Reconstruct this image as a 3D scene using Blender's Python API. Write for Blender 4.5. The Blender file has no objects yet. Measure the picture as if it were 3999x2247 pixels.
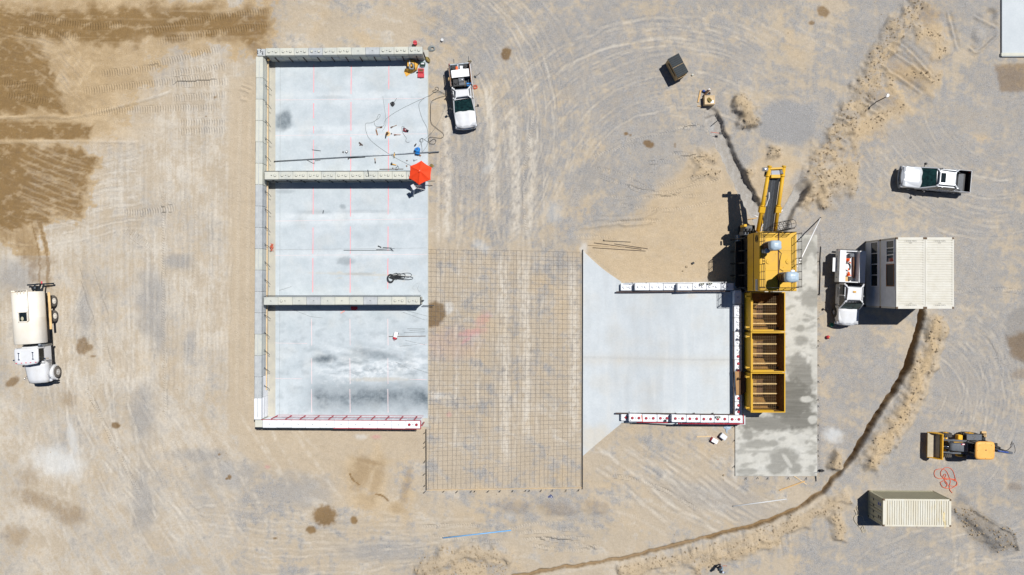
import bpy, math, random
import numpy as np
from mathutils import Vector, Matrix
random.seed(7); RNG = np.random.default_rng(7)
SC = bpy.context.scene
COL = SC.collection
R = math.radians
# ------------------------------------------------------------------ camera
H = 64.0                     # drone height above the yard, metres
S = 42.3                     # photo pixels per metre on the ground
F = S * H
cam = bpy.data.cameras.new('drone_camera'); co = bpy.data.objects.new('drone_camera', cam); COL.objects.link(co)
co.location = (0, 0, H); co.rotation_euler = (0, 0, 0)
cam.sensor_width = 36.0; cam.lens = 36.0 * F / 3999.0
cam.clip_start = 0.5; cam.clip_end = 9000
SC.camera = co
# ------------------------------------------------------------------ sky, sun, exposure
SUN_EL, SUN_AZ = R(64.0), R(40.4)          # azimuth measured from +X towards +Y
wd = bpy.data.worlds.new('World'); SC.world = wd; wd.use_nodes = True
nt = wd.node_tree; bg = nt.nodes['Background']
sky = nt.nodes.new('ShaderNodeTexSky'); sky.sky_type = 'NISHITA'; sky.sun_disc = False
sky.sun_elevation = SUN_EL; sky.sun_rotation = math.pi / 2 - SUN_AZ
sky.altitude = 1500; sky.air_density = 0.8; sky.dust_density = 0.0; sky.ozone_density = 5.0
nt.links.new(sky.outputs[0], bg.inputs[0]); bg.inputs[1].default_value = 0.055
sl = bpy.data.lights.new('sun', 'SUN'); sl.energy = 5.0; sl.angle = R(0.5); sl.color = (1.0, 0.975, 0.94)
so = bpy.data.objects.new('sun', sl); COL.objects.link(so); so.location = (20, 17, 60)
sd = Vector((math.cos(SUN_EL) * math.cos(SUN_AZ), math.cos(SUN_EL) * math.sin(SUN_AZ), math.sin(SUN_EL)))
so.rotation_euler = sd.to_track_quat('Z', 'Y').to_euler()
SC.view_settings.view_transform = 'Standard'; SC.view_settings.look = 'None'
SC.view_settings.exposure = 0.07; SC.view_settings.gamma = 1.0
SC.view_settings.use_curve_mapping = False

# ------------------------------------------------------------------ helpers
def W(px, py, z=0.0):
    """photo pixel of a point at height z -> world position"""
    return Vector(((px - 2000.0) / F * (H - z), -(py - 1123.5) / F * (H - z), z))

def mat(name, col, rough=0.8, metal=0.0, var=0.12, scale=3.0, bump=0.0, col2=None, spec=0.4, trans=0.0, detail=6.0, stretch=None, bscale=None):
    m = bpy.data.materials.new(name); m.use_nodes = True
    n = m.node_tree.nodes; l = m.node_tree.links; b = n['Principled BSDF']
    b.inputs['Roughness'].default_value = rough; b.inputs['Metallic'].default_value = metal
    b.inputs['Specular IOR Level'].default_value = spec
    if trans: b.inputs['Transmission Weight'].default_value = trans
    tc = n.new('ShaderNodeTexCoord'); src = tc.outputs['Object']
    if stretch:
        mp = n.new('ShaderNodeMapping'); mp.inputs['Scale'].default_value = stretch
        l.new(src, mp.inputs[0]); src = mp.outputs[0]
    no = n.new('ShaderNodeTexNoise'); no.inputs['Scale'].default_value = scale; no.inputs['Detail'].default_value = detail
    no.inputs['Roughness'].default_value = 0.65
    l.new(src, no.inputs['Vector'])
    rp = n.new('ShaderNodeValToRGB'); rp.color_ramp.elements[0].position = 0.32; rp.color_ramp.elements[1].position = 0.68
    c2 = col2 if col2 else [max(0, c * (1 - var)) for c in col]
    c1 = col if col2 else [min(1, c * (1 + var)) for c in col]
    rp.color_ramp.elements[0].color = (*c2, 1); rp.color_ramp.elements[1].color = (*c1, 1)
    l.new(no.outputs[0], rp.inputs[0]); l.new(rp.outputs[0], b.inputs['Base Color'])
    if bump:
        bp = n.new('ShaderNodeBump'); bp.inputs['Strength'].default_value = min(1, bump); bp.inputs['Distance'].default_value = 0.02
        src2 = no
        if bscale:
            src2 = n.new('ShaderNodeTexNoise'); src2.inputs['Scale'].default_value = bscale; src2.inputs['Detail'].default_value = 4
            l.new(src, src2.inputs['Vector'])
        l.new(src2.outputs[0], bp.inputs['Height']); l.new(bp.outputs[0], b.inputs['Normal'])
    return m

class MB:
    """collects shapes, build() links them as ONE mesh object"""
    def __init__(s): s.v = []; s.f = []; s.sm = []
    def add(s, vs, fs, sm=False):
        o = len(s.v); s.v += [tuple(p) for p in vs]; s.f += [tuple(i + o for i in f) for f in fs]; s.sm += [sm] * len(fs); return s
    def box(s, x0, x1, y0, y1, z0, z1, c=0.0, M=None):
        if x1 < x0: x0, x1 = x1, x0
        if y1 < y0: y0, y1 = y1, y0
        if c <= 0:
            vs = [(x, y, z) for z in (z0, z1) for y in (y0, y1) for x in (x0, x1)]
            fs = [(0, 2, 3, 1), (4, 5, 7, 6), (0, 1, 5, 4), (2, 6, 7, 3), (0, 4, 6, 2), (1, 3, 7, 5)]
        else:
            c = min(c, .49 * (x1 - x0), .49 * (y1 - y0), .49 * (z1 - z0))
            vs = []; idx = {}
            for a in (0, 1):
                for b in (0, 1):
                    for d in (0, 1):
                        X = (x0, x1)[a]; Y = (y0, y1)[b]; Z = (z0, z1)[d]
                        ix = X + c * (1 - 2 * a); iy = Y + c * (1 - 2 * b); iz = Z + c * (1 - 2 * d)
                        for k, p in enumerate(((X, iy, iz), (ix, Y, iz), (ix, iy, Z))):
                            idx[a, b, d, k] = len(vs); vs.append(p)
            I = idx; fs = []
            for a in (0, 1):
                q = [I[a, 0, 0, 0], I[a, 1, 0, 0], I[a, 1, 1, 0], I[a, 0, 1, 0]]; fs.append(q if a else q[::-1])
                q = [I[0, a, 0, 1], I[0, a, 1, 1], I[1, a, 1, 1], I[1, a, 0, 1]]; fs.append(q if a else q[::-1])
                q = [I[0, 0, a, 2], I[1, 0, a, 2], I[1, 1, a, 2], I[0, 1, a, 2]]; fs.append(q if a else q[::-1])
            for a in (0, 1):
                for b in (0, 1):
                    fs.append([I[a, b, 0, 0], I[a, b, 1, 0], I[a, b, 1, 1], I[a, b, 0, 1]])
                    fs.append([I[a, 0, b, 0], I[a, 1, b, 0], I[a, 1, b, 2], I[a, 0, b, 2]])
                    fs.append([I[0, a, b, 1], I[1, a, b, 1], I[1, a, b, 2], I[0, a, b, 2]])
            for a in (0, 1):
                for b in (0, 1):
                    for d in (0, 1): fs.append([I[a, b, d, 0], I[a, b, d, 1], I[a, b, d, 2]])
        if M is not None: vs = [M @ Vector(p) for p in vs]
        return s.add(vs, fs)
    def obox(s, p0, p1, w, h, c=0.0, up=(0, 0, 1)):
        """box beam from p0 to p1 (axis), width w sideways, height h"""
        p0 = Vector(p0); p1 = Vector(p1); d = p1 - p0; L = d.length; x = d.normalized(); u = Vector(up)
        y = u.cross(x)
        if y.length < 1e-4: y = Vector((0, 1, 0)).cross(x)
        y.normalize(); z = x.cross(y)
        M = Matrix((x, y, z)).transposed().to_4x4(); M.translation = p0
        return s.box(0, L, -w / 2, w / 2, -h / 2, h / 2, c, M)
    def cyl(s, p0, p1, r0, r1=None, n=12, sm=True):
        r1 = r0 if r1 is None else r1
        p0 = Vector(p0); p1 = Vector(p1); d = (p1 - p0).normalized()
        a = d.orthogonal().normalized(); b = d.cross(a)
        vs = []
        for p, r in ((p0, r0), (p1, r1)):
            for i in range(n):
                t = 2 * math.pi * i / n; vs.append(p + a * (math.cos(t) * r) + b * (math.sin(t) * r))
        s.add(vs, [(i, (i + 1) % n, n + (i + 1) % n, n + i) for i in range(n)], sm)
        o = len(s.v) - 2 * n
        s.f += [tuple(o + i for i in range(n))[::-1], tuple(o + n + i for i in range(n))]; s.sm += [False, False]
        return s
    def tube(s, pts, r, n=6, closed=False):
        pts = [Vector(p) for p in pts]; m = len(pts); vs = []; prev = None
        for i, p in enumerate(pts):
            a = pts[i - 1] if (i > 0 or closed) else p; b = pts[(i + 1) % m] if (i < m - 1 or closed) else p
            d = (b - a).normalized()
            if prev is None: q = d.orthogonal().normalized()
            else:
                q = prev - d * prev.dot(d); q = q.normalized() if q.length > 1e-5 else d.orthogonal().normalized()
            prev = q; w = d.cross(q)
            for k in range(n):
                t = 2 * math.pi * k / n; vs.append(p + q * (math.cos(t) * r) + w * (math.sin(t) * r))
        fs = []
        for i in range(m if closed else m - 1):
            for k in range(n):
                a = i * n + k; b = i * n + (k + 1) % n; j = (i + 1) % m
                fs.append((a, b, j * n + (k + 1) % n, j * n + k))
        if not closed: fs += [tuple(range(n))[::-1], tuple((m - 1) * n + k for k in range(n))]
        return s.add(vs, fs, True)
    def loft(s, rings, caps=True, sm=False, closed=True):
        n = len(rings[0]); vs = [p for r in rings for p in r]; fs = []
        for i in range(len(rings) - 1):
            for k in range(n if closed else n - 1):
                fs.append((i * n + k, i * n + (k + 1) % n, (i + 1) * n + (k + 1) % n, (i + 1) * n + k))
        s.add(vs, fs, sm)
        if caps:
            o = len(s.v) - len(vs); m = len(rings) - 1
            s.f += [tuple(o + k for k in range(n))[::-1], tuple(o + m * n + k for k in range(n))]; s.sm += [False, False]
        return s
    def prism(s, poly, a0, a1, ax='z'):
        def P(u, v, a): return (u, v, a) if ax == 'z' else ((u, a, v) if ax == 'y' else (a, u, v))
        n = len(poly)
        return s.add([P(u, v, a) for a in (a0, a1) for u, v in poly],
                     [tuple(range(n))[::-1], tuple(range(n, 2 * n))] + [(i, (i + 1) % n, n + (i + 1) % n, n + i) for i in range(n)])
    def ball(s, c, rx, ry=None, rz=None, n=12, m=7):
        ry = rx if ry is None else ry; rz = rx if rz is None else rz; c = Vector(c); vs = []; fs = []
        for j in range(m + 1):
            ph = -math.pi / 2 + math.pi * j / m
            for i in range(n):
                t = 2 * math.pi * i / n
                vs.append((c.x + rx * math.cos(ph) * math.cos(t), c.y + ry * math.cos(ph) * math.sin(t), c.z + rz * math.sin(ph)))
        for j in range(m):
            for i in range(n): fs.append((j * n + i, j * n + (i + 1) % n, (j + 1) * n + (i + 1) % n, (j + 1) * n + i))
        return s.add(vs, fs, True)
    def mesh(s, name, loc=(0, 0, 0)):
        me = bpy.data.meshes.new(name); l = Vector(loc)
        me.from_pydata([(p[0] - l.x, p[1] - l.y, p[2] - l.z) for p in s.v], [], s.f)
        if any(s.sm): me.polygons.foreach_set('use_smooth', s.sm)
        import bmesh
        bm = bmesh.new(); bm.from_mesh(me); bmesh.ops.remove_doubles(bm, verts=bm.verts, dist=1e-5); bmesh.ops.recalc_face_normals(bm, faces=bm.faces); bm.to_mesh(me); bm.free()
        return me
    def build(s, name, m, parent=None, label=None, cat=None, group=None, kind=None):
        if parent is None:      # a thing of one mesh: its origin goes to its base
            xs = [p[0] for p in s.v]; ys = [p[1] for p in s.v]; zs = [p[2] for p in s.v]
            loc = Vector(((min(xs) + max(xs)) / 2, (min(ys) + max(ys)) / 2, min(zs)))
        else: loc = parent.location.copy() if parent in WORLD else Vector((0, 0, 0))
        o = bpy.data.objects.new(name, s.mesh(name, loc)); COL.objects.link(o); o.data.materials.append(m)
        if parent is None: o.location = loc
        else:
            o.parent = parent
            if parent in WORLD: WORLD.add(o); OFFS[o.name] = loc
        return tag(o, label, cat, group, kind)
WORLD = set(); OFFS = {}
def sub(mb, name, m, part):
    """sub-part of a part; same coordinates as the part's own"""
    loc = OFFS.get(part.name, Vector((0, 0, 0)))
    o = bpy.data.objects.new(name, mb.mesh(name, loc)); COL.objects.link(o); o.data.materials.append(m); o.parent = part
    return o
def tag(o, label=None, cat=None, group=None, kind=None):
    if label: o['label'] = label
    if cat: o['category'] = cat
    if group: o['group'] = group
    if kind: o['kind'] = kind
    return o
def thing(name, loc, label, cat, rz=0.0, group=None, world=False):
    """an Empty at the thing's base; world=True: its parts are given in world coordinates"""
    o = bpy.data.objects.new(name, None); COL.objects.link(o); o.location = loc; o.rotation_euler = (0, 0, rz); o.empty_display_size = .3
    if world: WORLD.add(o)
    return tag(o, label, cat, group)
def put(mesh, name, parent, loc=(0, 0, 0), rz=0.0, m=None):
    """a part that shares mesh data"""
    o = bpy.data.objects.new(name, mesh); COL.objects.link(o); o.parent = parent; o.location = loc; o.rotation_euler = (0, 0, rz)
    if m and not mesh.materials: mesh.materials.append(m)
    return o
def smooth_path(pts, k=6, jit=0.0):
    """Catmull-Rom through points"""
    P = [Vector(p) for p in pts]; P = [P[0] * 2 - P[1]] + P + [P[-1] * 2 - P[-2]]; out = []
    for i in range(1, len(P) - 2):
        a, b, c, d = P[i - 1:i + 3]
        for j in range(k):
            t = j / k
            out.append(.5 * ((2 * b) + (c - a) * t + (2 * a - 5 * b + 4 * c - d) * t * t + (3 * b - a - 3 * c + d) * t ** 3))
    out.append(P[-2])
    return out
def hose(pxs, r, z=0.0, k=6):
    return smooth_path([W(x, y, z + r) for x, y in pxs], k)
# ------------------------------------------------------------------ materials
MT = {}
MT['white_paint'] = mat('white_paint', (.73, .745, .77), .6, var=.06, scale=2.5, bump=.15, bscale=30, spec=.2)
MT['concrete_block'] = mat('concrete_block', (.54, .54, .475), .9, col2=(.42, .44, .41), scale=1.6, bump=.35, bscale=22)
MT['concrete_pale'] = mat('concrete_pale', (.58, .57, .48), .9, col2=(.48, .49, .44), scale=1.3, bump=.35, bscale=22)
MT['concrete_grey'] = mat('concrete_grey', (.47, .49, .49), .9, col2=(.35, .37, .38), scale=1.9, bump=.35, bscale=22)
MT['concrete_foot'] = mat('concrete_foot', (.45, .43, .36), .9, col2=(.37, .36, .32), scale=1.1, bump=.3, bscale=18)
MT['red_paint'] = mat('red_paint', (.36, .018, .035), .45, var=.2, scale=5)
MT['steel_dark'] = mat('steel_dark', (.035, .045, .055), .5, .6, var=.35, scale=4)
MT['steel_rust'] = mat('steel_rust', (.11, .075, .06), .8, .2, col2=(.055, .045, .045), scale=3)
MT['steel_grey'] = mat('steel_grey', (.30, .33, .36), .42, .7, var=.25, scale=4)
MT['rebar'] = mat('rebar', (.20, .195, .20), .8, .2, col2=(.26, .215, .19), scale=1.5, spec=.2)
MT['yellow'] = mat('yellow_machine', (.66, .375, .008), .5, col2=(.54, .315, .035), scale=.7, bump=.05, bscale=8, spec=.25)
MT['yellow_b'] = mat('yellow_backhoe', (.74, .39, .015), .45, var=.12, scale=2)
MT['orange_roof'] = mat('orange_roof', (.82, .42, .10), .5, col2=(.72, .35, .075), scale=2.0)
MT['hopper_in'] = mat('hopper_dusty', (.33, .185, .06), .85, col2=(.19, .10, .033), scale=2.2, spec=.1)
MT['screen'] = mat('screen_bars', (.55, .39, .18), .7, var=.2, scale=5, spec=.2)
MT['belt'] = mat('belt_rubber', (.045, .048, .052), .85, var=.2, scale=6)
MT['rubber'] = mat('rubber', (.030, .030, .032), .85, col2=(.055, .05, .045), scale=5)
MT['rubber_dusty'] = mat('rubber_dusty', (.17, .15, .125), .9, col2=(.09, .085, .08), scale=5)
MT['black'] = mat('black_plastic', (.018, .018, .02), .55, var=.3, scale=6)
MT['black_steel'] = mat('black_steel', (.02, .021, .023), .45, .2, var=.3, scale=6)
MT['grey_plastic'] = mat('grey_plastic', (.10, .11, .125), .6, var=.2, scale=6)
MT['car_white'] = mat('car_white', (.64, .66, .69), .32, col2=(.59, .59, .585), scale=1.5, spec=.4)
MT['car_silver'] = mat('car_silver', (.60, .62, .645), .28, .2, var=.03, scale=1.5)
MT['tank_white'] = mat('tank_white', (.80, .785, .73), .6, col2=(.76, .69, .57), scale=.45, detail=8, spec=.2)
MT['dusty_tan'] = mat('dusty_tan', (.62, .42, .20), .8, var=.2, scale=3)
MT['chrome'] = mat('chrome', (.75, .76, .78), .12, 1.0, var=.02)
MT['alu'] = mat('aluminium', (.62, .63, .64), .38, .8, var=.12, scale=5)
MT['glass_dark'] = mat('glass_dark', (.012, .018, .02), .06, var=.1, spec=.6)
MT['glass_green'] = mat('glass_green', (.016, .055, .052), .07, col2=(.006, .012, .014), scale=4.5, spec=.5)
MT['glass_win'] = mat('glass_window', (.02, .028, .035), .08, var=.3, scale=2, spec=.5)
MT['tarp'] = mat('tarp_blue_grey', (.36, .45, .53), .35, var=.12, scale=6, bump=.5, bscale=7)
MT['cream'] = mat('cream_paint', (.60, .585, .525), .6, col2=(.54, .515, .44), scale=1.5, spec=.2)
MT['cream_d'] = mat('cream_paint_worn', (.61, .60, .53), .6, col2=(.54, .49, .37), scale=1.0, stretch=(3, .5, 1), spec=.2)
MT['olive'] = mat('olive_paint', (.42, .40, .28), .6, var=.08, scale=2)
MT['slate'] = mat('slate_siding', (.64, .67, .71), .6, var=.08, scale=2)
MT['brown_corner'] = mat('corner_casting', (.13, .085, .05), .8, var=.25)
MT['wood'] = mat('lumber', (.55, .35, .15), .8, var=.15, scale=2, stretch=(1, 8, 8))
MT['wood_pale'] = mat('pale_lumber', (.58, .44, .27), .8, var=.12, scale=2, spec=.1)
MT['wood_brown'] = mat('brown_wood', (.22, .11, .055), .8, var=.2, scale=3)
MT['orange'] = mat('umbrella_cloth', (.80, .055, .008), .75, var=.07, scale=3)
MT['hose_orange'] = mat('hose_orange', (.62, .12, .06), .6, var=.1)
MT['hose_black'] = mat('hose_black', (.03, .033, .036), .7, var=.2)
MT['hose_grey'] = mat('hose_grey', (.20, .22, .22), .7, var=.1)
MT['blue'] = mat('blue_plastic', (.012, .20, .56), .4, var=.1)
MT['blue_pipe'] = mat('blue_pipe', (.16, .38, .66), .4, var=.08)
MT['grey_pipe'] = mat('grey_pipe', (.55, .56, .56), .5, var=.1)
MT['white_plastic'] = mat('white_plastic', (.80, .80, .80), .45, var=.04)
MT['red_plastic'] = mat('red_plastic', (.50, .035, .05), .5, var=.15, scale=8)
MT['green'] = mat('green_plastic', (.02, .19, .10), .5, var=.15)
MT['khaki'] = mat('khaki_canvas', (.24, .18, .055), .9, var=.25, scale=9, bump=.4)
MT['tarp_yellow'] = mat('yellow_cloth', (.66, .36, .06), .85, var=.2, scale=4, bump=.5, bscale=5)
MT['rust_brown'] = mat('rusty_plate', (.15, .07, .03), .8, col2=(.08, .042, .025), scale=4)
MT['cone'] = mat('cone_orange', (.85, .12, .015), .55, var=.05)
MT['skin'] = mat('skin', (.42, .19, .12), .6, var=.06, scale=9)
MT['shirt'] = mat('shirt_grey_blue', (.20, .27, .32), .85, var=.12, scale=9)
MT['jeans'] = mat('dark_trousers', (.035, .05, .075), .9, var=.2, scale=9)
MT['hair'] = mat('hair_brown', (.05, .025, .018), .8, var=.2)
MT['cap'] = mat('cap_grey', (.45, .50, .60), .8, var=.1)
MT['rope'] = mat('strap_tan', (.50, .44, .33), .85, var=.2)
MT['lid'] = mat('dumpster_lid', (.016, .024, .030), .5, var=.2, scale=4, spec=.12)
MT['dump_tan'] = mat('dumpster_tan', (.46, .33, .17), .6, col2=(.38, .26, .12), scale=2)
MT['decal_red'] = mat('decal_red', (.65, .03, .08), .5, var=.05)
MT['decal_dark'] = mat('decal_dark', (.05, .05, .055), .6, var=.1)
MT['decal_blue'] = mat('decal_blue', (.04, .08, .30), .6, var=.1)
MT['pink_paint'] = mat('pink_marking', (.80, .22, .26), .8, col2=(.78, .36, .38), scale=1.1)
MT['pink_faint'] = mat('faint_pink_marking', (.74, .50, .50), .8, col2=(.66, .60, .60), scale=1.1)
MT['joint'] = mat('joint_grey', (.30, .32, .33), .9, var=.2)  # flat grey for the saw cuts and the sprayed mark
MT['tail'] = mat('tail_lamp', (.35, .01, .01), .3, var=.05)
MT['head'] = mat('head_lamp', (.55, .57, .60), .12, var=.05, spec=.6)
MT['bucket_in'] = mat('bucket_soil', (.40, .345, .25), .85, var=.15, scale=4)
MT['decal_blue2'] = mat('blue_tile', (.06, .075, .16), .6, var=.1)
MT['screen_wire'] = mat('dark_wire', (.22, .16, .09), .7, var=.2, spec=.2)
MT['stone'] = mat('stone', (.42, .335, .225), .9, col2=(.27, .205, .13), scale=1.0)
MT['plate_brown'] = mat('inner_brown', (.35, .20, .085), .8, var=.12, scale=4)
# ------------------------------------------------------------------ the ground: one sculpted sheet out to the horizon
def lattice(n, seed):
    t = np.random.default_rng(seed).random((n, n)) * 2 * math.pi; return np.stack([np.cos(t), np.sin(t)]).astype(np.float32)
LT = [lattice(128, 100 + i) for i in range(24)]
def vnoise(x, y, seed=0):
    """gradient noise, about 0..1"""
    L = LT[seed % 24]; xf = np.floor(x); yf = np.floor(y); fx = (x - xf).astype(np.float32); fy = (y - yf).astype(np.float32)
    xi = xf.astype(np.int32) & 127; yi = yf.astype(np.int32) & 127; x1 = (xi + 1) & 127; y1 = (yi + 1) & 127
    u = fx * fx * fx * (fx * (fx * 6 - 15) + 10); v = fy * fy * fy * (fy * (fy * 6 - 15) + 10); gx_, gy_ = L
    a = gx_[yi, xi] * fx + gy_[yi, xi] * fy; b = gx_[yi, x1] * (fx - 1) + gy_[yi, x1] * fy
    c = gx_[y1, xi] * fx + gy_[y1, xi] * (fy - 1); d = gx_[y1, x1] * (fx - 1) + gy_[y1, x1] * (fy - 1)
    a = a + (b - a) * u; c = c + (d - c) * u
    return .5 + .62 * (a + (c - a) * v)
def fbm(x, y, o=4, seed=0, g=0.5):
    s = 0; a = 1; t = 0; x = x.astype(np.float32); y = y.astype(np.float32)
    for i in range(o):
        s = s + a * vnoise(x + 17.3 * i, y + 9.1 * i, seed + i); t += a; a *= g
        x, y = 1.62 * x + 1.18 * y, -1.18 * x + 1.62 * y          # turn every octave so that no grid shows
    return s / t
def sst(a, b, x):
    t = np.clip((x - a) / (b - a), 0, 1); return t * t * (3 - 2 * t)

STEP = 0.1
dx = np.arange(-49.5, 49.51, STEP); dy = np.arange(-28.6, 28.61, STEP)
ext = np.array([1.0, 3, 7, 15, 35, 90, 250, 700, 2000, 4200])
GX = np.concatenate([-49.5 - ext[::-1], dx, 49.5 + ext]); GY = np.concatenate([-28.6 - ext[::-1], dy, 28.6 + ext])
XX, YY = np.meshgrid(GX, GY)
PX = (2000 + XX * S).astype(np.float32); PY = (1123.5 - YY * S).astype(np.float32)
NYv, NXv = PX.shape
colpx = PX[0]; rowpx = PY[:, 0]          # rowpx decreases with index
Z0 = lambda: np.zeros(PX.shape, np.float32)
wet, grav, och, pale, pink, lime, dark, rough = [Z0() for _ in range(8)]
HT = Z0(); TU = Z0(); TM = Z0(); TV = Z0()
def sl(x0, y0, x1, y1):
    i0 = np.searchsorted(colpx, x0); i1 = np.searchsorted(colpx, x1)
    j0 = np.searchsorted(-rowpx, -y1); j1 = np.searchsorted(-rowpx, -y0)
    return slice(max(0, j0), max(1, j1)), slice(max(0, i0), max(1, i1))
def blob(A, cx, cy, rx, ry, amt=1.0, rot=0.0, edge=.35, nz=.5, ns=40, seed=3, mode='max', pw=1.0):
    m = max(rx, ry) * 1.9; q = sl(cx - m, cy - m, cx + m, cy + m); x = PX[q] - cx; y = PY[q] - cy
    if x.size == 0: return
    c, s_ = math.cos(rot), math.sin(rot); u = (x * c + y * s_) / rx; v = (-x * s_ + y * c) / ry
    d = np.sqrt(u * u + v * v) + (fbm(PX[q] / ns, PY[q] / ns, 4, seed) - .5) * 2 * nz
    k = (1 - sst(1 - edge, 1 + edge, d)) ** pw * amt
    if mode == 'max': A[q] = np.maximum(A[q], k)
    elif mode == 'add': A[q] += k
    else: A[q] *= (1 - k)
def poly_mask(pts, edge=14, nz=30, ns=40, seed=5):
    xs = [p[0] for p in pts]; ys = [p[1] for p in pts]; m = edge + nz + 10
    q = sl(min(xs) - m, min(ys) - m, max(xs) + m, max(ys) + m)
    x = PX[q] + (fbm(PX[q] / ns, PY[q] / ns, 4, seed) - .5) * 2 * nz; y = PY[q] + (fbm(PX[q] / ns + 31, PY[q] / ns + 7, 4, seed + 1) - .5) * 2 * nz
    inside = np.zeros(x.shape, bool); dist = np.full(x.shape, 1e9, np.float32); n = len(pts)
    for i in range(n):
        x0, y0 = pts[i]; x1, y1 = pts[(i + 1) % n]
        if y0 != y1:
            inside ^= ((y0 > y) != (y1 > y)) & (x < (x1 - x0) * (y - y0) / (y1 - y0) + x0)
        ex, ey = x1 - x0, y1 - y0; t = np.clip(((x - x0) * ex + (y - y0) * ey) / (ex * ex + ey * ey + 1e-6), 0, 1)
        dist = np.minimum(dist, np.hypot(x - x0 - t * ex, y - y0 - t * ey))
    sd_ = np.where(inside, dist, -dist)
    return q, sst(-edge, edge, sd_)
def seg(pts, wmax, nz=0.0, ns=40, seed=9):
    """distance to a polyline, length along it, signed side; on the polyline's own slice of the grid"""
    P = [(p.x, p.y) for p in smooth_path([Vector((a, b, 0)) for a, b in pts], 5)] if len(pts) > 2 else pts
    xs = [p[0] for p in P]; ys = [p[1] for p in P]; q = sl(min(xs) - wmax, min(ys) - wmax, max(xs) + wmax, max(ys) + wmax)
    x = PX[q]; y = PY[q]
    if nz: x = x + (fbm(x / ns, y / ns, 3, seed) - .5) * 2 * nz; y = y + (fbm(x / ns + 50, y / ns, 3, seed + 1) - .5) * 2 * nz
    D = np.full(x.shape, 1e9, np.float32); U = np.zeros_like(D); V = np.zeros_like(D); L = 0.0
    for i in range(len(P) - 1):
        x0, y0 = P[i]; x1, y1 = P[i + 1]; ex, ey = x1 - x0, y1 - y0; l2 = ex * ex + ey * ey + 1e-6; ln = math.sqrt(l2)
        t = np.clip(((x - x0) * ex + (y - y0) * ey) / l2, 0, 1); d = np.hypot(x - x0 - t * ex, y - y0 - t * ey)
        sd_ = ((x - x0) * ey - (y - y0) * ex) / ln
        k = d < D; D = np.where(k, d, D); U = np.where(k, L + t * ln, U); V = np.where(k, sd_, V); L += ln
    return q, D, U, V, L
def fade_ends(U, L, f=.12): return sst(0, f * L, U) * (1 - sst((1 - f) * L, L, U))
def tyre(pts, w=20, gauge=0, amt=1.0, depth=.02, chev=1.0, pal=.35, wetc=0.0, wob=8, vee=.9):
    """one wheel mark (or a pair): pressed, lighter dust, lugs done by the shader from TU / TV"""
    for g in ((0,) if not gauge else (-gauge / 2, gauge / 2)):
        q, D, U, V, L = seg(pts, w + abs(g) + 12, wob, 70)
        if D.size == 0: continue
        e = np.abs(V - g); k = (1 - sst(w * .22, w * .58, e)) * fade_ends(U, L) * (D < (abs(g) + w))
        k = k * (.45 + .55 * fbm(PX[q] / 55, PY[q] / 55, 2, 12)) * amt
        b = k * chev > TM[q] * .8
        TM[q] = np.where(b, k * chev, TM[q]); TU[q] = np.where(b, (U + np.abs(V - g) * vee) / S, TU[q])
        TV[q] = np.where(b, (V - g) / w, TV[q])
        pale[q] = np.maximum(pale[q], k * pal); HT[q] -= depth * k
        rim = np.exp(-((e - w * .6) / (w * .18)) ** 2) * fade_ends(U, L) * (D < abs(g) + w * 1.5)
        HT[q] += depth * .3 * rim * amt
        if wetc: wet[q] = np.maximum(wet[q], k * wetc)
# ---- gravel / dust, as regions with their own direction of traffic
n1 = fbm(PX / 260, PY / 260, 5, 1); n2 = fbm(PX / 90, PY / 90, 4, 4)
vst = fbm(PX / 22, PY / 420, 4, 6)                       # streaks running down the photo
ca, sa = math.cos(R(58)), math.sin(R(58)); dg = fbm((PX * ca + PY * sa) / 380, (-PX * sa + PY * ca) / 30, 4, 8)
rr = np.hypot(PX - 2480, PY - 760); aa = np.arctan2(PY - 760, PX - 2480); arc = fbm(rr / 34, aa * 4.2 + rr / 300, 4, 10)
r2 = np.hypot(PX - 1560, PY - 520); a2 = np.arctan2(PY - 520, PX - 1560); arc2 = fbm(r2 / 26, a2 * 3.5, 4, 13)
wl = 1 - sst(880, 1020, PX); wbl = wl * sst(1300, 1750, PY); wc = sst(1650, 1850, PX) * (1 - sst(2900, 3150, PX)) * (1 - sst(820, 1050, PY))
wr = sst(3050, 3300, PX)
n4 = fbm(PX / 12, PY / 12, 3, 14, .7); n3 = fbm(PX / 34, PY / 34, 4, 2, .6)                       # ragged edges of the patches
swirl = fbm((PX * .94 + PY * .34 + 90 * n1) / 210, (-PX * .34 + PY * .94 + 60 * n2) / 40, 5, 18)
strk = wl * (1 - wbl) * vst + wbl * dg + (1 - wl) * (wc * (.55 * arc + .45 * arc2) + (1 - wc) * (.35 * vst + .65 * swirl))
thin = wl * (1 - wbl) * fbm(PX / 7, PY / 190, 3, 5) + wbl * fbm((PX * ca + PY * sa) / 200, (-PX * sa + PY * ca) / 8, 3, 7) + (1 - wl) * (wc * (.5 * fbm(rr / 9, aa * 7, 3, 9) + .5 * fbm(r2 / 8, a2 * 8, 3, 11)) + (1 - wc) * fbm((PX * .94 + PY * .34 + 90 * n1) / 110, (-PX * .34 + PY * .94 + 60 * n2) / 10, 3, 16))
gw = -.10 - .08 * wl + .40 * wc + .42 * wr + .16 * wbl
f = gw + 1.7 * (n1 - .5) + (1.9 - .8 * wl) * (strk - .5) + .9 * (n2 - .5) + 1.1 * (n3 - .5) + (.35 - .22 * wl + .3 * wc) * (thin - .5) + .9 * (n4 - .5)
grav[:] = sst(-.22 - .1 * wl, .42 + .25 * wl, f) * (.70 + .3 * sst(.35, .65, n3)) * (1 - .25 * wl)
fine = fbm(PX / 9, PY / 9, 2, 15)
grav *= (.80 + .5 * fine)
stk2 = wl * (1 - wbl) * fbm(PX / 13, PY / 300, 4, 3) + wbl * dg + (1 - wl) * (wc * arc2 + (1 - wc) * swirl)
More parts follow.
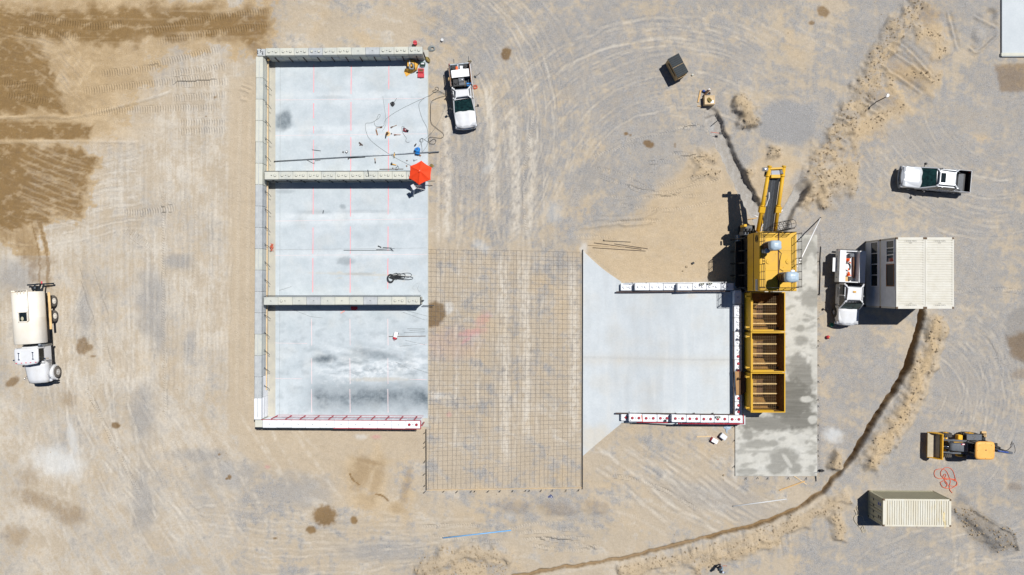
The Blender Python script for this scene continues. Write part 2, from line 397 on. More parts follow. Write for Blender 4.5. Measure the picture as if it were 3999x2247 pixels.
pale[:] = .9 * sst(.0, .6, 1.4 * (n2 - .5) + (2.0 - .9 * wl) * (stk2 - .5) + 1.0 * (n3 - .5) - .45 * (thin - .5) + .8 * (n4 - .5) - .02 + .30 * wl * sst(350, 650, PX + .5 * PY) - .10 * wr) * (1 - .75 * np.clip(grav, 0, 1))
och[:] = (.36 - .12 * wl) * sst(.0, .5, 2.2 * (fbm(PX / 150, PY / 150, 5, 17, .6) - .5) - .08 * wr)
HT += (n2 - .5) * .06 + (n1 - .5) * .10 + (n3 - .5) * .05 + (strk - .5) * (.06 - .04 * wl) + (thin - .5) * (.045 - .035 * wl)
# smooth graded sand along the outside of the long wall and below it
for pts in ([(893, 300), (1010, 300), (1005, 1700), (890, 1700)], [(930, 1660), (1665, 1660), (1665, 1790), (1400, 1830), (1240, 1850), (1000, 1815), (930, 1760)]):
    q, k = poly_mask(pts, 10, 8, 60); grav[q] *= 1 - .92 * k; pale[q] *= 1 - .8 * k; och[q] = och[q] * (1 - k) + .16 * k
# sandy apron west of the plant, and its rough tyre work
q, k = poly_mask([(2240, 980), (2330, 900), (2480, 860), (2600, 700), (2700, 590), (2800, 560), (2900, 760), (2960, 900), (2960, 1110), (2420, 1110), (2300, 1000)], 45, 60, 120)
grav[q] *= 1 - .88 * k; och[q] = np.maximum(och[q], k * .55); pale[q] *= 1 - .4 * k
q, k = poly_mask([(2930, 640), (3000, 590), (3090, 600), (3130, 660), (3080, 830), (2990, 860), (2900, 700)], 25, 30, 70); grav[q] *= 1 - .8 * k; och[q] = np.maximum(och[q], k * .5)
# clean blue-grey crushed stone
q, k = poly_mask([(2975, 420), (3040, 385), (3150, 400), (3210, 440), (3190, 520), (3130, 575), (3040, 560), (2960, 540), (2950, 480)], 22, 22, 50); grav[q] = np.maximum(grav[q], k * 1.25); och[q] *= 1 - k; pale[q] *= 1 - k
blob(grav, 2560, 560, 130, 60, .85, .2, .5, .6, 60); blob(grav, 2300, 700, 130, 35, .85, -.9, .5, .7, 60)
blob(grav, 2260, 340, 90, 50, .7, -.9, .5, .7, 60); blob(grav, 3600, 560, 200, 60, .8, .3, .5, .7, 80)
blob(grav, 3750, 1480, 160, 160, .75, 0, .5, .7, 90); blob(grav, 3840, 460, 130, 70, .7, .2, .5, .7, 90)
blob(grav, 3540, 1880, 140, 60, .85, .1, .5, .6, 80); blob(grav, 2850, 1960, 240, 60, .6, .25, .5, .7, 90)
for cx, cy, rx, ry in ((590, 1180, 55, 130), (560, 1620, 45, 110), (620, 1290, 30, 90), (780, 1780, 110, 28), (880, 1850, 120, 60), (1130, 1920, 150, 60), (560, 1960, 50, 130), (740, 1350, 26, 60), (330, 1230, 30, 90), (60, 1080, 80, 60), (1500, 2150, 160, 40), (700, 1020, 60, 30)):
    blob(grav, cx, cy, rx, ry, .8, 0, .6, .7, 50)
blob(lime, 225, 1800, 95, 55, .75, .2, .7, .6, 50); blob(lime, 285, 1720, 16, 70, .6, -.2, .6, .5, 30)
# ---- watered soil, top left
def wpoly(pts, amt, edge=14, nz=34, ns=60, seed=5, st=None):
    q, k = poly_mask(pts, edge * 2.4, nz * 1.9, ns, seed)
    k = k * (.55 + .45 * sst(.34, .60, fbm(PX[q] / 26, PY[q] / 26, 4, 3, .65) * .5 + .5 * k))
    if st is not None: k = k * np.clip(.05 + 1.9 * st[q], 0, 1)
    wet[q] = np.maximum(wet[q], np.clip(k * amt * 1.25, 0, 1))
hst = fbm(PX / 300, PY / 14, 4, 20); dst = fbm((PX * .8 + PY * .6) / 260, (-PX * .6 + PY * .8) / 16, 4, 21)
wpoly([(-200, 28), (1060, 20), (1075, 60), (1040, 130), (980, 190), (860, 150), (740, 165), (560, 160), (420, 190), (330, 170), (150, 170), (-200, 180)], .82, 26, 44, 80, 5, hst)
wpoly([(-200, 90), (130, 160), (210, 260), (255, 445), (150, 450), (-200, 455)], .95, 22, 34, 70, 6, dst)
wpoly([(-200, 468), (300, 478), (370, 490), (345, 545), (-200, 548)], .95, 9, 12, 60, 7, hst)
wpoly([(-200, 565), (330, 575), (345, 620), (390, 640), (345, 690), (350, 800), (310, 860), (230, 850), (120, 900), (-200, 940)], .95, 16, 34, 60, 8, dst)
wpoly([(330, 160), (1060, 110), (1040, 210), (700, 180), (420, 260)], .35, 50, 60, 90, 9)
wpoly([(160, 180), (640, 240), (560, 350), (300, 430), (250, 320)], .28, 50, 60, 90, 11)
wpoly([(950, 150), (1070, 60), (1060, 190), (1000, 215)], .55, 12, 20, 40, 5)
wpoly([(-100, 880), (120, 880), (200, 1010), (190, 1115), (150, 1110), (60, 980)], .5, 14, 36, 36, 12, vst)
for x0, w_ in ((182, 9), (150, 5)):
    q, D, U, V, L = seg([(x0 - 30, 860), (x0, 980), (x0 + 6, 1120)], 40, 10, 20); wet[q] = np.maximum(wet[q], (1 - sst(w_ * .5, w_ * 1.3, D)) * .8)
q, D, U, V, L = seg([(-60, 462), (180, 455), (300, 456), (560, 392), (690, 350)], 30, 3, 30); k = (1 - sst(3, 8, D)) * fade_ends(U, L, .06); pale[q] = np.maximum(pale[q], k); wet[q] *= 1 - k; HT[q] += .09 * k
q, D, U, V, L = seg([(-60, 556), (230, 552), (560, 556)], 30, 3, 30); k = (1 - sst(3, 8, D)) * fade_ends(U, L, .06); pale[q] = np.maximum(pale[q], k); wet[q] *= 1 - k; HT[q] += .06 * k
q, k = poly_mask([(330, 470), (640, 470), (640, 545), (330, 548)], 30, 8, 40); pale[q] = np.maximum(pale[q], .5 * k); grav[q] *= 1 - k
for pts in ([(370, 190), (265, 440)], [(395, 195), (330, 320)], [(260, 170), (190, 300)], [(300, 170), (215, 330)], [(340, 185), (250, 330)]):
    q, D, U, V, L = seg(pts, 20, 3, 40); k = (1 - sst(3, 9, D)) * fade_ends(U, L); wet[q] *= 1 - .85 * k; pale[q] = np.maximum(pale[q], .7 * k)
for i in range(16):
    y0 = 600 + i * 18; x0 = 330 + 30 * math.sin(i); q, D, U, V, L = seg([(x0 - 250, y0 - 60), (x0 - 100, y0), (x0, y0 + 30)], 20, 6, 50); k = (1 - sst(2, 6, D)) * fade_ends(U, L); HT[q] -= .03 * k; wet[q] *= 1 - .35 * k
q = sl(-300, -60, 1100, 1000); x_, y_ = PX[q], PY[q]; dry = fbm(x_ / 120, y_ / 60, 5, 6, .6); k = (1 - sst(430, 820, x_ + 160 * (dry - .5) * 2 + .25 * y_)) * (1 - sst(480, 640, y_ + .3 * (x_ - 300) * (x_ < 300)))
och[q] = np.maximum(och[q], .9 * k); pale[q] *= 1 - .5 * k; grav[q] *= 1 - .6 * k; wet[q] = np.maximum(wet[q], k * .42 * sst(.40, .60, dry))
br_ = fbm(x_ / 46, y_ / 30, 5, 8, .65); wet[q] = wet[q] * np.clip(.45 + 1.0 * sst(.28, .62, br_), 0, 1.1); och[q] = np.maximum(och[q], .8 * (wet[q] > .15)); grav[q] = np.where(wet[q] > .2, grav[q] * .5 + .4 * sst(.58, .72, br_) * .6, grav[q])
# crawler tracks
for pts in ([(560, 130), (800, 75), (1075, 40)], [(600, 165), (820, 130), (1075, 95)], [(560, 265), (760, 215), (870, 190)], [(380, 290), (560, 270), (640, 250)], [(660, 290), (900, 255)], [(300, 360), (560, 330), (860, 300)], [(670, 330), (900, 320)], [(330, 440), (620, 425), (880, 420)], [(660, 385), (890, 372)], [(690, 480), (890, 478)], [(690, 515), (890, 508)], [(100, 60), (330, 100), (500, 95)], [(60, 110), (330, 150)], [(470, 830), (560, 830), (700, 810)], [(480, 890), (600, 980)], [(0, 320), (160, 350)], [(20, 370), (190, 400)]):
    tyre(pts, 30, 0, 1.0, .012, 1.0, .15, 0, 3, .1)
# wheel marks over the yard
TY = [([(2010, -40), (2110, 90), (2170, 210), (2180, 330)], 60), ([(1960, -20), (2060, 120), (2110, 260), (2120, 360)], 54), ([(2290, 650), (2420, 680), (2600, 760), (2760, 690)], 0), ([(2300, 665), (2480, 735), (2700, 700), (2860, 640)], 0), ([(2420, 720), (2600, 755), (2850, 690)], 0),
      ([(2350, 770), (2520, 775), (2800, 760)], 0), ([(2400, 800), (2600, 820), (2800, 790)], 0), ([(2600, 600), (2720, 610), (2800, 650)], 0), ([(2430, 560), (2600, 520), (2750, 470)], 0), ([(2660, 500), (2740, 500), (2790, 540)], 0), ([(2500, 640), (2640, 625), (2760, 600)], 0),
      ([(2300, 620), (2360, 600), (2500, 560)], 0), ([(2340, 880), (2480, 860), (2600, 870)], 0), ([(2230, 930), (2300, 925), (2420, 935)], 0), ([(3700, 1220), (3860, 1260), (3930, 1420), (3999, 1560)], 56), ([(3700, 1300), (3820, 1330), (3880, 1430)], 50), ([(3600, 1560), (3760, 1640), (3900, 1760)], 56), ([(3700, 1140), (3900, 1130), (4050, 1150)], 0),
      ([(1950, 2075), (2100, 2045), (2250, 2040), (2360, 2030)], 0), ([(2000, 2085), (2200, 2070), (2380, 2060)], 0), ([(2020, 2110), (2200, 2100), (2330, 2110)], 0), ([(2060, 2130), (2240, 2150), (2360, 2130)], 0), ([(2090, 2095), (2250, 2125), (2350, 2160)], 0), ([(1630, 2060), (1800, 2050), (1900, 2060)], 0), ([(1660, 2090), (1820, 2110), (2000, 2120)], 0),
      ([(2290, 1950), (2480, 1990), (2640, 2080)], 56), ([(2350, 1850), (2560, 1900), (2760, 2010)], 0), ([(3550, 1700), (3640, 1770), (3750, 1800)], 40), ([(3420, 2160), (3600, 2200), (3820, 2240)], 60),
      ([(230, 980), (290, 1250), (310, 1500), (300, 1640)], 60), ([(330, 1010), (390, 1260), (410, 1520)], 58), ([(290, 900), (430, 1320), (560, 1650), (680, 1900), (860, 2200)], 60), ([(330, 1500), (430, 1700), (560, 1960)], 0), ([(620, 1650), (760, 1960), (1000, 2010), (1300, 2030)], 54), ([(100, 1560), (180, 1800), (180, 2100)], 56),
      ([(700, 560), (690, 1000), (700, 1600)], 56), ([(640, 700), (640, 1200), (650, 1700)], 0), ([(800, 640), (790, 1200), (800, 1800)], 56), ([(1900, 300), (1960, 700), (1950, 960)], 60), ([(1850, 420), (1840, 700), (1830, 960)], 56), ([(2090, 420), (2050, 700), (2060, 950)], 0),
      ([(1760, 560), (1740, 800), (1745, 960)], 56), ([(960, 350), (950, 900), (945, 1640)], 40), ([(250, 590), (340, 600), (480, 570)], 40), ([(350, 760), (420, 690), (540, 600)], 60), ([(3150, 120), (3330, 190), (3460, 300)], 50), ([(2700, 60), (2900, 90), (3100, 200)], 60), ([(2450, 120), (2650, 130), (2850, 210)], 60)]
for pts, g in TY: tyre(pts, 18, g, .75, .016, .75 if g == 0 else .3, .45, 0, 6)
# long pale compacted streaks (centre lane, lower left fan)
for x0, x1, y0, y1 in ((1960, 1975, 960, 1850), (2045, 2055, 980, 1760), (2000, 2015, 400, 950), (2080, 2060, 500, 950), (1905, 1930, 300, 900), (2235, 2240, 980, 1750), (1740, 1745, 400, 950)):
    q, D, U, V, L = seg([(x0, y0), ((x0 + x1) / 2 + 6, (y0 + y1) / 2), (x1, y1)], 50, 12, 60); k = (1 - sst(5, 28, D)) * fade_ends(U, L) * sst(.32, .56, fbm(PX[q] / 16, PY[q] / 26, 4, 2, .65)); pale[q] = np.maximum(pale[q], k * .95); grav[q] *= 1 - .8 * k
for i in range(34):
    t = i / 33; x0 = 120 + 900 * t; y0 = 1480 + 250 * RNG.random(); ln = 260 + 330 * RNG.random(); an = R(100 - 45 * t + 12 * RNG.random()); 
    q, D, U, V, L = seg([(x0, y0), (x0 - math.cos(an) * ln * -1 * (.4 + t), y0 + math.sin(an) * ln)], 30, 8, 80); k = (1 - sst(1, 12, D)) * fade_ends(U, L, .3) * sst(.3, .7, fbm(PX[q] / 30, PY[q] / 30, 4, 6, .6)); pale[q] = np.maximum(pale[q], k * .8); grav[q] *= 1 - .6 * k
def track(pts, g=78, w=9, amt=.5, wob=10):
    """a pair of wheel tracks: dust pressed pale, loose stones and painted rut shade on both sides"""
    q, D, U, V, L = seg(pts, g / 2 + w * 3, wob, 120, int(abs(pts[0][0])) % 20)
    if D.size == 0: return
    amt *= .8
    fe = fade_ends(U, L, .18) * sst(.36, .62, fbm(PX[q] / 60, PY[q] / 60, 3, int(abs(pts[0][1])) % 20)); e = np.abs(np.abs(V) - g / 2)
    k = (1 - sst(w * .35, w * .8, e)) * fe * (D < g / 2 + w * 2); r_ = np.exp(-((e - w) / (w * .32)) ** 2) * fe * (D < g / 2 + w * 2)
    pale[q] = np.clip(pale[q] + k * amt * .8, 0, 1); grav[q] = np.clip(grav[q] * (1 - .6 * k * amt) + .35 * amt * r_, 0, 1.2); wet[q] *= 1 - .35 * k * amt; dark[q] = np.maximum(dark[q], .22 * amt * r_); HT[q] += .020 * amt * r_ - .016 * amt * k  # dark rims paint the relief shade of the ruts into the soil
def arcpts(cx, cy, r, a0, a1, n=7, e=1.0): return [(cx + r * math.cos(R(a0 + (a1 - a0) * i / (n - 1))), cy + e * r * math.sin(R(a0 + (a1 - a0) * i / (n - 1)))) for i in range(n)]
rg = random.Random(21)
for i in range(13): track(arcpts(1500 + rg.uniform(-60, 60), 480 + rg.uniform(-60, 60), 420 + 26 * i + rg.uniform(-8, 8), -85 + rg.uniform(-10, 20), 20 + rg.uniform(0, 50)), rg.choice((66, 78)), rg.uniform(6, 10), rg.uniform(.35, .8))
for i in range(14): track(arcpts(2620 + rg.uniform(-80, 80), 760 + rg.uniform(-60, 60), 300 + 36 * i, -170 + rg.uniform(0, 60), -60 + rg.uniform(0, 40), 7, .9), rg.choice((66, 78)), rg.uniform(6, 11), rg.uniform(.35, .8))
for i in range(9): x0 = 1730 + 48 * i; track([(x0 + rg.uniform(-40, 40), 250 + rg.uniform(0, 200)), (x0 + 20, 700), (x0 + rg.uniform(-20, 20), 1200), (x0 + rg.uniform(-20, 20), 1900)], 78, rg.uniform(7, 12), rg.uniform(.4, .9), 14)
for i in range(10): x0 = 480 + 42 * i; track([(x0 + rg.uniform(-30, 30), 480 + rg.uniform(0, 200)), (x0 + rg.uniform(-16, 16), 1000), (x0 + rg.uniform(-20, 20), 1700)], 78, rg.uniform(6, 10), rg.uniform(.25, .6), 14)
for i in range(16): a_ = rg.uniform(48, 100); x0, y0 = 150 + rg.uniform(0, 420), 1000 + rg.uniform(-50, 400); l_ = rg.uniform(600, 1200); track([(x0, y0), (x0 + .5 * l_ * math.cos(R(a_ + 12)), y0 + .5 * l_ * math.sin(R(a_ + 12))), (x0 + l_ * math.cos(R(a_)), y0 + l_ * math.sin(R(a_)))], 78, rg.uniform(6, 11), rg.uniform(.3, .75), 14)
for i in range(7): track([(520 + 60 * i, 2000 + rg.uniform(-80, 120)), (1000, 2000 + 34 * i), (1500, 2040 + 24 * i), (2000, 2080 + rg.uniform(-40, 80))], 72, rg.uniform(6, 10), rg.uniform(.3, .7), 16)
for i in range(10): x0, y0 = 2300 + 34 * i, 1700 + rg.uniform(0, 120); track([(x0, y0), (x0 + 170, y0 + 120), (x0 + 330, y0 + 250), (x0 + 480, y0 + 320)], 66, rg.uniform(7, 13), rg.uniform(.4, .9), 12)
for i in range(11): track(arcpts(3560 + rg.uniform(-30, 30), 1560 + rg.uniform(-60, 60), 170 + 30 * i, -70 + rg.uniform(-10, 20), 40 + rg.uniform(0, 30)), 64, rg.uniform(6, 10), rg.uniform(.35, .75), 12)
for i in range(8): track(arcpts(3900 + rg.uniform(-60, 60), 300 + rg.uniform(-80, 80), 300 + 45 * i, 60 + rg.uniform(0, 20), 150 + rg.uniform(0, 30)), 70, rg.uniform(6, 10), rg.uniform(.35, .7), 12)
for i in range(6): track([(3300 + 90 * i, 2260), (3500 + 60 * i, 2170 + rg.uniform(-30, 30)), (4050, 1960 + 40 * i)], 66, rg.uniform(7, 11), rg.uniform(.35, .7), 12)
for i in range(9): track([(-60, 600 + 34 * i), (150, 640 + 36 * i), (380 + 20 * i, 620 + 30 * i), (620, 560 + 40 * i)], 60, rg.uniform(6, 10), rg.uniform(.4, .9), 12)
for i in range(8): track([(-60, 60 + 44 * i), (200, 150 + 30 * i), (330, 300 + 26 * i)], 56, rg.uniform(5, 9), rg.uniform(.4, .9), 12)
for i in range(46):
    x0 = 560 + 330 * RNG.random(); y0 = 520 + 900 * RNG.random(); ln = 250 + 400 * RNG.random()
    q, D, U, V, L = seg([(x0, y0), (x0 + 10 * RNG.random(), y0 + ln)], 24, 4, 90); k = (1 - sst(1, 8, D)) * fade_ends(U, L, .3) * sst(.3, .7, fbm(PX[q] / 30, PY[q] / 60, 4, 6, .6)); pale[q] = np.maximum(pale[q], k * .55)
blob(wet, 165, 1960, 120, 30, .5, .35, .6, .7, 30, 7); blob(wet, 270, 2010, 60, 36, .55, .2, .6, .7, 26, 8); blob(wet, 60, 2090, 55, 36, .4, 0, .6, .7, 26, 9); blob(wet, 110, 1860, 40, 40, .35, 0, .6, .7, 26, 9)
blob(wet, 270, 1560, 28, 34, .35, -.6, .5, .7, 20, 9)
# spilt water spots
for cx, cy, rx, ry, a, rot in ((322, 1352, 24, 34, .6, .1), (350, 1358, 14, 13, .55, 0), (365, 1392, 12, 5, .5, 0), (48, 1492, 30, 15, .6, -.5), (452, 1662, 18, 12, .75, .2), (897, 1864, 9, 9, .8, 0), (886, 1870, 5, 5, .8, 0), (857, 1775, 6, 5, .7, 0), (1977, 210, 19, 26, .75, .2), (2534, 563, 22, 14, .85, .3), (2445, 523, 9, 6, .7, 0), (2462, 528, 6, 4, .6, 0), (2637, 568, 5, 10, .4, 0), (3215, 45, 26, 20, .6, .6), (3170, 90, 12, 8, .6, 0), (840, 380, 6, 4, .6, 0), (805, 455, 4, 3, .6, 0), (1268, 2015, 45, 40, .7, .2), (1215, 2070, 20, 15, .7, 0), (1383, 2032, 14, 16, .7, 0), (1075, 2103, 8, 4, .6, 0)):
    blob(wet, cx, cy, rx, ry, min(1, a * 1.4), rot, .25, .4, 14, 4)
for cx, cy, rx, ry, a in ((1410, 1850, 40, 60, .45), (1440, 1805, 55, 12, .5), (1470, 1880, 20, 90, .35), (1585, 1910, 16, 80, .35), (1400, 1880, 18, 30, .4), (1550, 1985, 30, 20, .3), (1430, 1960, 40, 30, .25)):
    blob(wet, cx, cy, rx, ry, a, .25, .6, .8, 24, 6); blob(och, cx, cy, rx * 2, ry * 1.6, .6, 0, .7, .6, 50, 2)
for pts in ([(1366, 1850), (1380, 1875), (1405, 1895)], [(1468, 1930), (1495, 1938), (1515, 1955)]):
    q, D, U, V, L = seg(pts, 14, 4, 8); wet[q] = np.maximum(wet[q], (1 - sst(2, 5, D)) * .95)
q, k = poly_mask([(1672, 1188), (1700, 1176), (1735, 1195), (1742, 1235), (1712, 1275), (1672, 1280)], 7, 10, 16); wet[q] = np.maximum(wet[q], k * .85); dark[q] = np.maximum(dark[q], k * .3)
blob(lime, 1752, 1205, 18, 22, .6, .4, .5, .7, 14); blob(lime, 2160, 830, 40, 40, .25, 0, .7, .7, 40); blob(lime, 1880, 960, 36, 20, .4, .6, .6, .6, 30); blob(lime, 1910, 655, 26, 14, .4, -.6, .6, .6, 30); blob(lime, 1706, 1545, 22, 14, .5, 0, .6, .7, 16)
blob(lime, 3255, 1700, 36, 26, .7, .2, .5, .7, 20); blob(lime, 2280, 970, 14, 20, .6, 0, .6, .6, 14); blob(lime, 2870, 1830, 12, 45, .35, 0, .6, .8, 14); blob(lime, 1990, 2010, 20, 20, .2, 0, .6, .6, 30)
blob(pink, 1842, 1300, 52, 15, .55, -.15, .6, .7, 18); blob(pink, 1885, 1250, 34, 20, .4, -.8, .6, .9, 10); blob(pink, 1820, 1330, 24, 8, .5, -.6, .5, .6, 10); blob(pink, 1754, 1620, 10, 9, .45, 0, .6, .5, 10); blob(pink, 1470, 1706, 18, 7, .55, 0, .6, .6, 10); blob(lime, 1410, 1706, 24, 10, .5, 0, .6, .8, 12); blob(pink, 1760, 1340, 110, 60, .14, 0, .6, .5, 40); blob(pink, 1045, 1824, 9, 7, .5, 0, .5, .5, 10)
# damp stockpile circle, damp strips at the right edge
q, k = poly_mask([(3935, 1230), (3999, 1195), (4200, 1190), (4200, 1420), (3999, 1425), (3950, 1390), (3925, 1330)], 8, 12, 30); grav[q] = np.maximum(grav[q], k * .9); dark[q] = np.maximum(dark[q], k * .25)
q, k = poly_mask([(3930, 1320), (3990, 1295), (4200, 1300), (4200, 1420), (3999, 1415), (3950, 1388)], 14, 18, 30); wet[q] = np.maximum(wet[q], k * .7)
q, k = poly_mask([(3885, 255), (4200, 238), (4200, 345), (3910, 362)], 8, 10, 24); wet[q] = np.maximum(wet[q], k * .62)
blob(wet, 3990, 1460, 40, 20, .4, 0, .5, .6, 20)
# ---- trenches and the spoil beside them
def trench(pts, w, depth, bot=(0, 0), flare=.5, nz=4, damp_shade=0.0, tp=(1, 1)):
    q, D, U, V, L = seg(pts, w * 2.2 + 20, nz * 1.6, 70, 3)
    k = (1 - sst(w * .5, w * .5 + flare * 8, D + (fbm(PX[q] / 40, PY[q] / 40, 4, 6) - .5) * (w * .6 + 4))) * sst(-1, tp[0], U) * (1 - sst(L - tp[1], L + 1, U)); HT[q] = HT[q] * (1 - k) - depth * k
    grav[q] = grav[q] * (1 - k) + bot[0] * k; och[q] = och[q] * (1 - k) + bot[1] * k; pale[q] *= 1 - k; wet[q] = np.maximum(wet[q] * (1 - k), damp_shade * sst(0, .45, k)); TM[q] *= 1 - k; rough[q] *= 1 - k  # moist soil brown, also darkened in place of shade the cut does not cast
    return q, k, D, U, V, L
def spoil(pts, w, h, side=0.0, oc=.7, rk=.8, seed=7, nz=26, gr=0.0):
    q, D, U, V, L = seg(pts, w * 2.2, nz, 50, seed)
    e = np.abs(V - side) / w; lump = fbm(PX[q] / 44, PY[q] / 44, 5, seed + 2, .6); e = e + 1.1 * (fbm(PX[q] / 70, PY[q] / 70, 3, seed + 4) - .5)
    k = (1 - sst(.1, 1.05, e + (lump - .5) * 1.1)) * (D < w * 2) * sst(0, 25, U) * (1 - sst(L - 25, L, U))
    HT[q] += h * 1.2 * k * (.35 + 1.3 * fbm(PX[q] / 60, PY[q] / 60, 3, seed + 2)) + k * .12 * (lump - .5) + k * .02 * (fbm(PX[q] / 12, PY[q] / 12, 2, seed) - .5)
    och[q] = np.maximum(och[q] * (1 - k), k * oc * (.6 + .8 * lump)); grav[q] = grav[q] * (1 - .9 * k) + gr * k * (lump > .5); rough[q] = np.maximum(rough[q], k * rk); pale[q] *= 1 - .7 * k
    return q, k
T3 = [(3607, 1160), (3598, 1240), (3580, 1320), (3536, 1440), (3490, 1530), (3436, 1610), (3380, 1700), (3345, 1762), (3310, 1812), (3240, 1895), (3130, 1980), (2970, 2046), (2760, 2100), (2600, 2140), (2420, 2183), (2220, 2215), (2000, 2252)]
spoil([(3652, 1215), (3638, 1330), (3588, 1465), (3535, 1580), (3476, 1680), (3412, 1780), (3380, 1840)], 64, .40, 0, .9, .7); spoil([(3680, 1240), (3664, 1340), (3625, 1480), (3575, 1600), (3515, 1700)], 22, .10, 0, .25, .3, 21)
spoil([(3330, 1930), (3220, 1985), (3080, 2050), (2940, 2105), (2780, 2150), (2600, 2195), (2400, 2240)], 44, .22, 0, .45, 1.0, 9)
spoil([(3240, 2000), (3280, 2060), (3270, 2120)], 40, .3, 0, .6, .8, 11)
spoil([(3060, 2110), (2900, 2150), (2760, 2200), (2700, 2240)], 40, .18, 0, .6, .9, 12)
spoil([(3255, 1755), (3262, 1800), (3250, 1845)], 34, .55, 0, .7, 1.0, 3)
spoil([(2860, 395), (2910, 430), (2925, 510)], 52, .62, 0, .62, 1.0, 5); spoil([(2990, 600), (3060, 600)], 34, .35, 0, .55, 1.0, 6); spoil([(2930, 640), (2925, 720), (2960, 800)], 24, .25, 0, .7, 1.0, 8)
spoil([(2700, 640), (2760, 610), (2810, 640)], 40, .16, 0, .6, .7, 4); spoil([(2690, 690), (2760, 670), (2815, 690)], 36, .18, 0, .6, .7, 14)
spoil([(3120, 800), (3190, 690), (3230, 600), (3300, 480), (3350, 400), (3390, 310), (3450, 200), (3530, 90), (3600, -20)], 62, .34, 0, .65, 1.0, 10, 34, .5)
spoil([(3170, 790), (3270, 690), (3360, 690)], 90, .32, 0, .65, 1.0, 15); spoil([(3300, 560), (3420, 480), (3560, 400)], 70, .12, 0, .6, .5, 17); spoil([(3450, 330), (3560, 290), (3680, 330)], 70, .12, 0, .7, .5, 18); spoil([(3560, 150), (3640, 130), (3680, 240)], 60, .15, 0, .7, .5, 19)
for cx, cy, rx, ry, rot in ((3520, 250, 110, 60, .6), (3480, 370, 110, 50, .5), (3640, 110, 60, 90, -.2), (3380, 500, 100, 50, .3), (3300, 600, 90, 40, .3), (3650, 230, 40, 70, .5), (3830, 540, 30, 24, .3)): blob(och, cx, cy, rx, ry, .8, rot, .6, .7, 40)
blob(wet, 3540, 290, 90, 34, .28, .6, .6, .9, 22); blob(wet, 3450, 390, 70, 30, .22, .4, .6, .9, 22); blob(wet, 3620, 60, 50, 40, .3, 0, .6, .9, 22)
for pts in ([(3460, 160), (3540, 190), (3640, 300)], [(3450, 190), (3540, 240), (3650, 330)], [(3420, 250), (3520, 310), (3610, 370)], [(3370, 380), (3450, 420)], [(3360, 400), (3460, 470)], [(3260, 450), (3320, 490)], [(3240, 520), (3320, 560)], [(3700, 40), (3740, 200)], [(3800, 60), (3900, 110)], [(3780, 180), (3820, 200), (3900, 130)]):
    q, D, U, V, L = seg(pts, 30, 4, 20); k = np.exp(-((V + 4) / 5.) ** 2) * (D < 25) * fade_ends(U, L); HT[q] += .16 * k; k2 = np.exp(-((V - 7) / 6.) ** 2) * (D < 25) * fade_ends(U, L); HT[q] -= .12 * k2
blob(HT, 3870, 60, 22, 22, -.25, 0, .5, .3, 30, 3, 'add'); blob(HT, 3820, 140, 20, 26, .2, 0, .5, .3, 30, 3, 'add')
# low berm at the bottom centre, scraped grey soil at the lower right
spoil([(1640, 2255), (1690, 2200), (1790, 2165), (1900, 2160), (2010, 2180)], 44, .28, 0, .35, .9, 16); blob(och, 1830, 2220, 160, 70, .45, 0, .6, .6, 60); blob(rough, 1800, 2210, 190, 70, .8, 0, .5, .6, 50)
for cx, cy, rx in ((2180, 1985, 70), (2330, 1980, 60), (2010, 1975, 60)): blob(wet, cx, cy, rx, 26, .28, .1, .6, .8, 30); blob(HT, cx, cy, rx, 24, .12, 0, .6, .5, 30, 4, 'add')
q, k = poly_mask([(3720, 1990), (3800, 1985), (3880, 2030), (3960, 2090), (3965, 2140), (3880, 2150), (3800, 2090)], 34, 20, 40); dark[q] = np.maximum(dark[q], k * .5); HT[q] += .9 * k * k * fbm(PX[q] / 60, PY[q] / 60, 3, 2); grav[q] = np.maximum(grav[q], .6 * k); rough[q] = np.maximum(rough[q], k)
q, D, U, V, L = seg([(3800, 1998), (3850, 2030), (3900, 2060), (3945, 2085), (3962, 2130)], 30, 6, 16); k = np.exp(-((V - 5) / 5.) ** 2) * (D < 22); HT[q] += .35 * k
q, k = poly_mask([(3740, 1930), (3790, 1950), (3760, 2010), (3710, 2010)], 12, 16, 40); dark[q] = np.maximum(dark[q], k * .35)
blob(wet, 3960, 1900, 30, 14, .35, .2, .5, .6, 20)
# scuffs below the sandy apron
for pts in ([(2260, 895), (2360, 880), (2470, 872)], [(2300, 880), (2420, 862)], [(2330, 860), (2500, 850), (2600, 800)], [(2420, 880), (2560, 870)], [(945, 335), (985, 345)], [(940, 350), (980, 362)], [(940, 385), (970, 392)]):
    q, D, U, V, L = seg(pts, 30, 6, 30); k = np.exp(-(V / 5.) ** 2) * (D < 25) * fade_ends(U, L); HT[q] += .12 * k; HT[q] -= .08 * np.exp(-((V - 8) / 5.) ** 2) * (D < 25) * fade_ends(U, L)
for i in range(22):      # finger marks of the digger's bucket in the lower berm
    x0 = 2600 + 620 * RNG.random(); y0 = 2110 + 60 * RNG.random() - (x0 - 2600) * .14; q, D, U, V, L = seg([(x0, y0), (x0 + 12 * RNG.random(), y0 + 30 + 40 * RNG.random())], 12, 3, 10); k = (1 - sst(1, 5, D)); HT[q] -= .07 * k
q, k, *_ = trench([(2778, 452), (2806, 520), (2838, 590), (2880, 680), (2925, 770), (2972, 860), (2990, 930)], 42, .55, (.85, .05), 1.4, 4)
lime[q] = np.maximum(lime[q], k * .25 * sst(.45, .7, fbm(PX[q] / 16, PY[q] / 30, 3, 4)))
q, k, *_ = trench([(3040, 930), (3068, 850), (3110, 770), (3150, 690)], 30, .6, (.9, .25), 1.6, 5, 0, (1, 70)); lime[q] = np.maximum(lime[q], k * .2)
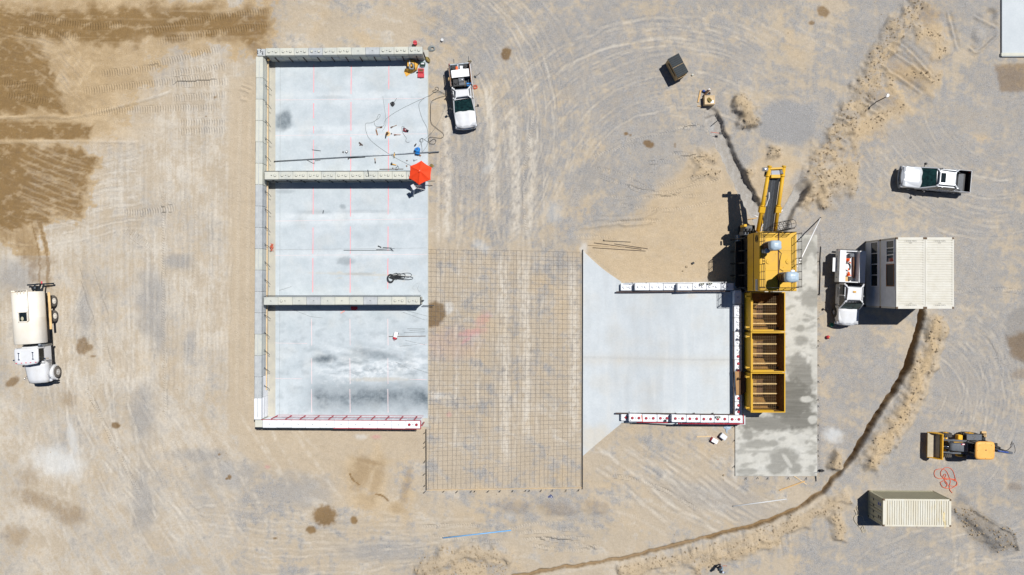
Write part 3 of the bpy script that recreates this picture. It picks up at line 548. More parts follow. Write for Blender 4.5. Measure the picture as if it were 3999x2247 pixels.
blob(grav, 2785, 500, 18, 40, 1.1, 0, .5, .5, 16); blob(grav, 2780, 545, 30, 22, .9, .3, .6, .6, 16); blob(grav, 3120, 700, 40, 26, .8, -.8, .6, .6, 20)
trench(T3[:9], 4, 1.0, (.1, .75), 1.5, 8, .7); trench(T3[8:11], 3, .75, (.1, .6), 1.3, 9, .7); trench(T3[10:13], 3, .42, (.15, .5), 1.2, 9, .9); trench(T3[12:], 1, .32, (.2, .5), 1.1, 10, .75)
q, D, U, V, L = seg(T3, 60, 8, 40); k = (1 - sst(2, 9, np.abs(V - 17))) * sst(7, 12, D) * (D < 50) * .5 * sst(0, 60, U) * fbm(PX[q] / 20, PY[q] / 20, 3, 5); pale[q] = np.maximum(pale[q], k)
# flatten under slabs, so nothing pokes through them
for pts in ([(1005, 190), (1680, 190), (1680, 1672), (1000, 1672)], [(2270, 960), (2440, 1110), (2910, 1110), (2910, 1655), (2420, 1655), (2270, 1800)], [(2865, 905), (3200, 905), (3200, 1870), (2865, 1870)], [(3905, -100), (4300, -100), (4300, 226), (3905, 226)]):
    q, k = poly_mask(pts, 6, 0.1, 40); HT[q] = np.minimum(HT[q], HT[q] * (1 - k) - .04 * k)
q, k = poly_mask([(1660, 960), (2285, 960), (2285, 1925), (1660, 1925)], 20, .1, 40); HT[q] = HT[q] * (1 - k) - .03 * k; rough[q] *= 1 - k
far = np.clip((np.maximum(np.abs(XX) - 49.5, np.abs(YY) - 28.6)) / 20, 0, 1).astype(np.float32); HT *= 1 - far
HT += np.clip(rough, 0, 1) * (RNG.random(PX.shape).astype(np.float32) - .5) * .010
HTs = HT
def gz(px, py):
    j = int(np.argmin(np.abs(rowpx - py))); i = int(np.argmin(np.abs(colpx - px))); return float(HTs[j, i])
me = bpy.data.meshes.new('ground'); nv = NXv * NYv
co_ = np.empty((nv, 3), np.float32); co_[:, 0] = XX.ravel(); co_[:, 1] = YY.ravel(); co_[:, 2] = HT.ravel()
idx = np.arange(nv, dtype=np.int32).reshape(NYv, NXv)
qd = np.stack([idx[:-1, :-1], idx[:-1, 1:], idx[1:, 1:], idx[1:, :-1]], -1).reshape(-1, 4); nq = len(qd)
me.vertices.add(nv); me.vertices.foreach_set('co', co_.ravel()); me.loops.add(nq * 4); me.loops.foreach_set('vertex_index', qd.ravel())
me.polygons.add(nq); me.polygons.foreach_set('loop_start', np.arange(0, nq * 4, 4, dtype=np.int32)); me.polygons.foreach_set('loop_total', np.full(nq, 4, np.int32))
me.polygons.foreach_set('use_smooth', np.ones(nq, bool)); me.update(calc_edges=True)
def attr(me, name, chans):
    a = me.attributes.new(name, 'FLOAT_COLOR', 'POINT'); d = np.stack([np.clip(c, 0, None).ravel() if name != 'track' else c.ravel() for c in chans], -1).astype(np.float32); a.data.foreach_set('color', d.ravel())
attr(me, 'soil', (np.clip(wet, 0, 1), np.clip(grav, 0, 1.2), np.clip(och, 0, 1), np.clip(pale, 0, 1)))
attr(me, 'marks', (np.clip(pink, 0, 1), np.clip(lime, 0, 1), np.clip(dark, 0, 1), np.clip(rough, 0, 1)))
attr(me, 'track', (TU, np.clip(TM, 0, 1), TV, np.ones_like(TU)))
ground = bpy.data.objects.new('ground', me); COL.objects.link(ground); tag(ground, kind='structure')

def ground_material():
    m = bpy.data.materials.new('yard_soil'); m.use_nodes = True; n = m.node_tree.nodes; l = m.node_tree.links; b = n['Principled BSDF']
    b.inputs['Specular IOR Level'].default_value = .05
    def at(nm):
        a = n.new('ShaderNodeAttribute'); a.attribute_name = nm; s = n.new('ShaderNodeSeparateColor'); l.new(a.outputs['Color'], s.inputs[0]); return s.outputs[0], s.outputs[1], s.outputs[2], a.outputs['Alpha']
    aw, ag, ao, ap = at('soil'); mp, ml, md, mr = at('marks'); tu, tm, tv, _ = at('track')
    tc = n.new('ShaderNodeTexCoord')
    def noise(sc, det=3, ro=.6):
        x = n.new('ShaderNodeTexNoise'); x.inputs['Scale'].default_value = sc; x.inputs['Detail'].default_value = det; x.inputs['Roughness'].default_value = ro; l.new(tc.outputs['Object'], x.inputs['Vector']); return x.outputs[0]
    def math_(op, a, b_=None, c=None, clamp=False):
        x = n.new('ShaderNodeMath'); x.operation = op; x.use_clamp = clamp
        for i, v in enumerate((a, b_, c)):
            if v is None: continue
            if isinstance(v, (int, float)): x.inputs[i].default_value = v
            else: l.new(v, x.inputs[i])
        return x.outputs[0]
    def ramp(f, p0, c0, p1, c1):
        x = n.new('ShaderNodeValToRGB'); e = x.color_ramp.elements; e[0].position = p0; e[0].color = (*c0, 1); e[1].position = p1; e[1].color = (*c1, 1); l.new(f, x.inputs[0]); return x.outputs[0]
    def mix(f, a, b_):
        x = n.new('ShaderNodeMix'); x.data_type = 'RGBA'; x.clamp_factor = True
        if isinstance(f, float): x.inputs[0].default_value = f
        else: l.new(f, x.inputs[0])
        for s_, v in ((6, a), (7, b_)):
            if isinstance(v, tuple): x.inputs[s_].default_value = (*v, 1)
            else: l.new(v, x.inputs[s_])
        return x.outputs[2]
    g1 = noise(5.5, 4, .7); g2 = noise(16, 2, .6); g3 = noise(.9, 5, .65); gs = noise(9.0, 3, .75)
    tan = mix(math_('MULTIPLY', g3, .9), ramp(g1, .3, (.355, .297, .222), .7, (.462, .395, .307)), ramp(gs, .3, (.39, .332, .252), .7, (.445, .382, .296)))
    sand = ramp(g1, .3, (.475, .43, .36), .7, (.57, .525, .45))
    ochre = ramp(gs, .28, (.40, .29, .16), .72, (.555, .43, .27))
    stone = ramp(g2, .3, (.145, .152, .165), .7, (.335, .345, .36)); stone = mix(math_('MULTIPLY', g1, .30), stone, (.44, .385, .30))
    c = mix(ap, tan, sand); c = mix(ao, c, ochre)
    gk = math_('SMOOTHSTEP', .5, .5, .5) if False else math_('ADD', math_('MULTIPLY', ag, .92), math_('MULTIPLY', math_('SUBTRACT', gs, .5), math_('MULTIPLY', ag, 1.5)))
    c = mix(math_('MULTIPLY', gk, .9, None, True), c, stone)
    c = mix(math_('MULTIPLY', ml, .8), c, (.58, .60, .60))
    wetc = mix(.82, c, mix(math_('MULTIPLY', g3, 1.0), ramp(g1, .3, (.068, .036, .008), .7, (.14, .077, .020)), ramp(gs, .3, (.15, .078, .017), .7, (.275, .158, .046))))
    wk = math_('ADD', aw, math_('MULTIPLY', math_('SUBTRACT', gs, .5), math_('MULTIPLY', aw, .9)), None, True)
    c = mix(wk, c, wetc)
    dk = n.new('ShaderNodeMix'); dk.data_type = 'RGBA'; dk.blend_type = 'MULTIPLY'; l.new(md, dk.inputs[0]); l.new(c, dk.inputs[6]); dk.inputs[7].default_value = (.45, .43, .41, 1)
    c = mix(math_('MULTIPLY', mp, math_('MULTIPLY', gs, 1.15)), dk.outputs[2], (.55, .16, .22))
    # lighter and darker single stones
    sp = n.new('ShaderNodeTexVoronoi'); sp.inputs['Scale'].default_value = 7.5; l.new(tc.outputs['Object'], sp.inputs['Vector'])
    sc_ = n.new('ShaderNodeSeparateColor'); l.new(sp.outputs['Color'], sc_.inputs[0])
    near = math_('LESS_THAN', sp.outputs['Distance'], .24); lightst = math_('MULTIPLY', near, math_('GREATER_THAN', sc_.outputs[0], .90)); darkst = math_('MULTIPLY', near, math_('LESS_THAN', sc_.outputs[0], .10))
    c = mix(math_('MULTIPLY', lightst, math_('SUBTRACT', .36, math_('MULTIPLY', aw, .2))), c, (.62, .58, .52)); c = mix(math_('MULTIPLY', darkst, math_('ADD', .25, math_('MULTIPLY', mr, .35))), c, (.14, .115, .085))
    mo = n.new('ShaderNodeMix'); mo.data_type = 'RGBA'; mo.blend_type = 'MULTIPLY'; mo.inputs[0].default_value = 1.0; l.new(c, mo.inputs[6])
    gm = noise(.33, 9, .68); gn = noise(2.6, 5, .7); l.new(mix(.5, ramp(gm, .34, (.88, .87, .855), .64, (1.07, 1.065, 1.06)), ramp(gn, .3, (.86, .855, .85), .7, (1.10, 1.10, 1.095))), mo.inputs[7]); c = mo.outputs[2]
    l.new(c, b.inputs['Base Color'])
    rg = math_('SUBTRACT', .95, math_('MULTIPLY', aw, .25)); l.new(rg, b.inputs['Roughness'])
    # relief: grain, stones, and the lugs of tyres and crawlers
    lug = math_('SINE', math_('MULTIPLY', tu, 2 * math.pi / .235))
    hh = math_('MULTIPLY', math_('MULTIPLY', lug, tm), .032)
    hh = math_('ADD', hh, math_('MULTIPLY', g2, .012)); hh = math_('ADD', hh, math_('MULTIPLY', gs, math_('ADD', .036, math_('MULTIPLY', mr, .04)))); hh = math_('ADD', hh, math_('MULTIPLY', math_('MULTIPLY', lightst, .02), 1.0))
    bp = n.new('ShaderNodeBump'); bp.inputs['Strength'].default_value = 1.0; bp.inputs['Distance'].default_value = 1.0; l.new(hh, bp.inputs['Height']); l.new(bp.outputs[0], b.inputs['Normal'])
    return m
ground.data.materials.append(ground_material())

# loose clods and stones on the spoil heaps
cand = np.argwhere((rough > .45) & (np.abs(XX) < 49) & (np.abs(YY) < 28)); RNG.shuffle(cand)
mb_v = []; mb_f = []
oct_ = np.array([(1, 0, 0), (-1, 0, 0), (0, 1, 0), (0, -1, 0), (0, 0, 1), (0, 0, -.6)], np.float32); of = [(0, 2, 4), (2, 1, 4), (1, 3, 4), (3, 0, 4), (2, 0, 5), (1, 2, 5), (3, 1, 5), (0, 3, 5)]
def rock_at(x, y, z, s):
    a = RNG.random() * 6.28; c, s_ = math.cos(a), math.sin(a); o = len(mb_v); k = s * (.6 + .8 * RNG.random((6, 3))); p = oct_ * k
    for v in p: mb_v.append((x + v[0] * c - v[1] * s_, y + v[0] * s_ + v[1] * c, z + v[2] * .8))
    mb_f.extend([(i + o, j + o, k_ + o) for i, j, k_ in of])
for j, i in cand[:4200]: rock_at(XX[j, i] + RNG.normal() * .05, YY[j, i] + RNG.normal() * .05, HT[j, i] + .02, .02 + .11 * RNG.random() ** 5)
for _ in range(900):
    j = RNG.integers(20, NYv - 20); i = RNG.integers(20, NXv - 20)
    if wet[j, i] < .3 and not (1000 < PX[j, i] < 1680 and 190 < PY[j, i] < 1672) and not (2270 < PX[j, i] < 3200 and 900 < PY[j, i] < 1870): rock_at(XX[j, i], YY[j, i], HT[j, i] + .01, .02 + .035 * RNG.random() ** 2)
me2 = bpy.data.meshes.new('loose_stones'); me2.from_pydata(mb_v, [], mb_f); rk = bpy.data.objects.new('loose_stones', me2); COL.objects.link(rk); me2.materials.append(MT['stone'])
tag(rk, 'loose stones and clods scattered over the spoil heaps and yard', 'stones', kind='stuff')
# ------------------------------------------------------------------ concrete slabs (with stain masks of their own)
def slab_material(name, c0, c1, wetcol, chalk=(.66, .69, .70), stain=(.105, .132, .152), tint=(.50, .45, .36)):
    m = bpy.data.materials.new(name); m.use_nodes = True; n = m.node_tree.nodes; l = m.node_tree.links; b = n['Principled BSDF']; b.inputs['Roughness'].default_value = .85; b.inputs['Specular IOR Level'].default_value = .3
    a = n.new('ShaderNodeAttribute'); a.attribute_name = 'stain'; s = n.new('ShaderNodeSeparateColor'); l.new(a.outputs['Color'], s.inputs[0])
    tc = n.new('ShaderNodeTexCoord')
    def noise(sc, det, ro=.65, st=None):
        x = n.new('ShaderNodeTexNoise'); x.inputs['Scale'].default_value = sc; x.inputs['Detail'].default_value = det; x.inputs['Roughness'].default_value = ro
        if st:
            mp = n.new('ShaderNodeMapping'); mp.inputs['Scale'].default_value = st; l.new(tc.outputs['Object'], mp.inputs[0]); l.new(mp.outputs[0], x.inputs['Vector'])
        else: l.new(tc.outputs['Object'], x.inputs['Vector'])
        return x.outputs[0]
    def mix(f, a_, b_):
        x = n.new('ShaderNodeMix'); x.data_type = 'RGBA'; l.new(f, x.inputs[0])
        for k, v in ((6, a_), (7, b_)):
            if isinstance(v, tuple): x.inputs[k].default_value = (*v, 1)
            else: l.new(v, x.inputs[k])
        return x.outputs[2]
    def mod(f, nz, k):
        q = n.new('ShaderNodeMath'); q.operation = 'MULTIPLY_ADD'; l.new(nz, q.inputs[0]); q.inputs[1].default_value = k; q.inputs[2].default_value = 1 - k * .5
        w = n.new('ShaderNodeMath'); w.operation = 'MULTIPLY'; w.use_clamp = True; l.new(f, w.inputs[0]); l.new(q.outputs[0], w.inputs[1]); return w.outputs[0]
    rp = n.new('ShaderNodeValToRGB'); rp.color_ramp.elements[0].position = .34; rp.color_ramp.elements[1].position = .66; rp.color_ramp.elements[0].color = (*c0, 1); rp.color_ramp.elements[1].color = (*c1, 1)
    l.new(noise(.55, 9), rp.inputs[0])
    nz = noise(2.2, 8, .7); nf = noise(7, 4); br = noise(1.0, 6, .6, (.35, 4.0, 1))
    c = mix(mod(s.outputs[1], nz, 1.2), rp.outputs[0], chalk); c = mix(mod(s.outputs[2], nz, 1.0), c, tint); c = mix(mod(s.outputs[0], nz, 1.4), c, stain); c = mix(mod(a.outputs['Alpha'], br, .5), c, wetcol)
    x = n.new('ShaderNodeMix'); x.data_type = 'RGBA'; x.blend_type = 'OVERLAY'; x.inputs[0].default_value = .13; l.new(c, x.inputs[6]); cr = n.new('ShaderNodeCombineColor')
    for i in range(3): l.new(nf, cr.inputs[i])
    l.new(cr.outputs[0], x.inputs[7]); l.new(x.outputs[2], b.inputs['Base Color'])
    bp = n.new('ShaderNodeBump'); bp.inputs['Strength'].default_value = .25; bp.inputs['Distance'].default_value = .02; l.new(nf, bp.inputs['Height']); l.new(bp.outputs[0], b.inputs['Normal'])
    return m
def slab(name, x0, y0, x1, y1, z0, z1, m, paint=None, step=.12, zf=None, inside=None, snap=None):
    """concrete plate with a fine top grid; paint(px, py) -> (stain, chalk, tint, wet) arrays"""
    A = W(x0, y1, z1); B = W(x1, y0, z1); nx = max(2, int((B.x - A.x) / step)); ny = max(2, int((B.y - A.y) / step))
    xs = np.linspace(A.x, B.x, nx); ys = np.linspace(A.y, B.y, ny); X, Y = np.meshgrid(xs, ys); px = (2000 + X / (H - z1) * F).astype(np.float32); py = (1123.5 - Y / (H - z1) * F).astype(np.float32)
    Z = np.full(X.shape, z1) if zf is None else zf(px, py)
    keep = np.ones(X.shape, bool) if inside is None else inside(px, py)
    if snap is not None:          # pull the outermost kept row of every column onto the exact edge
        for i in range(nx):
            r = np.flatnonzero(keep[:, i])
            if len(r) > 1:
                up, lo = snap(px[0, i]); Y[r[-1], i] = -(up - 1123.5) / F * (H - z1); Y[r[0], i] = -(lo - 1123.5) / F * (H - z1)
                if r[-1] + 1 < ny: keep[r[-1] + 1:, i] = True; Y[r[-1] + 1:, i] = Y[r[-1], i]
                if r[0] > 0: keep[:r[0], i] = True; Y[:r[0], i] = Y[r[0], i]
    vid = np.arange(nx * ny).reshape(ny, nx); kq = keep[:-1, :-1] & keep[1:, :-1] & keep[:-1, 1:] & keep[1:, 1:]
    q = np.stack([vid[:-1, :-1], vid[:-1, 1:], vid[1:, 1:], vid[1:, :-1]], -1)[kq]
    V = np.stack([X.ravel(), Y.ravel(), Z.ravel()], -1); n0 = len(V); Vb = V.copy(); Vb[:, 2] = z0
    ed = {}
    for f in q:
        for a, b in zip(f, np.roll(f, -1)): ed[(int(a), int(b))] = 1
    side = [(a, b) for a, b in ed if (b, a) not in ed]
    faces = [tuple(int(i) for i in f) for f in q] + [(a, a + n0, b + n0, b) for a, b in side]
    used = sorted({i for f in faces for i in f}); rm = {u: k for k, u in enumerate(used)}; AV = np.vstack([V, Vb])[used]
    c = AV.mean(0); loc = Vector((float((xs[0] + xs[-1]) / 2), float((ys[0] + ys[-1]) / 2), 0))
    me = bpy.data.meshes.new(name); me.from_pydata([tuple(p) for p in (AV - np.array(loc))], [], [tuple(rm[i] for i in f) for f in faces])
    ch = paint(px, py) if paint else [np.zeros_like(px)] * 4
    D = np.stack([np.clip(a, 0, 1).ravel() for a in ch], -1); D = np.vstack([D, D])[used].astype(np.float32)
    a = me.attributes.new('stain', 'FLOAT_COLOR', 'POINT'); a.data.foreach_set('color', D.ravel())
    o = bpy.data.objects.new(name, me); COL.objects.link(o); o.location = loc; me.materials.append(m); return tag(o, kind='structure')
def ell(px, py, cx, cy, rx, ry, rot=0, nz=.6, ns=25, seed=3, edge=.4):
    x = px - cx; y = py - cy; c, s_ = math.cos(rot), math.sin(rot)
    d = np.sqrt(((x * c + y * s_) / rx) ** 2 + ((-x * s_ + y * c) / ry) ** 2) + (fbm(px / ns, py / ns, 4, seed) - .5) * 2 * nz
    return 1 - sst(1 - edge, 1 + edge, d)
def bay_paint(px, py):
    st = .10 * sst(.5, .75, fbm(px / 60, py / 60, 4, 3)); ck = .15 * sst(.45, .7, fbm(px / 120, py / 50, 4, 8)); ti = .12 * sst(.5, .7, fbm(px / 90, py / 90, 4, 11))
    st = np.maximum(st, .75 * ell(px, py, 1108, 470, 32, 40, .2, .45, 30, 5)); st = np.maximum(st, .3 * ell(px, py, 1090, 505, 26, 10, 0))
    for cx, cy, rx, ry, a in ((1350, 1020, 36, 16, .4), (1340, 808, 12, 9, .4), (1115, 748, 40, 8, .3), (1400, 1070, 60, 6, .25), (1300, 380, 60, 6, .2), (1230, 830, 60, 8, .25), (1420, 826, 90, 7, .2)): st = np.maximum(st, a * ell(px, py, cx, cy, rx, ry, 0, .6, 18, 6))
    for cy, a in ((372, .5), (395, .35), (505, .55), (530, .5), (845, .7), (865, .5), (995, .5)): ck = np.maximum(ck, a * .75 * ell(px, py, 1370, cy, 300, 14, .0, 1.0, 70, 9, .7) * (.4 + .9 * fbm(px / 22, py / 10, 4, 5)))
    ti = np.maximum(ti, .6 * sst(.62, .75, fbm(px / 50, py / 16, 3, 4)) * (py > 1040) * (py < 1100) * (px > 1200)); ti = np.maximum(ti, .45 * ell(px, py, 1420, 1072, 190, 5, .03, .5, 20, 2))
    b3 = sst(1195, 1240, py)                                  # the third bay: wet washes and white laitance
    sw = fbm((px + .35 * py) / 75, (py - .12 * px) / 20, 5, 14, .62)
    band = np.exp(-((py - 1430) / 85.) ** 2) * sst(1190, 1290, px) * (1 - sst(1630, 1690, px) * .6)
    st = np.maximum(st, b3 * band * .5 * sst(.45, .70, sw) * (.5 + 1.0 * fbm(px / 18, py / 9, 3, 9))); ck = np.maximum(ck, b3 * band * .6 * (1 - sst(.38, .50, sw)) * (.35 + 1.1 * fbm(px / 14, py / 7, 3, 6)))
    low = np.exp(-((py - 1555) / 58.) ** 2) * sst(1170, 1260, px); st = np.maximum(st, b3 * low * (.58 + .35 * sst(.38, .66, fbm(px / 90, py / 60, 5, 7, .6))))
    st = np.maximum(st, .9 * ell(px, py, 1268, 1402, 42, 14, -.05, .8, 20, 3, .9)); st = np.maximum(st, .6 * ell(px, py, 1470, 1385, 80, 17, .12, .8, 26, 4, .9)); ck = np.maximum(ck, .75 * ell(px, py, 1440, 1455, 150, 26, -.2, 1.2, 16, 7, .3) * sst(.42, .6, fbm((px + py) / 22, (py - px * .5) / 8, 4, 3))); st = np.maximum(st, .6 * ell(px, py, 1640, 1535, 26, 24, .5, .8, 16, 4)); st = np.maximum(st, b3 * .22 * sst(.5, .7, fbm(px / 40, py / 30, 5, 12)))
    ti = np.maximum(ti, .5 * ell(px, py, 1480, 1482, 110, 8, 0, .7, 20, 2))
    return st, ck, ti, np.zeros_like(st)
def pad_paint(px, py):
    st = .1 * sst(.45, .7, fbm(px / 50, py / 20, 4, 3)); ck = .35 * sst(.5, .72, fbm(px / 70, py / 26, 4, 8)); ti = .1 + 0 * px
    w = .45 * sst(.5, .66, fbm(px / 45, py / 24, 4, 10))
    for cx, cy, rx, ry, a in ((3160, 985, 36, 60, .55), (3170, 1165, 40, 42, .6), (3125, 1283, 20, 14, .6), (3150, 1252, 16, 8, .5), (3128, 1330, 26, 22, .6), (3115, 1440, 45, 60, .7), (3090, 1560, 95, 95, .95), (3130, 1480, 60, 70, .8), (3120, 1640, 90, 40, .9), (3000, 1655, 120, 30, .8), (2920, 1700, 22, 24, .6), (2960, 1735, 60, 18, .55), (3020, 1732, 22, 14, .55), (3150, 1728, 10, 8, .5), (3060, 1790, 60, 40, .6), (3030, 1830, 40, 24, .6), (3105, 1830, 26, 24, .6), (2920, 1842, 45, 12, .5), (3170, 1830, 14, 14, .45), (2980, 1765, 90, 5, .4)): w = np.maximum(w, a * ell(px, py, cx, cy, rx, ry, 0, .55, 22, 5, .3))
    for cx, cy, rx, ry, rot in ((3165, 1030, 16, 40, .1), (3150, 1560, 26, 12, 0), (3185, 1440, 16, 50, 0), (3075, 1800, 8, 34, -.6), (3175, 1640, 20, 16, 0)): w = w * (1 - .85 * ell(px, py, cx, cy, rx, ry, rot, .4, 14, 6, .25))
    return st, ck, ti, w
def bay2_paint(px, py):
    z = np.zeros_like(px); vs = fbm(px / 30, py / 300, 3, 5)
    st = .16 * sst(.45, .7, vs) + .5 * np.exp(-((py - (1397 + .006 * (px - 2276))) / 3.) ** 2); ti = .28 * sst(.45, .75, fbm(px / 130, py / 130, 4, 9)) + .3 * np.exp(-((py - 1405) / 22.) ** 2); ck = .45 * sst(.5, .75, fbm(px / 26, py / 420, 3, 12))
    ti = np.maximum(ti, .6 * ell(px, py, 2330, 1720, 70, 60, 0, .5, 50)); ti = np.maximum(ti, .35 * ell(px, py, 2690, 1155, 20, 10, 0, .5, 10))
    return st, ck, ti, z
SLAB = slab_material('cast_concrete', (.40, .45, .478), (.47, .515, .54), (.2, .2, .2))
SLAB2 = slab_material('new_concrete', (.45, .487, .507), (.508, .543, .56), (.2, .2, .2), chalk=(.58, .60, .60), stain=(.36, .37, .37))
PAD = slab_material('damp_concrete', (.42, .415, .375), (.50, .495, .455), (.135, .13, .112), chalk=(.58, .58, .55))
slab('slab_footing', 1046, 196, 1674, 1668, -.3, .045, MT['concrete_foot'], None, 1.0)
bay_slab = slab('storage_bay_slab', 1076, 222, 1671, 1634, .0, .09, SLAB, bay_paint, .10)
slab('slab_corner_pad', 3914, -60, 4200, 222, -.2, .14, SLAB2, None, .5)
slab('slab_corner_kerb', 3912, 207, 4200, 219, -.2, .20, MT['concrete_pale'], None, .6)
def ramp_z(px, py): return .06 + 1.16 * sst(2330, 2720, px)
def bay2_edge(px):
    return (978 + (px - 2276) * .82 + 8 * math.sin((px - 2276) / 148 * 3.14) if px < 2424 else 1106), (1782 - (px - 2276) * .86 if px < 2424 else 1650)
def bay2_in(px, py):
    up = np.where(px < 2424, 978 + (px - 2276) * .82 + 8 * np.sin((px - 2276) / 148 * 3.14), 1106); lo = np.where(px < 2424, 1782 - (px - 2276) * .86, 1650)
    return (py > up) & (py < lo)
ramp_slab = slab('loading_bay_slab', 2277, 970, 2895, 1790, -.25, .06, SLAB2, bay2_paint, .12, ramp_z, bay2_in, bay2_edge)
slab('equipment_pad', 2872, 918, 3192, 1860, -.2, .07, PAD, pad_paint, .10)
# saw cuts and pink layout lines on the storage slab
def strip(pts, w, z, m, parent, name, wob=0.0):
    mb = MB(); P = [W(x, y, z) for x, y in pts]; Q = []
    for a, b in zip(P[:-1], P[1:]):
        k = max(1, int((b - a).length / .5))
        Q += [a.lerp(b, i / k) for i in range(k)]
    Q.append(P[-1]); d = (P[-1] - P[0]).normalized(); nrm = Vector((-d.y, d.x, 0)); vs = []
    for i, p in enumerate(Q):
        o = nrm * (random.uniform(-wob, wob)); ww = w * random.uniform(.75, 1.2); vs += [p + o - nrm * ww / 2, p + o + nrm * ww / 2]
    mb.add(vs, [(2 * i, 2 * i + 2, 2 * i + 3, 2 * i + 1) for i in range(len(Q) - 1)])
    WORLD.add(parent); o = mb.build(name, m, parent); return o
for x, gaps in ((1224, ((252, 362), (404, 463), (493, 522), (547, 668), (730, 838), (889, 992), (1008, 1142))), (1370, ((256, 368), (399, 510), (536, 668), (730, 846), (885, 992), (1010, 1144))), (1517, ((256, 350), (404, 520), (540, 668), (728, 838), (885, 980), (1010, 1130)))):
    for a, b in gaps: strip([(x + (a - 700) * -.005, a), (x + (b - 700) * -.005, b)], .062, .096, MT['pink_paint'], bay_slab, 'paint_line', .006)
for x in (1217, 1367, 1515):
    for a, b in ((1245, 1350), (1400, 1500), (1520, 1612)): strip([(x, a), (x + 1, b)], .05, .096, MT['pink_faint'], bay_slab, 'paint_line', .006)
for pts in ([(1076, 391), (1660, 385)], [(1075, 530), (1668, 523)], [(1072, 864), (1667, 855)], [(1073, 998), (1668, 994)], [(1072, 1340), (1200, 1342)], [(1640, 1345), (1668, 1346)], [(1076, 1479), (1180, 1480)], [(1600, 1482), (1668, 1483)]): strip(pts, .028, .096, MT['pink_faint'], bay_slab, 'paint_line', .004)
for pts in ([(1075, 976), (1670, 969)], [(1095, 262), (1092, 1630)]): strip(pts, .03, .0945, MT['joint'], bay_slab, 'saw_cut', .004)
# the figure sprayed on the slab near the lower cross wall
dg = MB()
for pts in ([(1640, 1107), (1630, 1130), (1641, 1141)], [(1610, 1126), (1622, 1110), (1638, 1105)], [(1612, 1128), (1622, 1134)]):
    dg.tube([W(x, y, .094) for x, y in pts], .012, 4)
WORLD.add(bay_slab); dg.build('sprayed_mark', MT['joint'], bay_slab)
for x in (2575, 2623, 2450, 2700): strip([(x, 1150), (x + 3, 1610)], .02, 0, MT['concrete_grey'], ramp_slab, 'broom_joint') if False else None

# ------------------------------------------------------------------ block walls
def block_mesh(L, wd, h, c=.035):
    return MB().box(-L / 2, L / 2, -wd / 2, wd / 2, 0, h, c).mesh('concrete_block')
KN = {}
def knob_mesh(m):
    if m not in KN:
        k = MB().cyl((0, 0, -.02), (0, 0, .05), .125, .125, 14).cyl((0, 0, .05), (0, 0, .085), .125, .085, 14).mesh('lifting_knob'); k.materials.append(MT[m]); KN[m] = k
    return KN[m]
LP = MB().tube([(-.05, .03, 0), (-.05, -.01, .03), (.05, .01, .03), (.05, -.03, 0)], .016, 5).mesh('lifting_loop'); LP.materials.append(MT['steel_dark'])
BM = {}
def bmesh_for(L, wd, h, m):
    k = (round(L, 3), round(wd, 3), round(h, 3), m)
    if k not in BM: BM[k] = block_mesh(L, wd, h); BM[k].materials.append(MT[m])
    return BM[k]
def wall(name, label, pa, pb, ztop, n, wpx, mats, knob=None, kn_pat=None, courses=None, z0=0.0, loop=True):
    """wall of stacked blocks; pa, pb: pixels of the ends of the top centre line; blocks local to an Empty at the first end's base"""
    A = W(*pa, ztop); B = W(*pb, ztop); d = B - A; L = d.length; rz = math.atan2(d.y, d.x); cs = courses or max(1, round((ztop - z0) / .61)); h = (ztop - z0) / cs
    t = thing(name, (A.x, A.y, z0), label, 'wall', rz); t['kind'] = 'thing'; wd = wpx / F * (H - ztop); bl = L / n
    for c in range(cs):
        top = c == cs - 1
        for i in range(n):
            m = mats[(i * 7 + c * 3) % len(mats)] if not callable(mats) else mats(i, c)
            o = put(bmesh_for(bl - .012, wd, h - .006, m), 'concrete_block', t, ((i + .5) * bl, random.uniform(-.012, .012), c * h), random.uniform(-.006, .006))
            if top:
                pt = kn_pat(i) if kn_pat else (knob, knob)
                for s_, km in zip((-1, 1), pt):
                    if km: put(knob_mesh(km), 'lifting_knob', o, (s_ * bl * .25, 0, h - .006))
                if loop: put(LP, 'lifting_loop', o, (0, 0, h - .01), random.uniform(-.6, .6))
    return t, bl, wd, h * cs, L
def bars(t, m, rows):
    """steel pieces of a wall in its local frame"""
    for nm, p0, p1, w, h in rows: MB().obox(p0, p1, w, h).build(nm, MT[m], t)
CB = ['concrete_block', 'concrete_pale', 'concrete_block', 'concrete_grey']
# north wall of the bays
t, bl, wd, hh, L = wall('block_wall', 'grey concrete block wall with white knobs along the north end of the bays', (1037, 203), (1650, 197), 1.83, 11, 29, CB, 'concrete_pale', lambda i: (None, None) if i in (6, 7) else ('concrete_pale', 'concrete_pale'))
bars(t, 'steel_rust', [('steel_bar', ((i + .52) * bl, -wd / 2 - .04, .06), ((i + .52) * bl, -wd / 2 - .04, 1.30), .07, .06) for i in range(11)] + [('steel_bar', (L + .04, -.05, .1), (L + .04, -.05, 1.35), .06, .12)])
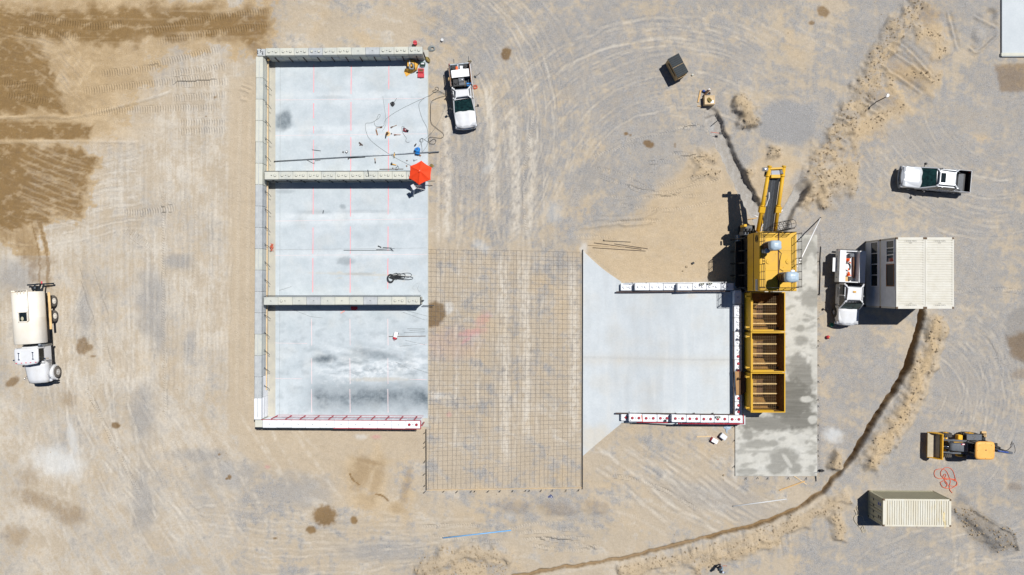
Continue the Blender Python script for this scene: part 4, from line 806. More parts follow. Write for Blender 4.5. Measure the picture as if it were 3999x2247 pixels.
# west wall
A = W(1014, 222, 1.83)
t, bl, wd, hh, L = wall('block_wall', 'long weathered concrete block wall closing the west side of the bays', (1013, 221), (1006, 1640), 1.83, 17, 27.5, lambda i, c: 'white_paint' if (i == 16 or (i == 15 and c < 2)) else (['concrete_pale', 'concrete_block', 'concrete_pale'][i % 3] if i < 6 else ['concrete_grey', 'concrete_block', 'concrete_grey', 'concrete_grey'][i % 4]), None, lambda i: (None, None), loop=False)
MB().box(0, L - 2.5, wd / 2 + .002, wd / 2 + .09, .50, .64).build('timber_strip', MT['wood_pale'], t)
MB().box(.4, L - .2, -.025, .025, 1.825, 1.845).build('grout_seam', MT['concrete_grey'], t)
hk = MB().tube([(0, .0, 0), (0, .16, -.05), (.16, .34, -.14), (.34, .40, -.42)], .022, 5).tube([(0, .16, -.05), (-.16, .02, .05)], .02, 5).mesh('steel_hook'); hk.materials.append(MT['steel_dark'])
for i in range(20):
    xx = .9 + i * 1.60
    if 1.0 < xx < L - 1.5: put(hk, 'steel_hook', t, (xx, wd / 2, 1.15), random.uniform(-.15, .15))
# low corner block with rebar hooks
t = thing('corner_block', W(1020, 205, 0), 'low bluish grey corner block with three rebar hooks, by the north wall', 'block', world=True)
a = W(1004, 219, 1.2); b = W(1036, 191, 1.2); MB().box(a.x, b.x, a.y, b.y, 0, 1.2, .03).build('concrete_block', MT['concrete_grey'], t)
for x, y in ((1008, 209), (1021, 202), (1028, 212)):
    p = W(x, y, 1.2); MB().tube([p, p + Vector((0, 0, .25)), p + Vector((.12, .10, .32)), p + Vector((.02, .16, .30))], .03, 5).build('rebar_hook', MT['steel_dark'], t)
# upper cross wall
t, bl, wd, hh, L = wall('block_wall', 'concrete block cross wall between the upper and middle bays, orange umbrella at its end', (1033, 686), (1642, 685), 1.83, 11, 31, ['concrete_pale', 'concrete_block', 'concrete_pale'], 'concrete_pale', lambda i: ('concrete_pale' if i != 0 else None, 'concrete_pale') )
bars(t, 'steel_dark', [('edge_angle', (0, s_ * (wd / 2 + .03), 1.76), (L - .4, s_ * (wd / 2 + .03), 1.76), .05, .10) for s_ in (-1, 1)] + [('edge_angle', (0, -(wd / 2 + .03), .9), (L + 1.2, -(wd / 2 + .03), .9), .05, .08)] + [('steel_bar', ((i + .5) * bl, -wd / 2 - .04, .08), ((i + .5) * bl, -wd / 2 - .04, 1.70), .06, .05) for i in range(11)])
# lower cross wall
t, bl, wd, hh, L = wall('block_wall', 'concrete block cross wall between the middle and lower bays, mostly without knobs', (1030, 1176), (1641, 1175), 1.83, 11, 31, CB, None, lambda i: ('concrete_pale' if i in (1, 9, 10) else None, 'concrete_pale' if i in (9, 10) else None))
bars(t, 'steel_dark', [('edge_angle', (0, s_ * (wd / 2 + .03), 1.78), (L, s_ * (wd / 2 + .03), 1.78), .05, .09) for s_ in (-1, 1)] + [('edge_angle', (0, wd / 2 + .12, 1.2), (L, wd / 2 + .12, 1.2), .05, .07), ('edge_angle', (L + .04, -wd / 2, 1.78), (L + .04, wd / 2, 1.78), .05, .09), ('steel_bar', (L + .12, 0, .1), (L + .12, 0, 1.7), .05, .1), ('steel_bar', (L + .04, -wd / 2 - .1, .5), (L + 1.1, -wd / 2 - .1, .5), .06, .06)] + [('steel_bar', ((i + .5) * bl, -wd / 2 - .04, .08), ((i + .5) * bl, -wd / 2 - .04, 1.70), .06, .05) for i in range(11)])
# painted south wall with red steel
t, bl, wd, hh, L = wall('block_wall', 'white painted block wall with red steel posts closing the south end of the bays', (1025, 1656), (1641, 1660), 1.83, 11, 30, ['white_paint'], None, lambda i: ('red_paint', 'red_paint') if i == 10 else (None, None))
put(bmesh_for(.66, wd * .93, 1.80, 'concrete_pale'), 'concrete_block', t, (-.36, 0, 0))
bars(t, 'red_paint', [('edge_angle', (-.1, wd / 2 + .03, 1.80), (L + .06, wd / 2 + .03, 1.80), .04, .08), ('edge_angle', (L * .45, -wd / 2 - .03, 1.78), (L + .06, -wd / 2 - .03, 1.78), .05, .09), ('edge_angle', (L + .05, -wd / 2, 1.78), (L + .05, wd / 2, 1.78), .06, .10), ('rail', (.8, wd / 2 + .14, 1.0), (L + .1, wd / 2 + .14, 1.0), .028, .028), ('rail', (.8, wd / 2 + .14, .12), (L + .1, wd / 2 + .14, .12), .028, .028), ('post', (L + .14, -.1, .05), (L + .14, -.1, 1.7), .08, .08)] + [('post', ((i + .6) * bl, wd / 2 + .09, .06), ((i + .6) * bl, wd / 2 + .09, 1.72),   .07, .07) for i in range(11)])
bars(t, 'steel_dark', [('edge_angle', (-.6, -wd / 2 - .05, 1.66), (L * .45, -wd / 2 - .05, 1.66), .05, .06)])

# ------------------------------------------------------------------ the loading bay's three walls (they step up with the ramp)
def stepped(name, label, rows, km, along, mats='white_paint'):
    """rows: (start px, end px, centre px, width px, z top); along 'x' or 'y'"""
    r0 = rows[0]; base = W(r0[0], r0[2], 0) if along == 'x' else W(r0[2], r0[0], 0)
    t = thing(name, (base.x, base.y, 0), label, 'wall', world=True); t['kind'] = 'thing'
    for (a, b, c, w, zt, pat) in rows:
        P = W(a, c, zt) if along == 'x' else W(c, a, zt); Q = W(b, c, zt) if along == 'x' else W(c, b, zt); wd = w / F * (H - zt); mid = (P + Q) / 2; ln = (Q - P).length - .012
        n = max(1, round(zt / .61)); h = zt / n
        for j in range(n):
            o = put(bmesh_for(ln, wd, h - .006, mats), 'concrete_block', t, (mid.x - base.x, mid.y - base.y, j * h), 0 if along == 'x' else -math.pi / 2)
            if j == n - 1:
                for s_, kk in zip((-1, 1), pat):
                    if kk: put(knob_mesh(kk), 'lifting_knob', o, (s_ * ln * .25, 0, h - .006))
                put(LP, 'lifting_loop', o, (0, 0, h - .01), random.uniform(-.6, .6))
    return t
w_ = 'white_paint'; r_ = 'red_paint'
ww, rw, rr_ = (w_, w_), (w_, r_), (r_, r_)
tn = stepped('block_wall', 'white painted stepped block wall with white knobs on the north side of the loading bay', [(2425, 2473, 1122, 27, .61, ww), (2480, 2536, 1121, 27, 1.22, ww), (2537, 2590, 1121, 27, 1.22, ww), (2591, 2640, 1121, 26, 1.22, ww), (2646, 2704, 1121, 27, 1.83, ww), (2705, 2758, 1120, 26, 1.83, ww), (2759, 2813, 1120, 26, 1.83, ww), (2814, 2866, 1120, 25, 1.83, (w_, None))], 'white_paint', 'x')
te = stepped('block_wall', 'white painted block wall between the loading bay and the hoppers, knobs turning red southwards', [(1135, 1188, 2882, 29, 1.83, (None, None)), (1190, 1242, 2882, 29, 1.83, ww), (1243, 1297, 2882, 29, 1.83, ww), (1298, 1352, 2883, 29, 1.83, ww), (1353, 1406, 2883, 29, 1.83, rw[::1]), (1407, 1461, 2884, 29, 1.83, rr_), (1462, 1515, 2884, 29, 1.83, (None, None)), (1516, 1570, 2885, 29, 1.83, rr_), (1571, 1622, 2885, 29, 1.83, rr_)], 'red_paint', 'y')
ts = stepped('block_wall', 'white painted stepped block wall with red knobs on the south side of the loading bay', [(2426, 2452, 1631, 26, .61, (None, r_)), (2457, 2509, 1633, 29, 1.22, rr_), (2510, 2566, 1634, 29, 1.22, rr_), (2567, 2618, 1634, 29, 1.22, rr_), (2624, 2680, 1635, 29, 1.83, rr_), (2681, 2735, 1636, 29, 1.83, rr_), (2736, 2789, 1637, 29, 1.83, rr_), (2790, 2845, 1637, 29, 1.83, rr_), (2846, 2900, 1638, 29, 1.83, rr_)], 'red_paint', 'x')
def wtube(t, name, pts, r, m): return MB().tube([W(*p) for p in pts], r, 8).build(name, MT[m], t)
def wbeam(t, name, p0, p1, w, h, m): return MB().obox(W(*p0), W(*p1), w, h).build(name, MT[m], t)
# rusty wheel-stop beams inside the bay, on stubs
wbeam(tn, 'stop_beam', (2407, 1141, .40), (2636, 1139, 1.30), .12, .14, 'steel_rust'); wbeam(tn, 'stop_beam', (2640, 1139, 1.62), (2852, 1138, 1.66), .11, .12, 'steel_rust')
wbeam(ts, 'stop_beam', (2405, 1615, .42), (2640, 1617, 1.36), .12, .14, 'steel_rust'); wbeam(ts, 'stop_beam', (2640, 1617.5, 1.62), (2864, 1620, 1.66), .11, .12, 'steel_rust')
wbeam(te, 'stop_beam', (2865, 1196, 1.66), (2866, 1622, 1.66), .10, .12, 'steel_rust')
for y in range(1204, 1620, 56): wbeam(te, 'beam_stub', (2864, y, 1.05), (2864.5, y, 1.62), .07, .07, 'steel_rust')
for x in range(2420, 2860, 73): wbeam(ts, 'beam_stub', (x, 1614, .1), (x + 1, 1614.4, min(1.5, .45 + max(0, x - 2405) * .0042)), .07, .07, 'steel_rust')
# outside rails
wtube(ts, 'rail', [(2486, 1650, 1.10), (2620, 1651, 1.15)], .045, 'red_paint'); wtube(ts, 'rail', [(2648, 1655, 1.80), (2905, 1656, 1.80)], .05, 'red_paint')
for x in (2653, 2706, 2762, 2817, 2871): wtube(ts, 'post', [(2000 + (x - 2000) * .978, 1123.5 + 529 * .978, .02), (x, 1655, 1.85)], .05, 'red_paint')
wtube(ts, 'rail', [(2903, 1620, 1.8), (2904, 1657, 1.8)], .055, 'red_paint')
wtube(tn, 'rail', [(2441, 1106, .9), (2640, 1104.5, 1.2), (2840, 1103, 1.9)], .03, 'white_paint')
for x in (2470, 2524, 2570, 2640, 2735, 2790): wtube(tn, 'rail_bracket', [(x, 1108, 1.0), (x, 1104, 1.1)], .025, 'steel_dark')
wtube(te, 'rail', [(2900, 1190, 1.7), (2901, 1620, 1.7)], .03, 'steel_dark'); wtube(te, 'rail', [(2900, 1190, 1.1), (2901, 1620, 1.1)], .03, 'steel_dark')
for y in (1200, 1260, 1320, 1365, 1420, 1480, 1540, 1600): wtube(te, 'post', [(2880, y, .02), (2901, y, 1.75)], .03, 'steel_dark')
# orange paint swipe on the south wall
mb = MB(); a = W(2505, 1621, 1.226); b = W(2510, 1647, 1.226); mb.obox(a, b, .06, .006); mb.build('paint_mark', MT['cone'], ts)
# hollow blocks and oddments lying on the walls
def cinder(px, py, z, rz, label):
    t = thing('cinder_block', W(px, py, z), label, 'cinder block', rz, 'hollow blocks lying on the loading bay walls')
    m = MB(); 
    for x0, x1 in ((-.2, -.165), (-.018, .018), (.165, .2)): m.box(x0, x1, -.063, .063, 0, .19)
    m.box(-.165, -.018, -.095, -.063, 0, .19); m.box(.018, .165, -.095, -.063, 0, .19); m.box(-.165, -.018, .063, .095, 0, .19); m.box(.018, .165, .063, .095, 0, .19)
    m.build('shell', MT['concrete_pale'], t); MB().box(-.163, .163, -.062, .062, .002, .02).build('core_floor', MT['concrete_grey'], t)
cinder(2741, 1110, 1.84, .15, 'hollow concrete block on the bay north wall, left of two'); cinder(2772, 1108, 1.84, 0, 'hollow concrete block on the bay north wall, right of two'); cinder(2804, 1629, 1.84, 0, 'hollow concrete block lying on the bay south wall')
# ------------------------------------------------------------------ the yellow plant
TOP = 6.0; BOT = 3.0
pl = thing('mixing_plant', W(2955, 1020, 0), 'yellow mobile mixing plant with handrails, two tarped filters and a raised conveyor', 'plant', world=True)
A = W(2967, 1138, TOP); B = W(3112, 905, TOP)
hx0, hx1, hy0, hy1 = A.x, B.x, A.y, B.y; Yel = MT['yellow']
m = MB(); m.prism([(hx0, BOT + .35), (hx0 + .12, BOT), (hx1, BOT), (hx1, TOP), (hx0 + .02, TOP), (hx0, TOP - .02)], hy0 + .15, hy1 - .15, 'y') if False else None
m.box(hx0, hx1, hy0, hy1, BOT, TOP, .03)
housing = m.build('housing', Yel, pl)
xm = (hx0 + hx1) / 2 + .02
def hsub(mb, nm, mt): return sub(mb, nm, MT[mt], housing)
hsub(MB().box(xm - .05, xm + .05, hy0 + .02, hy1 - .02, TOP - .01, TOP + .012), 'roof_joint', 'rust_brown')
for x0, x1 in ((hx0 + .05, xm - .06), (xm + .06, hx1 - .05)):
    for k in range(3):
        y0 = hy0 + .05 + k * (hy1 - hy0) / 3; hsub(MB().box(x0, x1, y0, y0 + (hy1 - hy0) / 3 - .1, TOP - .01, TOP + .022, .01), 'roof_panel', 'yellow')
hsub(MB().box(hx0 - .025, hx0 - .001, hy0 + .05, hy1 - .05, 4.52, 4.60), 'side_seam', 'rust_brown')
for y in np.linspace(hy0 + .4, hy1 - .4, 6): hsub(MB().box(hx0 - .03, hx0 - .001, y - .03, y + .03, BOT + .05, 4.48), 'side_rib', 'yellow')
for px, py in ((3001, 1022), (3078, 1022)):
    c = W(px, py, TOP); hsub(MB().cyl(c + Vector((0, 0, .0)), c + Vector((0, 0, .09)), .21, .20, 20), 'inspection_port', 'yellow')
    hsub(MB().cyl(c + Vector((0, 0, .08)), c + Vector((0, 0, .11)), .06, .06, 10), 'port_bolt', 'yellow')
# emblem and maker's strip on the west side
c = Vector((hx0 - .035, hy1 - .55, 5.35)); e = MB()
for r0 in (.30, .20): e.tube([c + Vector((0, math.cos(a) * r0, math.sin(a) * r0)) for a in np.linspace(0, 2 * math.pi, 21)[:-1]], .018, 5, True)
e.tube([c + Vector((0, -.16, -.1)), c + Vector((0, -.05, .1)), c + Vector((0, .02, 0)), c + Vector((0, .08, .08)), c + Vector((0, .17, -.1))], .02, 5)
hsub(e, 'emblem', 'decal_dark')
hsub(MB().box(hx0 - .04, hx0 - .002, hy0 + .05, hy0 + 1.0, 5.1, 5.55), 'maker_plate', 'grey_pipe')
for k in range(9): hsub(MB().box(hx0 - .048, hx0 - .039, hy0 + .12 + k * .095, hy0 + .18 + k * .095, 5.2, 5.42), 'plate_letter', 'decal_dark')
for px, py in ((2995, 930), (3058, 928), (3100, 930), (2990, 1050), (3060, 1045), (3098, 955), (3030, 992), (2996, 1118), (3080, 1120), (3104, 1104)):
    c = W(px, py, TOP); hsub(MB().box(c.x - .035, c.x + .035, c.y - .035, c.y + .035, TOP, TOP + .05, .01), 'lifting_eye', 'yellow')
# handrails: posts and three rails
def rail(p0, p1, n, m='black_steel', hts=(.38, .75, 1.1), base=TOP):
    p0 = Vector(p0); p1 = Vector(p1)
    for h in hts: MB().tube([p0 + Vector((0, 0, h)), p1 + Vector((0, 0, h))], .024, 6).build('handrail', MT[m], pl)
    for i in range(n + 1):
        p = p0.lerp(p1, i / n); MB().tube([p, p + Vector((0, 0, hts[-1] + .01))], .026, 6).build('rail_post', MT[m], pl)
e_ = .04
ym = (hy0 + hy1) / 2
rail((hx0 + e_, hy1 - .15, TOP), (hx0 + e_, ym + .25, TOP), 3); rail((hx0 + e_, ym - .25, TOP), (hx0 + e_, hy0 + .35, TOP), 3)
rail((hx1 - e_, hy1 - .2, TOP), (hx1 - e_, ym + .25, TOP), 3); rail((hx1 - e_, ym - .25, TOP), (hx1 - e_, hy0 + .35, TOP), 3)
rail((hx0 + e_, hy1 - .12, TOP), (xm - .15, hy1 - .12, TOP), 2); rail((xm + .1, hy1 - .12, TOP), (hx1 - .5, hy1 - .12, TOP), 2)
rail((hx0 + e_, hy0 + .3, TOP), (xm - .15, hy0 + .3, TOP), 2); rail((xm, hy0 + .3, TOP), (hx1 - .3, hy0 + .3, TOP), 2)
for x in (hx0 + e_, hx1 - e_):
    for s_ in (-1, 1): MB().tube([(x, ym + s_ * .2, TOP + .5), (x, ym + s_ * .2, TOP + 1.1), (x, ym + s_ * .04, TOP + 1.1), (x, ym + s_ * .04, TOP + .5)], .022, 6, True).build('rail_gate', MT['black_steel'], pl)
# tarped filters
def filt(px, py, dx, dy, z1, s, stack=None):
    b = W(px, py, TOP)
    MB().cyl(b, b + Vector((0, 0, z1 - TOP - .3)), .40, .40, 18).build('filter_drum', MT['rust_brown'], pl)
    for k in range(3): MB().cyl(b + Vector((0, 0, .2 + k * .4)), b + Vector((0, 0, .25 + k * .4)), .43, .43, 18).build('drum_band', MT['black_steel'], pl)
    c = b + Vector((.05, 0, z1 - TOP - .55)); n = 20; rings = []
    for zz, k in ((0, 1.0), (.30, 1.04), (.48, .98), (.58, .8), (.62, .3)):
        ring = []
        for i in range(n):
            t = 2 * math.pi * i / n; q = (abs(math.cos(t)) ** 4 + abs(math.sin(t)) ** 4) ** -.25; w = 1 + .05 * math.sin(5 * t + zz * 9)
            ring.append((c.x + s[0] * q * math.cos(t) * k * w, c.y + s[1] * q * math.sin(t) * k * w, c.z + zz))
        rings.append(ring)
    MB().loft(rings, True, True).build('filter_tarp', MT['tarp'], pl)
    if stack: a = W(*stack, TOP); MB().cyl(a, a + Vector((0, 0, 1.0)), .20, .20, 14).build('vent_pipe', MT['tarp'], pl)
filt(2996, 964, 0, 0, 7.9, (.46, .40), (2982, 982)); filt(3051, 1084, 0, 0, 8.3, (.52, .42)); 
c = W(3096, 1060, 7.9); MB().ball(c, .20, .13, .10, 10, 6).build('tarp_knot', MT['white_plastic'], pl)
MB().tube([W(*p) for p in ((3040, 978, 6.06), (3052, 990, 6.05), (3046, 1020, 6.05), (3044, 1050, 6.05), (3060, 1060, 6.05))], .025, 5).build('cable', MT['black'], pl)
# lower body: tank frame, legs, mixer, shaded machinery under the west side
MB().box(hx0 + .15, hx1 - .25, hy0 + .1, hy1 - .1, 1.5, BOT, .03).build('lower_body', MT['black_steel'], pl)
for x in (hx0 - .1, hx1 - .6): 
    MB().obox((x + .25, hy0 - .1, 1.1), (x + .25, hy1 + .3, 1.1), .25, .5).build('chassis_beam', MT['black_steel'], pl)
for px, py in ((2889, 944), (2889, 1074), (3000, 944), (3000, 1074)):
    c = W(px, py, .45); MB().box(c.x - .19, c.x + .19, c.y - .60, c.y + .60, 0, .45, .02).build('foot_pad', MT['concrete_grey'], pl)
    MB().cyl((c.x + .1, c.y, .45), (c.x + .35, c.y, 1.2), .09, .09, 10).build('jack_leg', MT['black_steel'], pl)
for y in np.linspace(hy0 + .3, hy1 - .3, 5): MB().cyl((hx0 - .55, y, .1), (hx0 - .05, y, 2.9), .06, .06, 8).build('brace', MT['black_steel'], pl)
MB().box(hx0 - .55, hx0 - .05, hy0 + .4, hy1 - .5, 1.35, 1.5).build('walkway', MT['black_steel'], pl)
MB().tube([W(*p) for p in ((2900, 1128, 2.0), (2925, 1132, 2.2), (2960, 1134, 2.4))], .05, 6).build('pipe', MT['steel_dark'], pl)
# drive unit at the north west corner
for p, q_, mt in (((2900, 905, 2.2), (2950, 880, 2.9), 'black_steel'), ((2896, 920, 2.0), (2925, 902, 2.6), 'grey_plastic'), ((2900, 888, 2.6), (2918, 876, 3.0), 'yellow'), ((2925, 915, 2.4), (2960, 900, 2.8), 'steel_dark')):
    a = W(*p); b = W(*q_); MB().box(a.x, b.x, a.y, b.y, a.z - .6, b.z, .04).build('drive_unit', MT[mt], pl)
for k in range(4): a = W(2905 + 12 * k, 893, 2.95); MB().cyl(a, a + Vector((0, -.35, 0)), .08, .08, 10).build('motor', MT['black_steel'], pl)
a = W(2880, 915, 0); b = W(2925, 885, 0); MB().box(a.x + .1, b.x, a.y, b.y, .0, 1.4).build('drive_stand', MT['black_steel'], pl)
# conveyor
zl, zh = 3.3, 5.0
def pipe(a, b, r, nm, mt, n=14): return MB().cyl(W(*a), W(*b), r, r, n).build(nm, MT[mt], pl)
lp = pipe((2960, 905, zl), (3006, 652, zh), .165, 'conveyor_pipe', 'yellow'); rp = pipe((3027, 905, zl), (3062, 652, zh), .165, 'conveyor_pipe', 'yellow')
for x, y in ((3006, 652), (3062, 652)):
    c = W(x, y, zh); d = (W(3006, 652, zh) - W(2960, 905, zl)).normalized(); MB().cyl(c - d * .02, c + d * .10, .19, .17, 14).build('pipe_cap', MT['yellow'], pl)
for (a, b) in (((2960, 905), (3006, 652)), ((3027, 905), (3062, 652))):
    for t_ in (.40, .86):
        z = zl + (zh - zl) * t_; p = W(a[0] + (b[0] - a[0]) * t_, a[1] + (b[1] - a[1]) * t_, z); d = (W(*b, zh) - W(*a, zl)).normalized()
        MB().cyl(p - d * .05, p + d * .05, .205, .205, 14).build('pipe_flange', MT['yellow'], pl)
        if t_ == .40: MB().obox(p - d * .62, p - d * .08, .50, .42, .03).build('hinge_box', MT['yellow'], pl)
B0, B1 = W(2994, 905, 3.1), W(3022, 690, 4.75); d = (B1 - B0).normalized(); sd_ = Vector((0, 0, 1)).cross(d).normalized(); up = d.cross(sd_)
m = MB(); nb = 60; wb = .40; vs = []
for i in range(nb + 1):
    p = B0.lerp(B1, i / nb)
    for k, (u, v) in enumerate(((-wb, .10), (-wb * .45, 0), (wb * .45, 0), (wb, .10))): vs.append(p + sd_ * u + up * (v))
m.add(vs, [(i * 4 + k, i * 4 + k + 1, i * 4 + k + 5, i * 4 + k + 4) for i in range(nb) for k in range(3)])
belt = m.build('conveyor_belt', MT['belt'], pl)
ch = MB()
for i in range(1, nb * 1, 1):
    p = B0.lerp(B1, i / nb) + up * .02; ch.obox(p - sd_ * .17 + d * -.05, p + d * .03, .03, .03, 0, up); ch.obox(p + sd_ * .17 + d * -.05, p + d * .03, .03, .03, 0, up)
sub(ch, 'belt_cleats', MT['grey_plastic'], belt)
for s_ in (-1, 1):
    MB().obox(B0 + sd_ * s_ * (wb + .07) - up * .1, B1 + sd_ * s_ * (wb + .07) - up * .1, .07, .34, 0, up).build('belt_frame', MT['yellow'] if s_ > 0 else MT['steel_dark'], pl)
for i in range(7): p = B0.lerp(B1, (i + .5) / 7) - up * .12; MB().cyl(p - sd_ * .42, p + sd_ * .42, .06, .06, 8).build('roller', MT['steel_grey'], pl)
a = W(3010, 690, zh - .05); b = W(3046, 690, zh - .05); MB().obox(a, b, .28, .3, .02).build('cross_beam', MT['yellow'], pl)
a = W(3008, 660, zh + .02); b = W(3056, 658, zh + .02); MB().obox(a, b, .16, .22, .02).build('cross_beam', MT['yellow'], pl)
c = W(3029, 673, zh - .1); MB().obox(c - Vector((.36, 0, 0)), c + Vector((.36, 0, 0)), .52, .10, .01, Vector((.12, .18, 1))).build('head_plate', MT['chrome'], pl)
c = W(2990, 662, zh); MB().cyl(c + Vector((-.28, 0, 0)), c + Vector((.18, 0, 0)), .17, .17, 14).build('drive_motor', MT['alu'], pl)
c = W(3052, 672, zh - .1); MB().box(c.x - .16, c.x + .16, c.y - .2, c.y + .2, c.z - .25, c.z + .1, .03).build('gearbox', MT['black_steel'], pl)
MB().cyl(W(2994, 672, zh - .35), W(2990, 690, zh - .5), .15, .13, 12).build('gearbox', MT['black_steel'], pl)
for (a, b) in (((2973, 826, 3.9), (2976, 905, 3.0)), ((2980, 826, 3.9), (2983, 905, 3.0)), ((3038, 826, 3.9), (3036, 905, 3.0))): MB().cyl(W(*a), W(*b), .035, .035, 8).build('ram_rod', MT['steel_dark'], pl)
for p in ((2976, 822), (3037, 822)): c = W(*p, 3.95); MB().ball(c, .08).build('ram_eye', MT['chrome'], pl)
MB().tube(smooth_path([W(*p) for p in ((3004, 752, 4.6), (3003, 775, 4.5), (2997, 790, 4.35), (2993, 806, 4.3))], 6), .055, 8).build('grey_hose', MT['grey_pipe'], pl)
MB().tube(smooth_path([W(*p) for p in ((2980, 875, 3.6), (2974, 890, 3.5), (2972, 905, 3.4))], 5), .05, 8).build('grey_hose', MT['grey_pipe'], pl)
for p in ((2991, 735), (2988, 760), (3046, 700)): c = W(*p, 4.3); MB().box(c.x - .07, c.x + .07, c.y - .2, c.y + .2, c.z - .3, c.z + .1, .02).build('guard', MT['black_steel'], pl)
# caged ladder on the north face
lc = W(3095, 893, 7.1); ly = hy1 + .18; cx = lc.x
lad = MB()
for s_ in (-.22, .22): lad.tube([(cx + s_, ly, .6), (cx + s_, ly, 7.0)], .028, 6)
for k in range(22): lad.tube([(cx - .22, ly, .8 + k * .29), (cx + .22, ly, .8 + k * .29)], .018, 5)
ladder = lad.build('caged_ladder', MT['black_steel'], pl)
for z in np.linspace(2.4, 7.0, 6): sub(MB().tube([(cx + math.sin(a) * .36, ly + .36 - math.cos(a) * .40, z) for a in np.linspace(-2.4 + .9, 2.4 - .9 + 3.14 * 1.0, 14)], .02, 5), 'cage_hoop', MT['black_steel'], ladder)
for a in (.9, 1.8, 2.7, 3.6, 4.5, 5.4): sub(MB().tube([(cx + math.sin(a) * .36, ly + .36 - math.cos(a) * .40, 2.4), (cx + math.sin(a) * .36, ly + .36 - math.cos(a) * .40, 7.0)], .016, 5), 'cage_strap', MT['black_steel'], ladder)

# ------------------------------------------------------------------ three aggregate hoppers
ZR, ZG, ZB = 3.3, 2.35, .75
def hopper(y0, y1, label):
    a = W(2937, y1, ZR); b = W(3063, y0, ZR); x0, x1, Y0, Y1 = a.x, b.x, a.y, b.y; cx, cy = (x0 + x1) / 2, (Y0 + Y1) / 2
    t = thing('aggregate_hopper', (cx, cy, 0), label, 'hopper', 0, 'aggregate hoppers in a row')
    w, l = (x1 - x0) / 2, (Y1 - Y0) / 2; th = .05; zs = 1.45
    def panel(q, nm, m, thick=.04):
        q = [Vector(p) for p in q]; n = (q[1] - q[0]).cross(q[3] - q[0]).normalized() * thick
        return MB().add(q + [p + n for p in q], [(0, 1, 2, 3), (7, 6, 5, 4), (0, 4, 5, 1), (1, 5, 6, 2), (2, 6, 7, 3), (3, 7, 4, 0)]).build(nm, MT[m], t)
    ow, ol = .45, .75
    top = [(-w, -l), (w, -l), (w, l), (-w, l)]; mid = [(-w, -l), (w - .12, -l), (w - .12, l), (-w, l)]; low = [(-.1, -ol), (.7, -ol), (.7, ol), (-.1, ol)]
    for i in range(4):
        j = (i + 1) % 4
        panel([(*top[j], ZR), (*top[i], ZR), (*mid[i], zs), (*mid[j], zs)], 'side_plate', 'hopper_in'); panel([(*mid[j], zs), (*mid[i], zs), (*low[i], ZB), (*low[j], ZB)], 'slope_plate', 'hopper_in')
    for sx in (-1, 1): MB().box(sx * (w + .05) - .05, sx * (w + .05) + .05, -l - .09, l + .09, ZR - .16, ZR + .02, .012).build('rim', MT['yellow'], t)
    for sy in (-1, 1): MB().box(-w, w, sy * (l + .045) - .045, sy * (l + .045) + .045, ZR - .16, ZR + .018, .012).build('rim', MT['yellow'], t)
    MB().box(-w + .02, -w + .10, -l + .05, l - .5, ZR - .7, ZR - .03).build('lip_plate', MT['yellow'], t); MB().box(-w + .05, w - .9, -l + .01, -l + .09, ZR - .6, ZR - .02).build('lip_plate', MT['yellow'], t)
    for sx in (-1, 1): MB().box(sx * (w + .055) - .03, sx * (w + .055) + .03, -l, l, 1.5, ZR - .17).build('outer_skin', MT['yellow'], t)
    for sy in (-1, 1): MB().box(-w, w, sy * (l + .05) - .02, sy * (l + .05) + .02, 1.5, ZR - .17).build('outer_skin', MT['yellow'], t)
    g = MB(); nx, ny = 16, 24
    for i in range(nx): x = -w + .08 + (2 * w - .35) * i / (nx - 1); g.box(x - .005, x + .005, -l + .04, l - .04, ZG, ZG + .014)
    for i in range(ny): y = -l + .06 + (2 * l - .12) * i / (ny - 1); g.box(-w + .05, w - .24, y - .005, y + .005, ZG + .015, ZG + .025)
    g.build('screen_grid', MT['screen_wire'], t)
    for k in range(3): y = -l + .58 + k * .86; MB().box(-w + .03, w - .24, y - .05, y + .05, ZG - .12, ZG + .07, .01).build('cross_bar', MT['screen'], t)
    MB().box(-.1, .7, -ol, ol, ZB - .25, ZB - .02).build('feed_gate', MT['rust_brown'], t)
    for sx in (-1, 1):
        for sy in (-1, 1): MB().obox((sx * (w - .1), sy * (l - .15), .07), (sx * (w - .1), sy * (l - .15), 2.2), .16, .16).build('leg', MT['black_steel'], t)
    for sy in (-1, 1): MB().box(-w - .42, -w - .09, sy * (l - .30) - .05, sy * (l - .30) + .05, ZR - .25, ZR - .13, .01).build('side_bracket', MT['yellow'], t); MB().box(-w - .46, -w - .40, sy * (l - .30) - .09, sy * (l - .30) + .09, ZR - .45, ZR - .08).build('bracket_plate', MT['yellow'], t)
hopper(1145, 1292, 'yellow aggregate hopper nearest the plant housing, part of it shaded'); hopper(1302, 1450, 'yellow aggregate hopper in the middle of the row of three'); hopper(1460, 1608, 'southernmost yellow aggregate hopper, farthest from the plant housing')
# long white pole leaning on the plant
t = thing('white_pole', W(3205, 851, 0), 'long white pole leaning against the east side of the yellow plant', 'pole', world=True)
MB().cyl(W(3205, 851, .02), W(3113, 1044, 5.6), .055, .045, 10).build('shaft', MT['white_plastic'], t); MB().cyl(W(3205, 851, .0), W(3203.6, 854, .1), .07, .07, 10).build('foot', MT['black'], t)
MB().tube([W(3206, 963, .05), W(3203, 1020, .05), W(3204, 1060, .05), W(3201, 1152, .05)], .04, 6).build('black_bar', MT['black'], None, 'long black bar lying on the ground beside the equipment pad', 'bar')
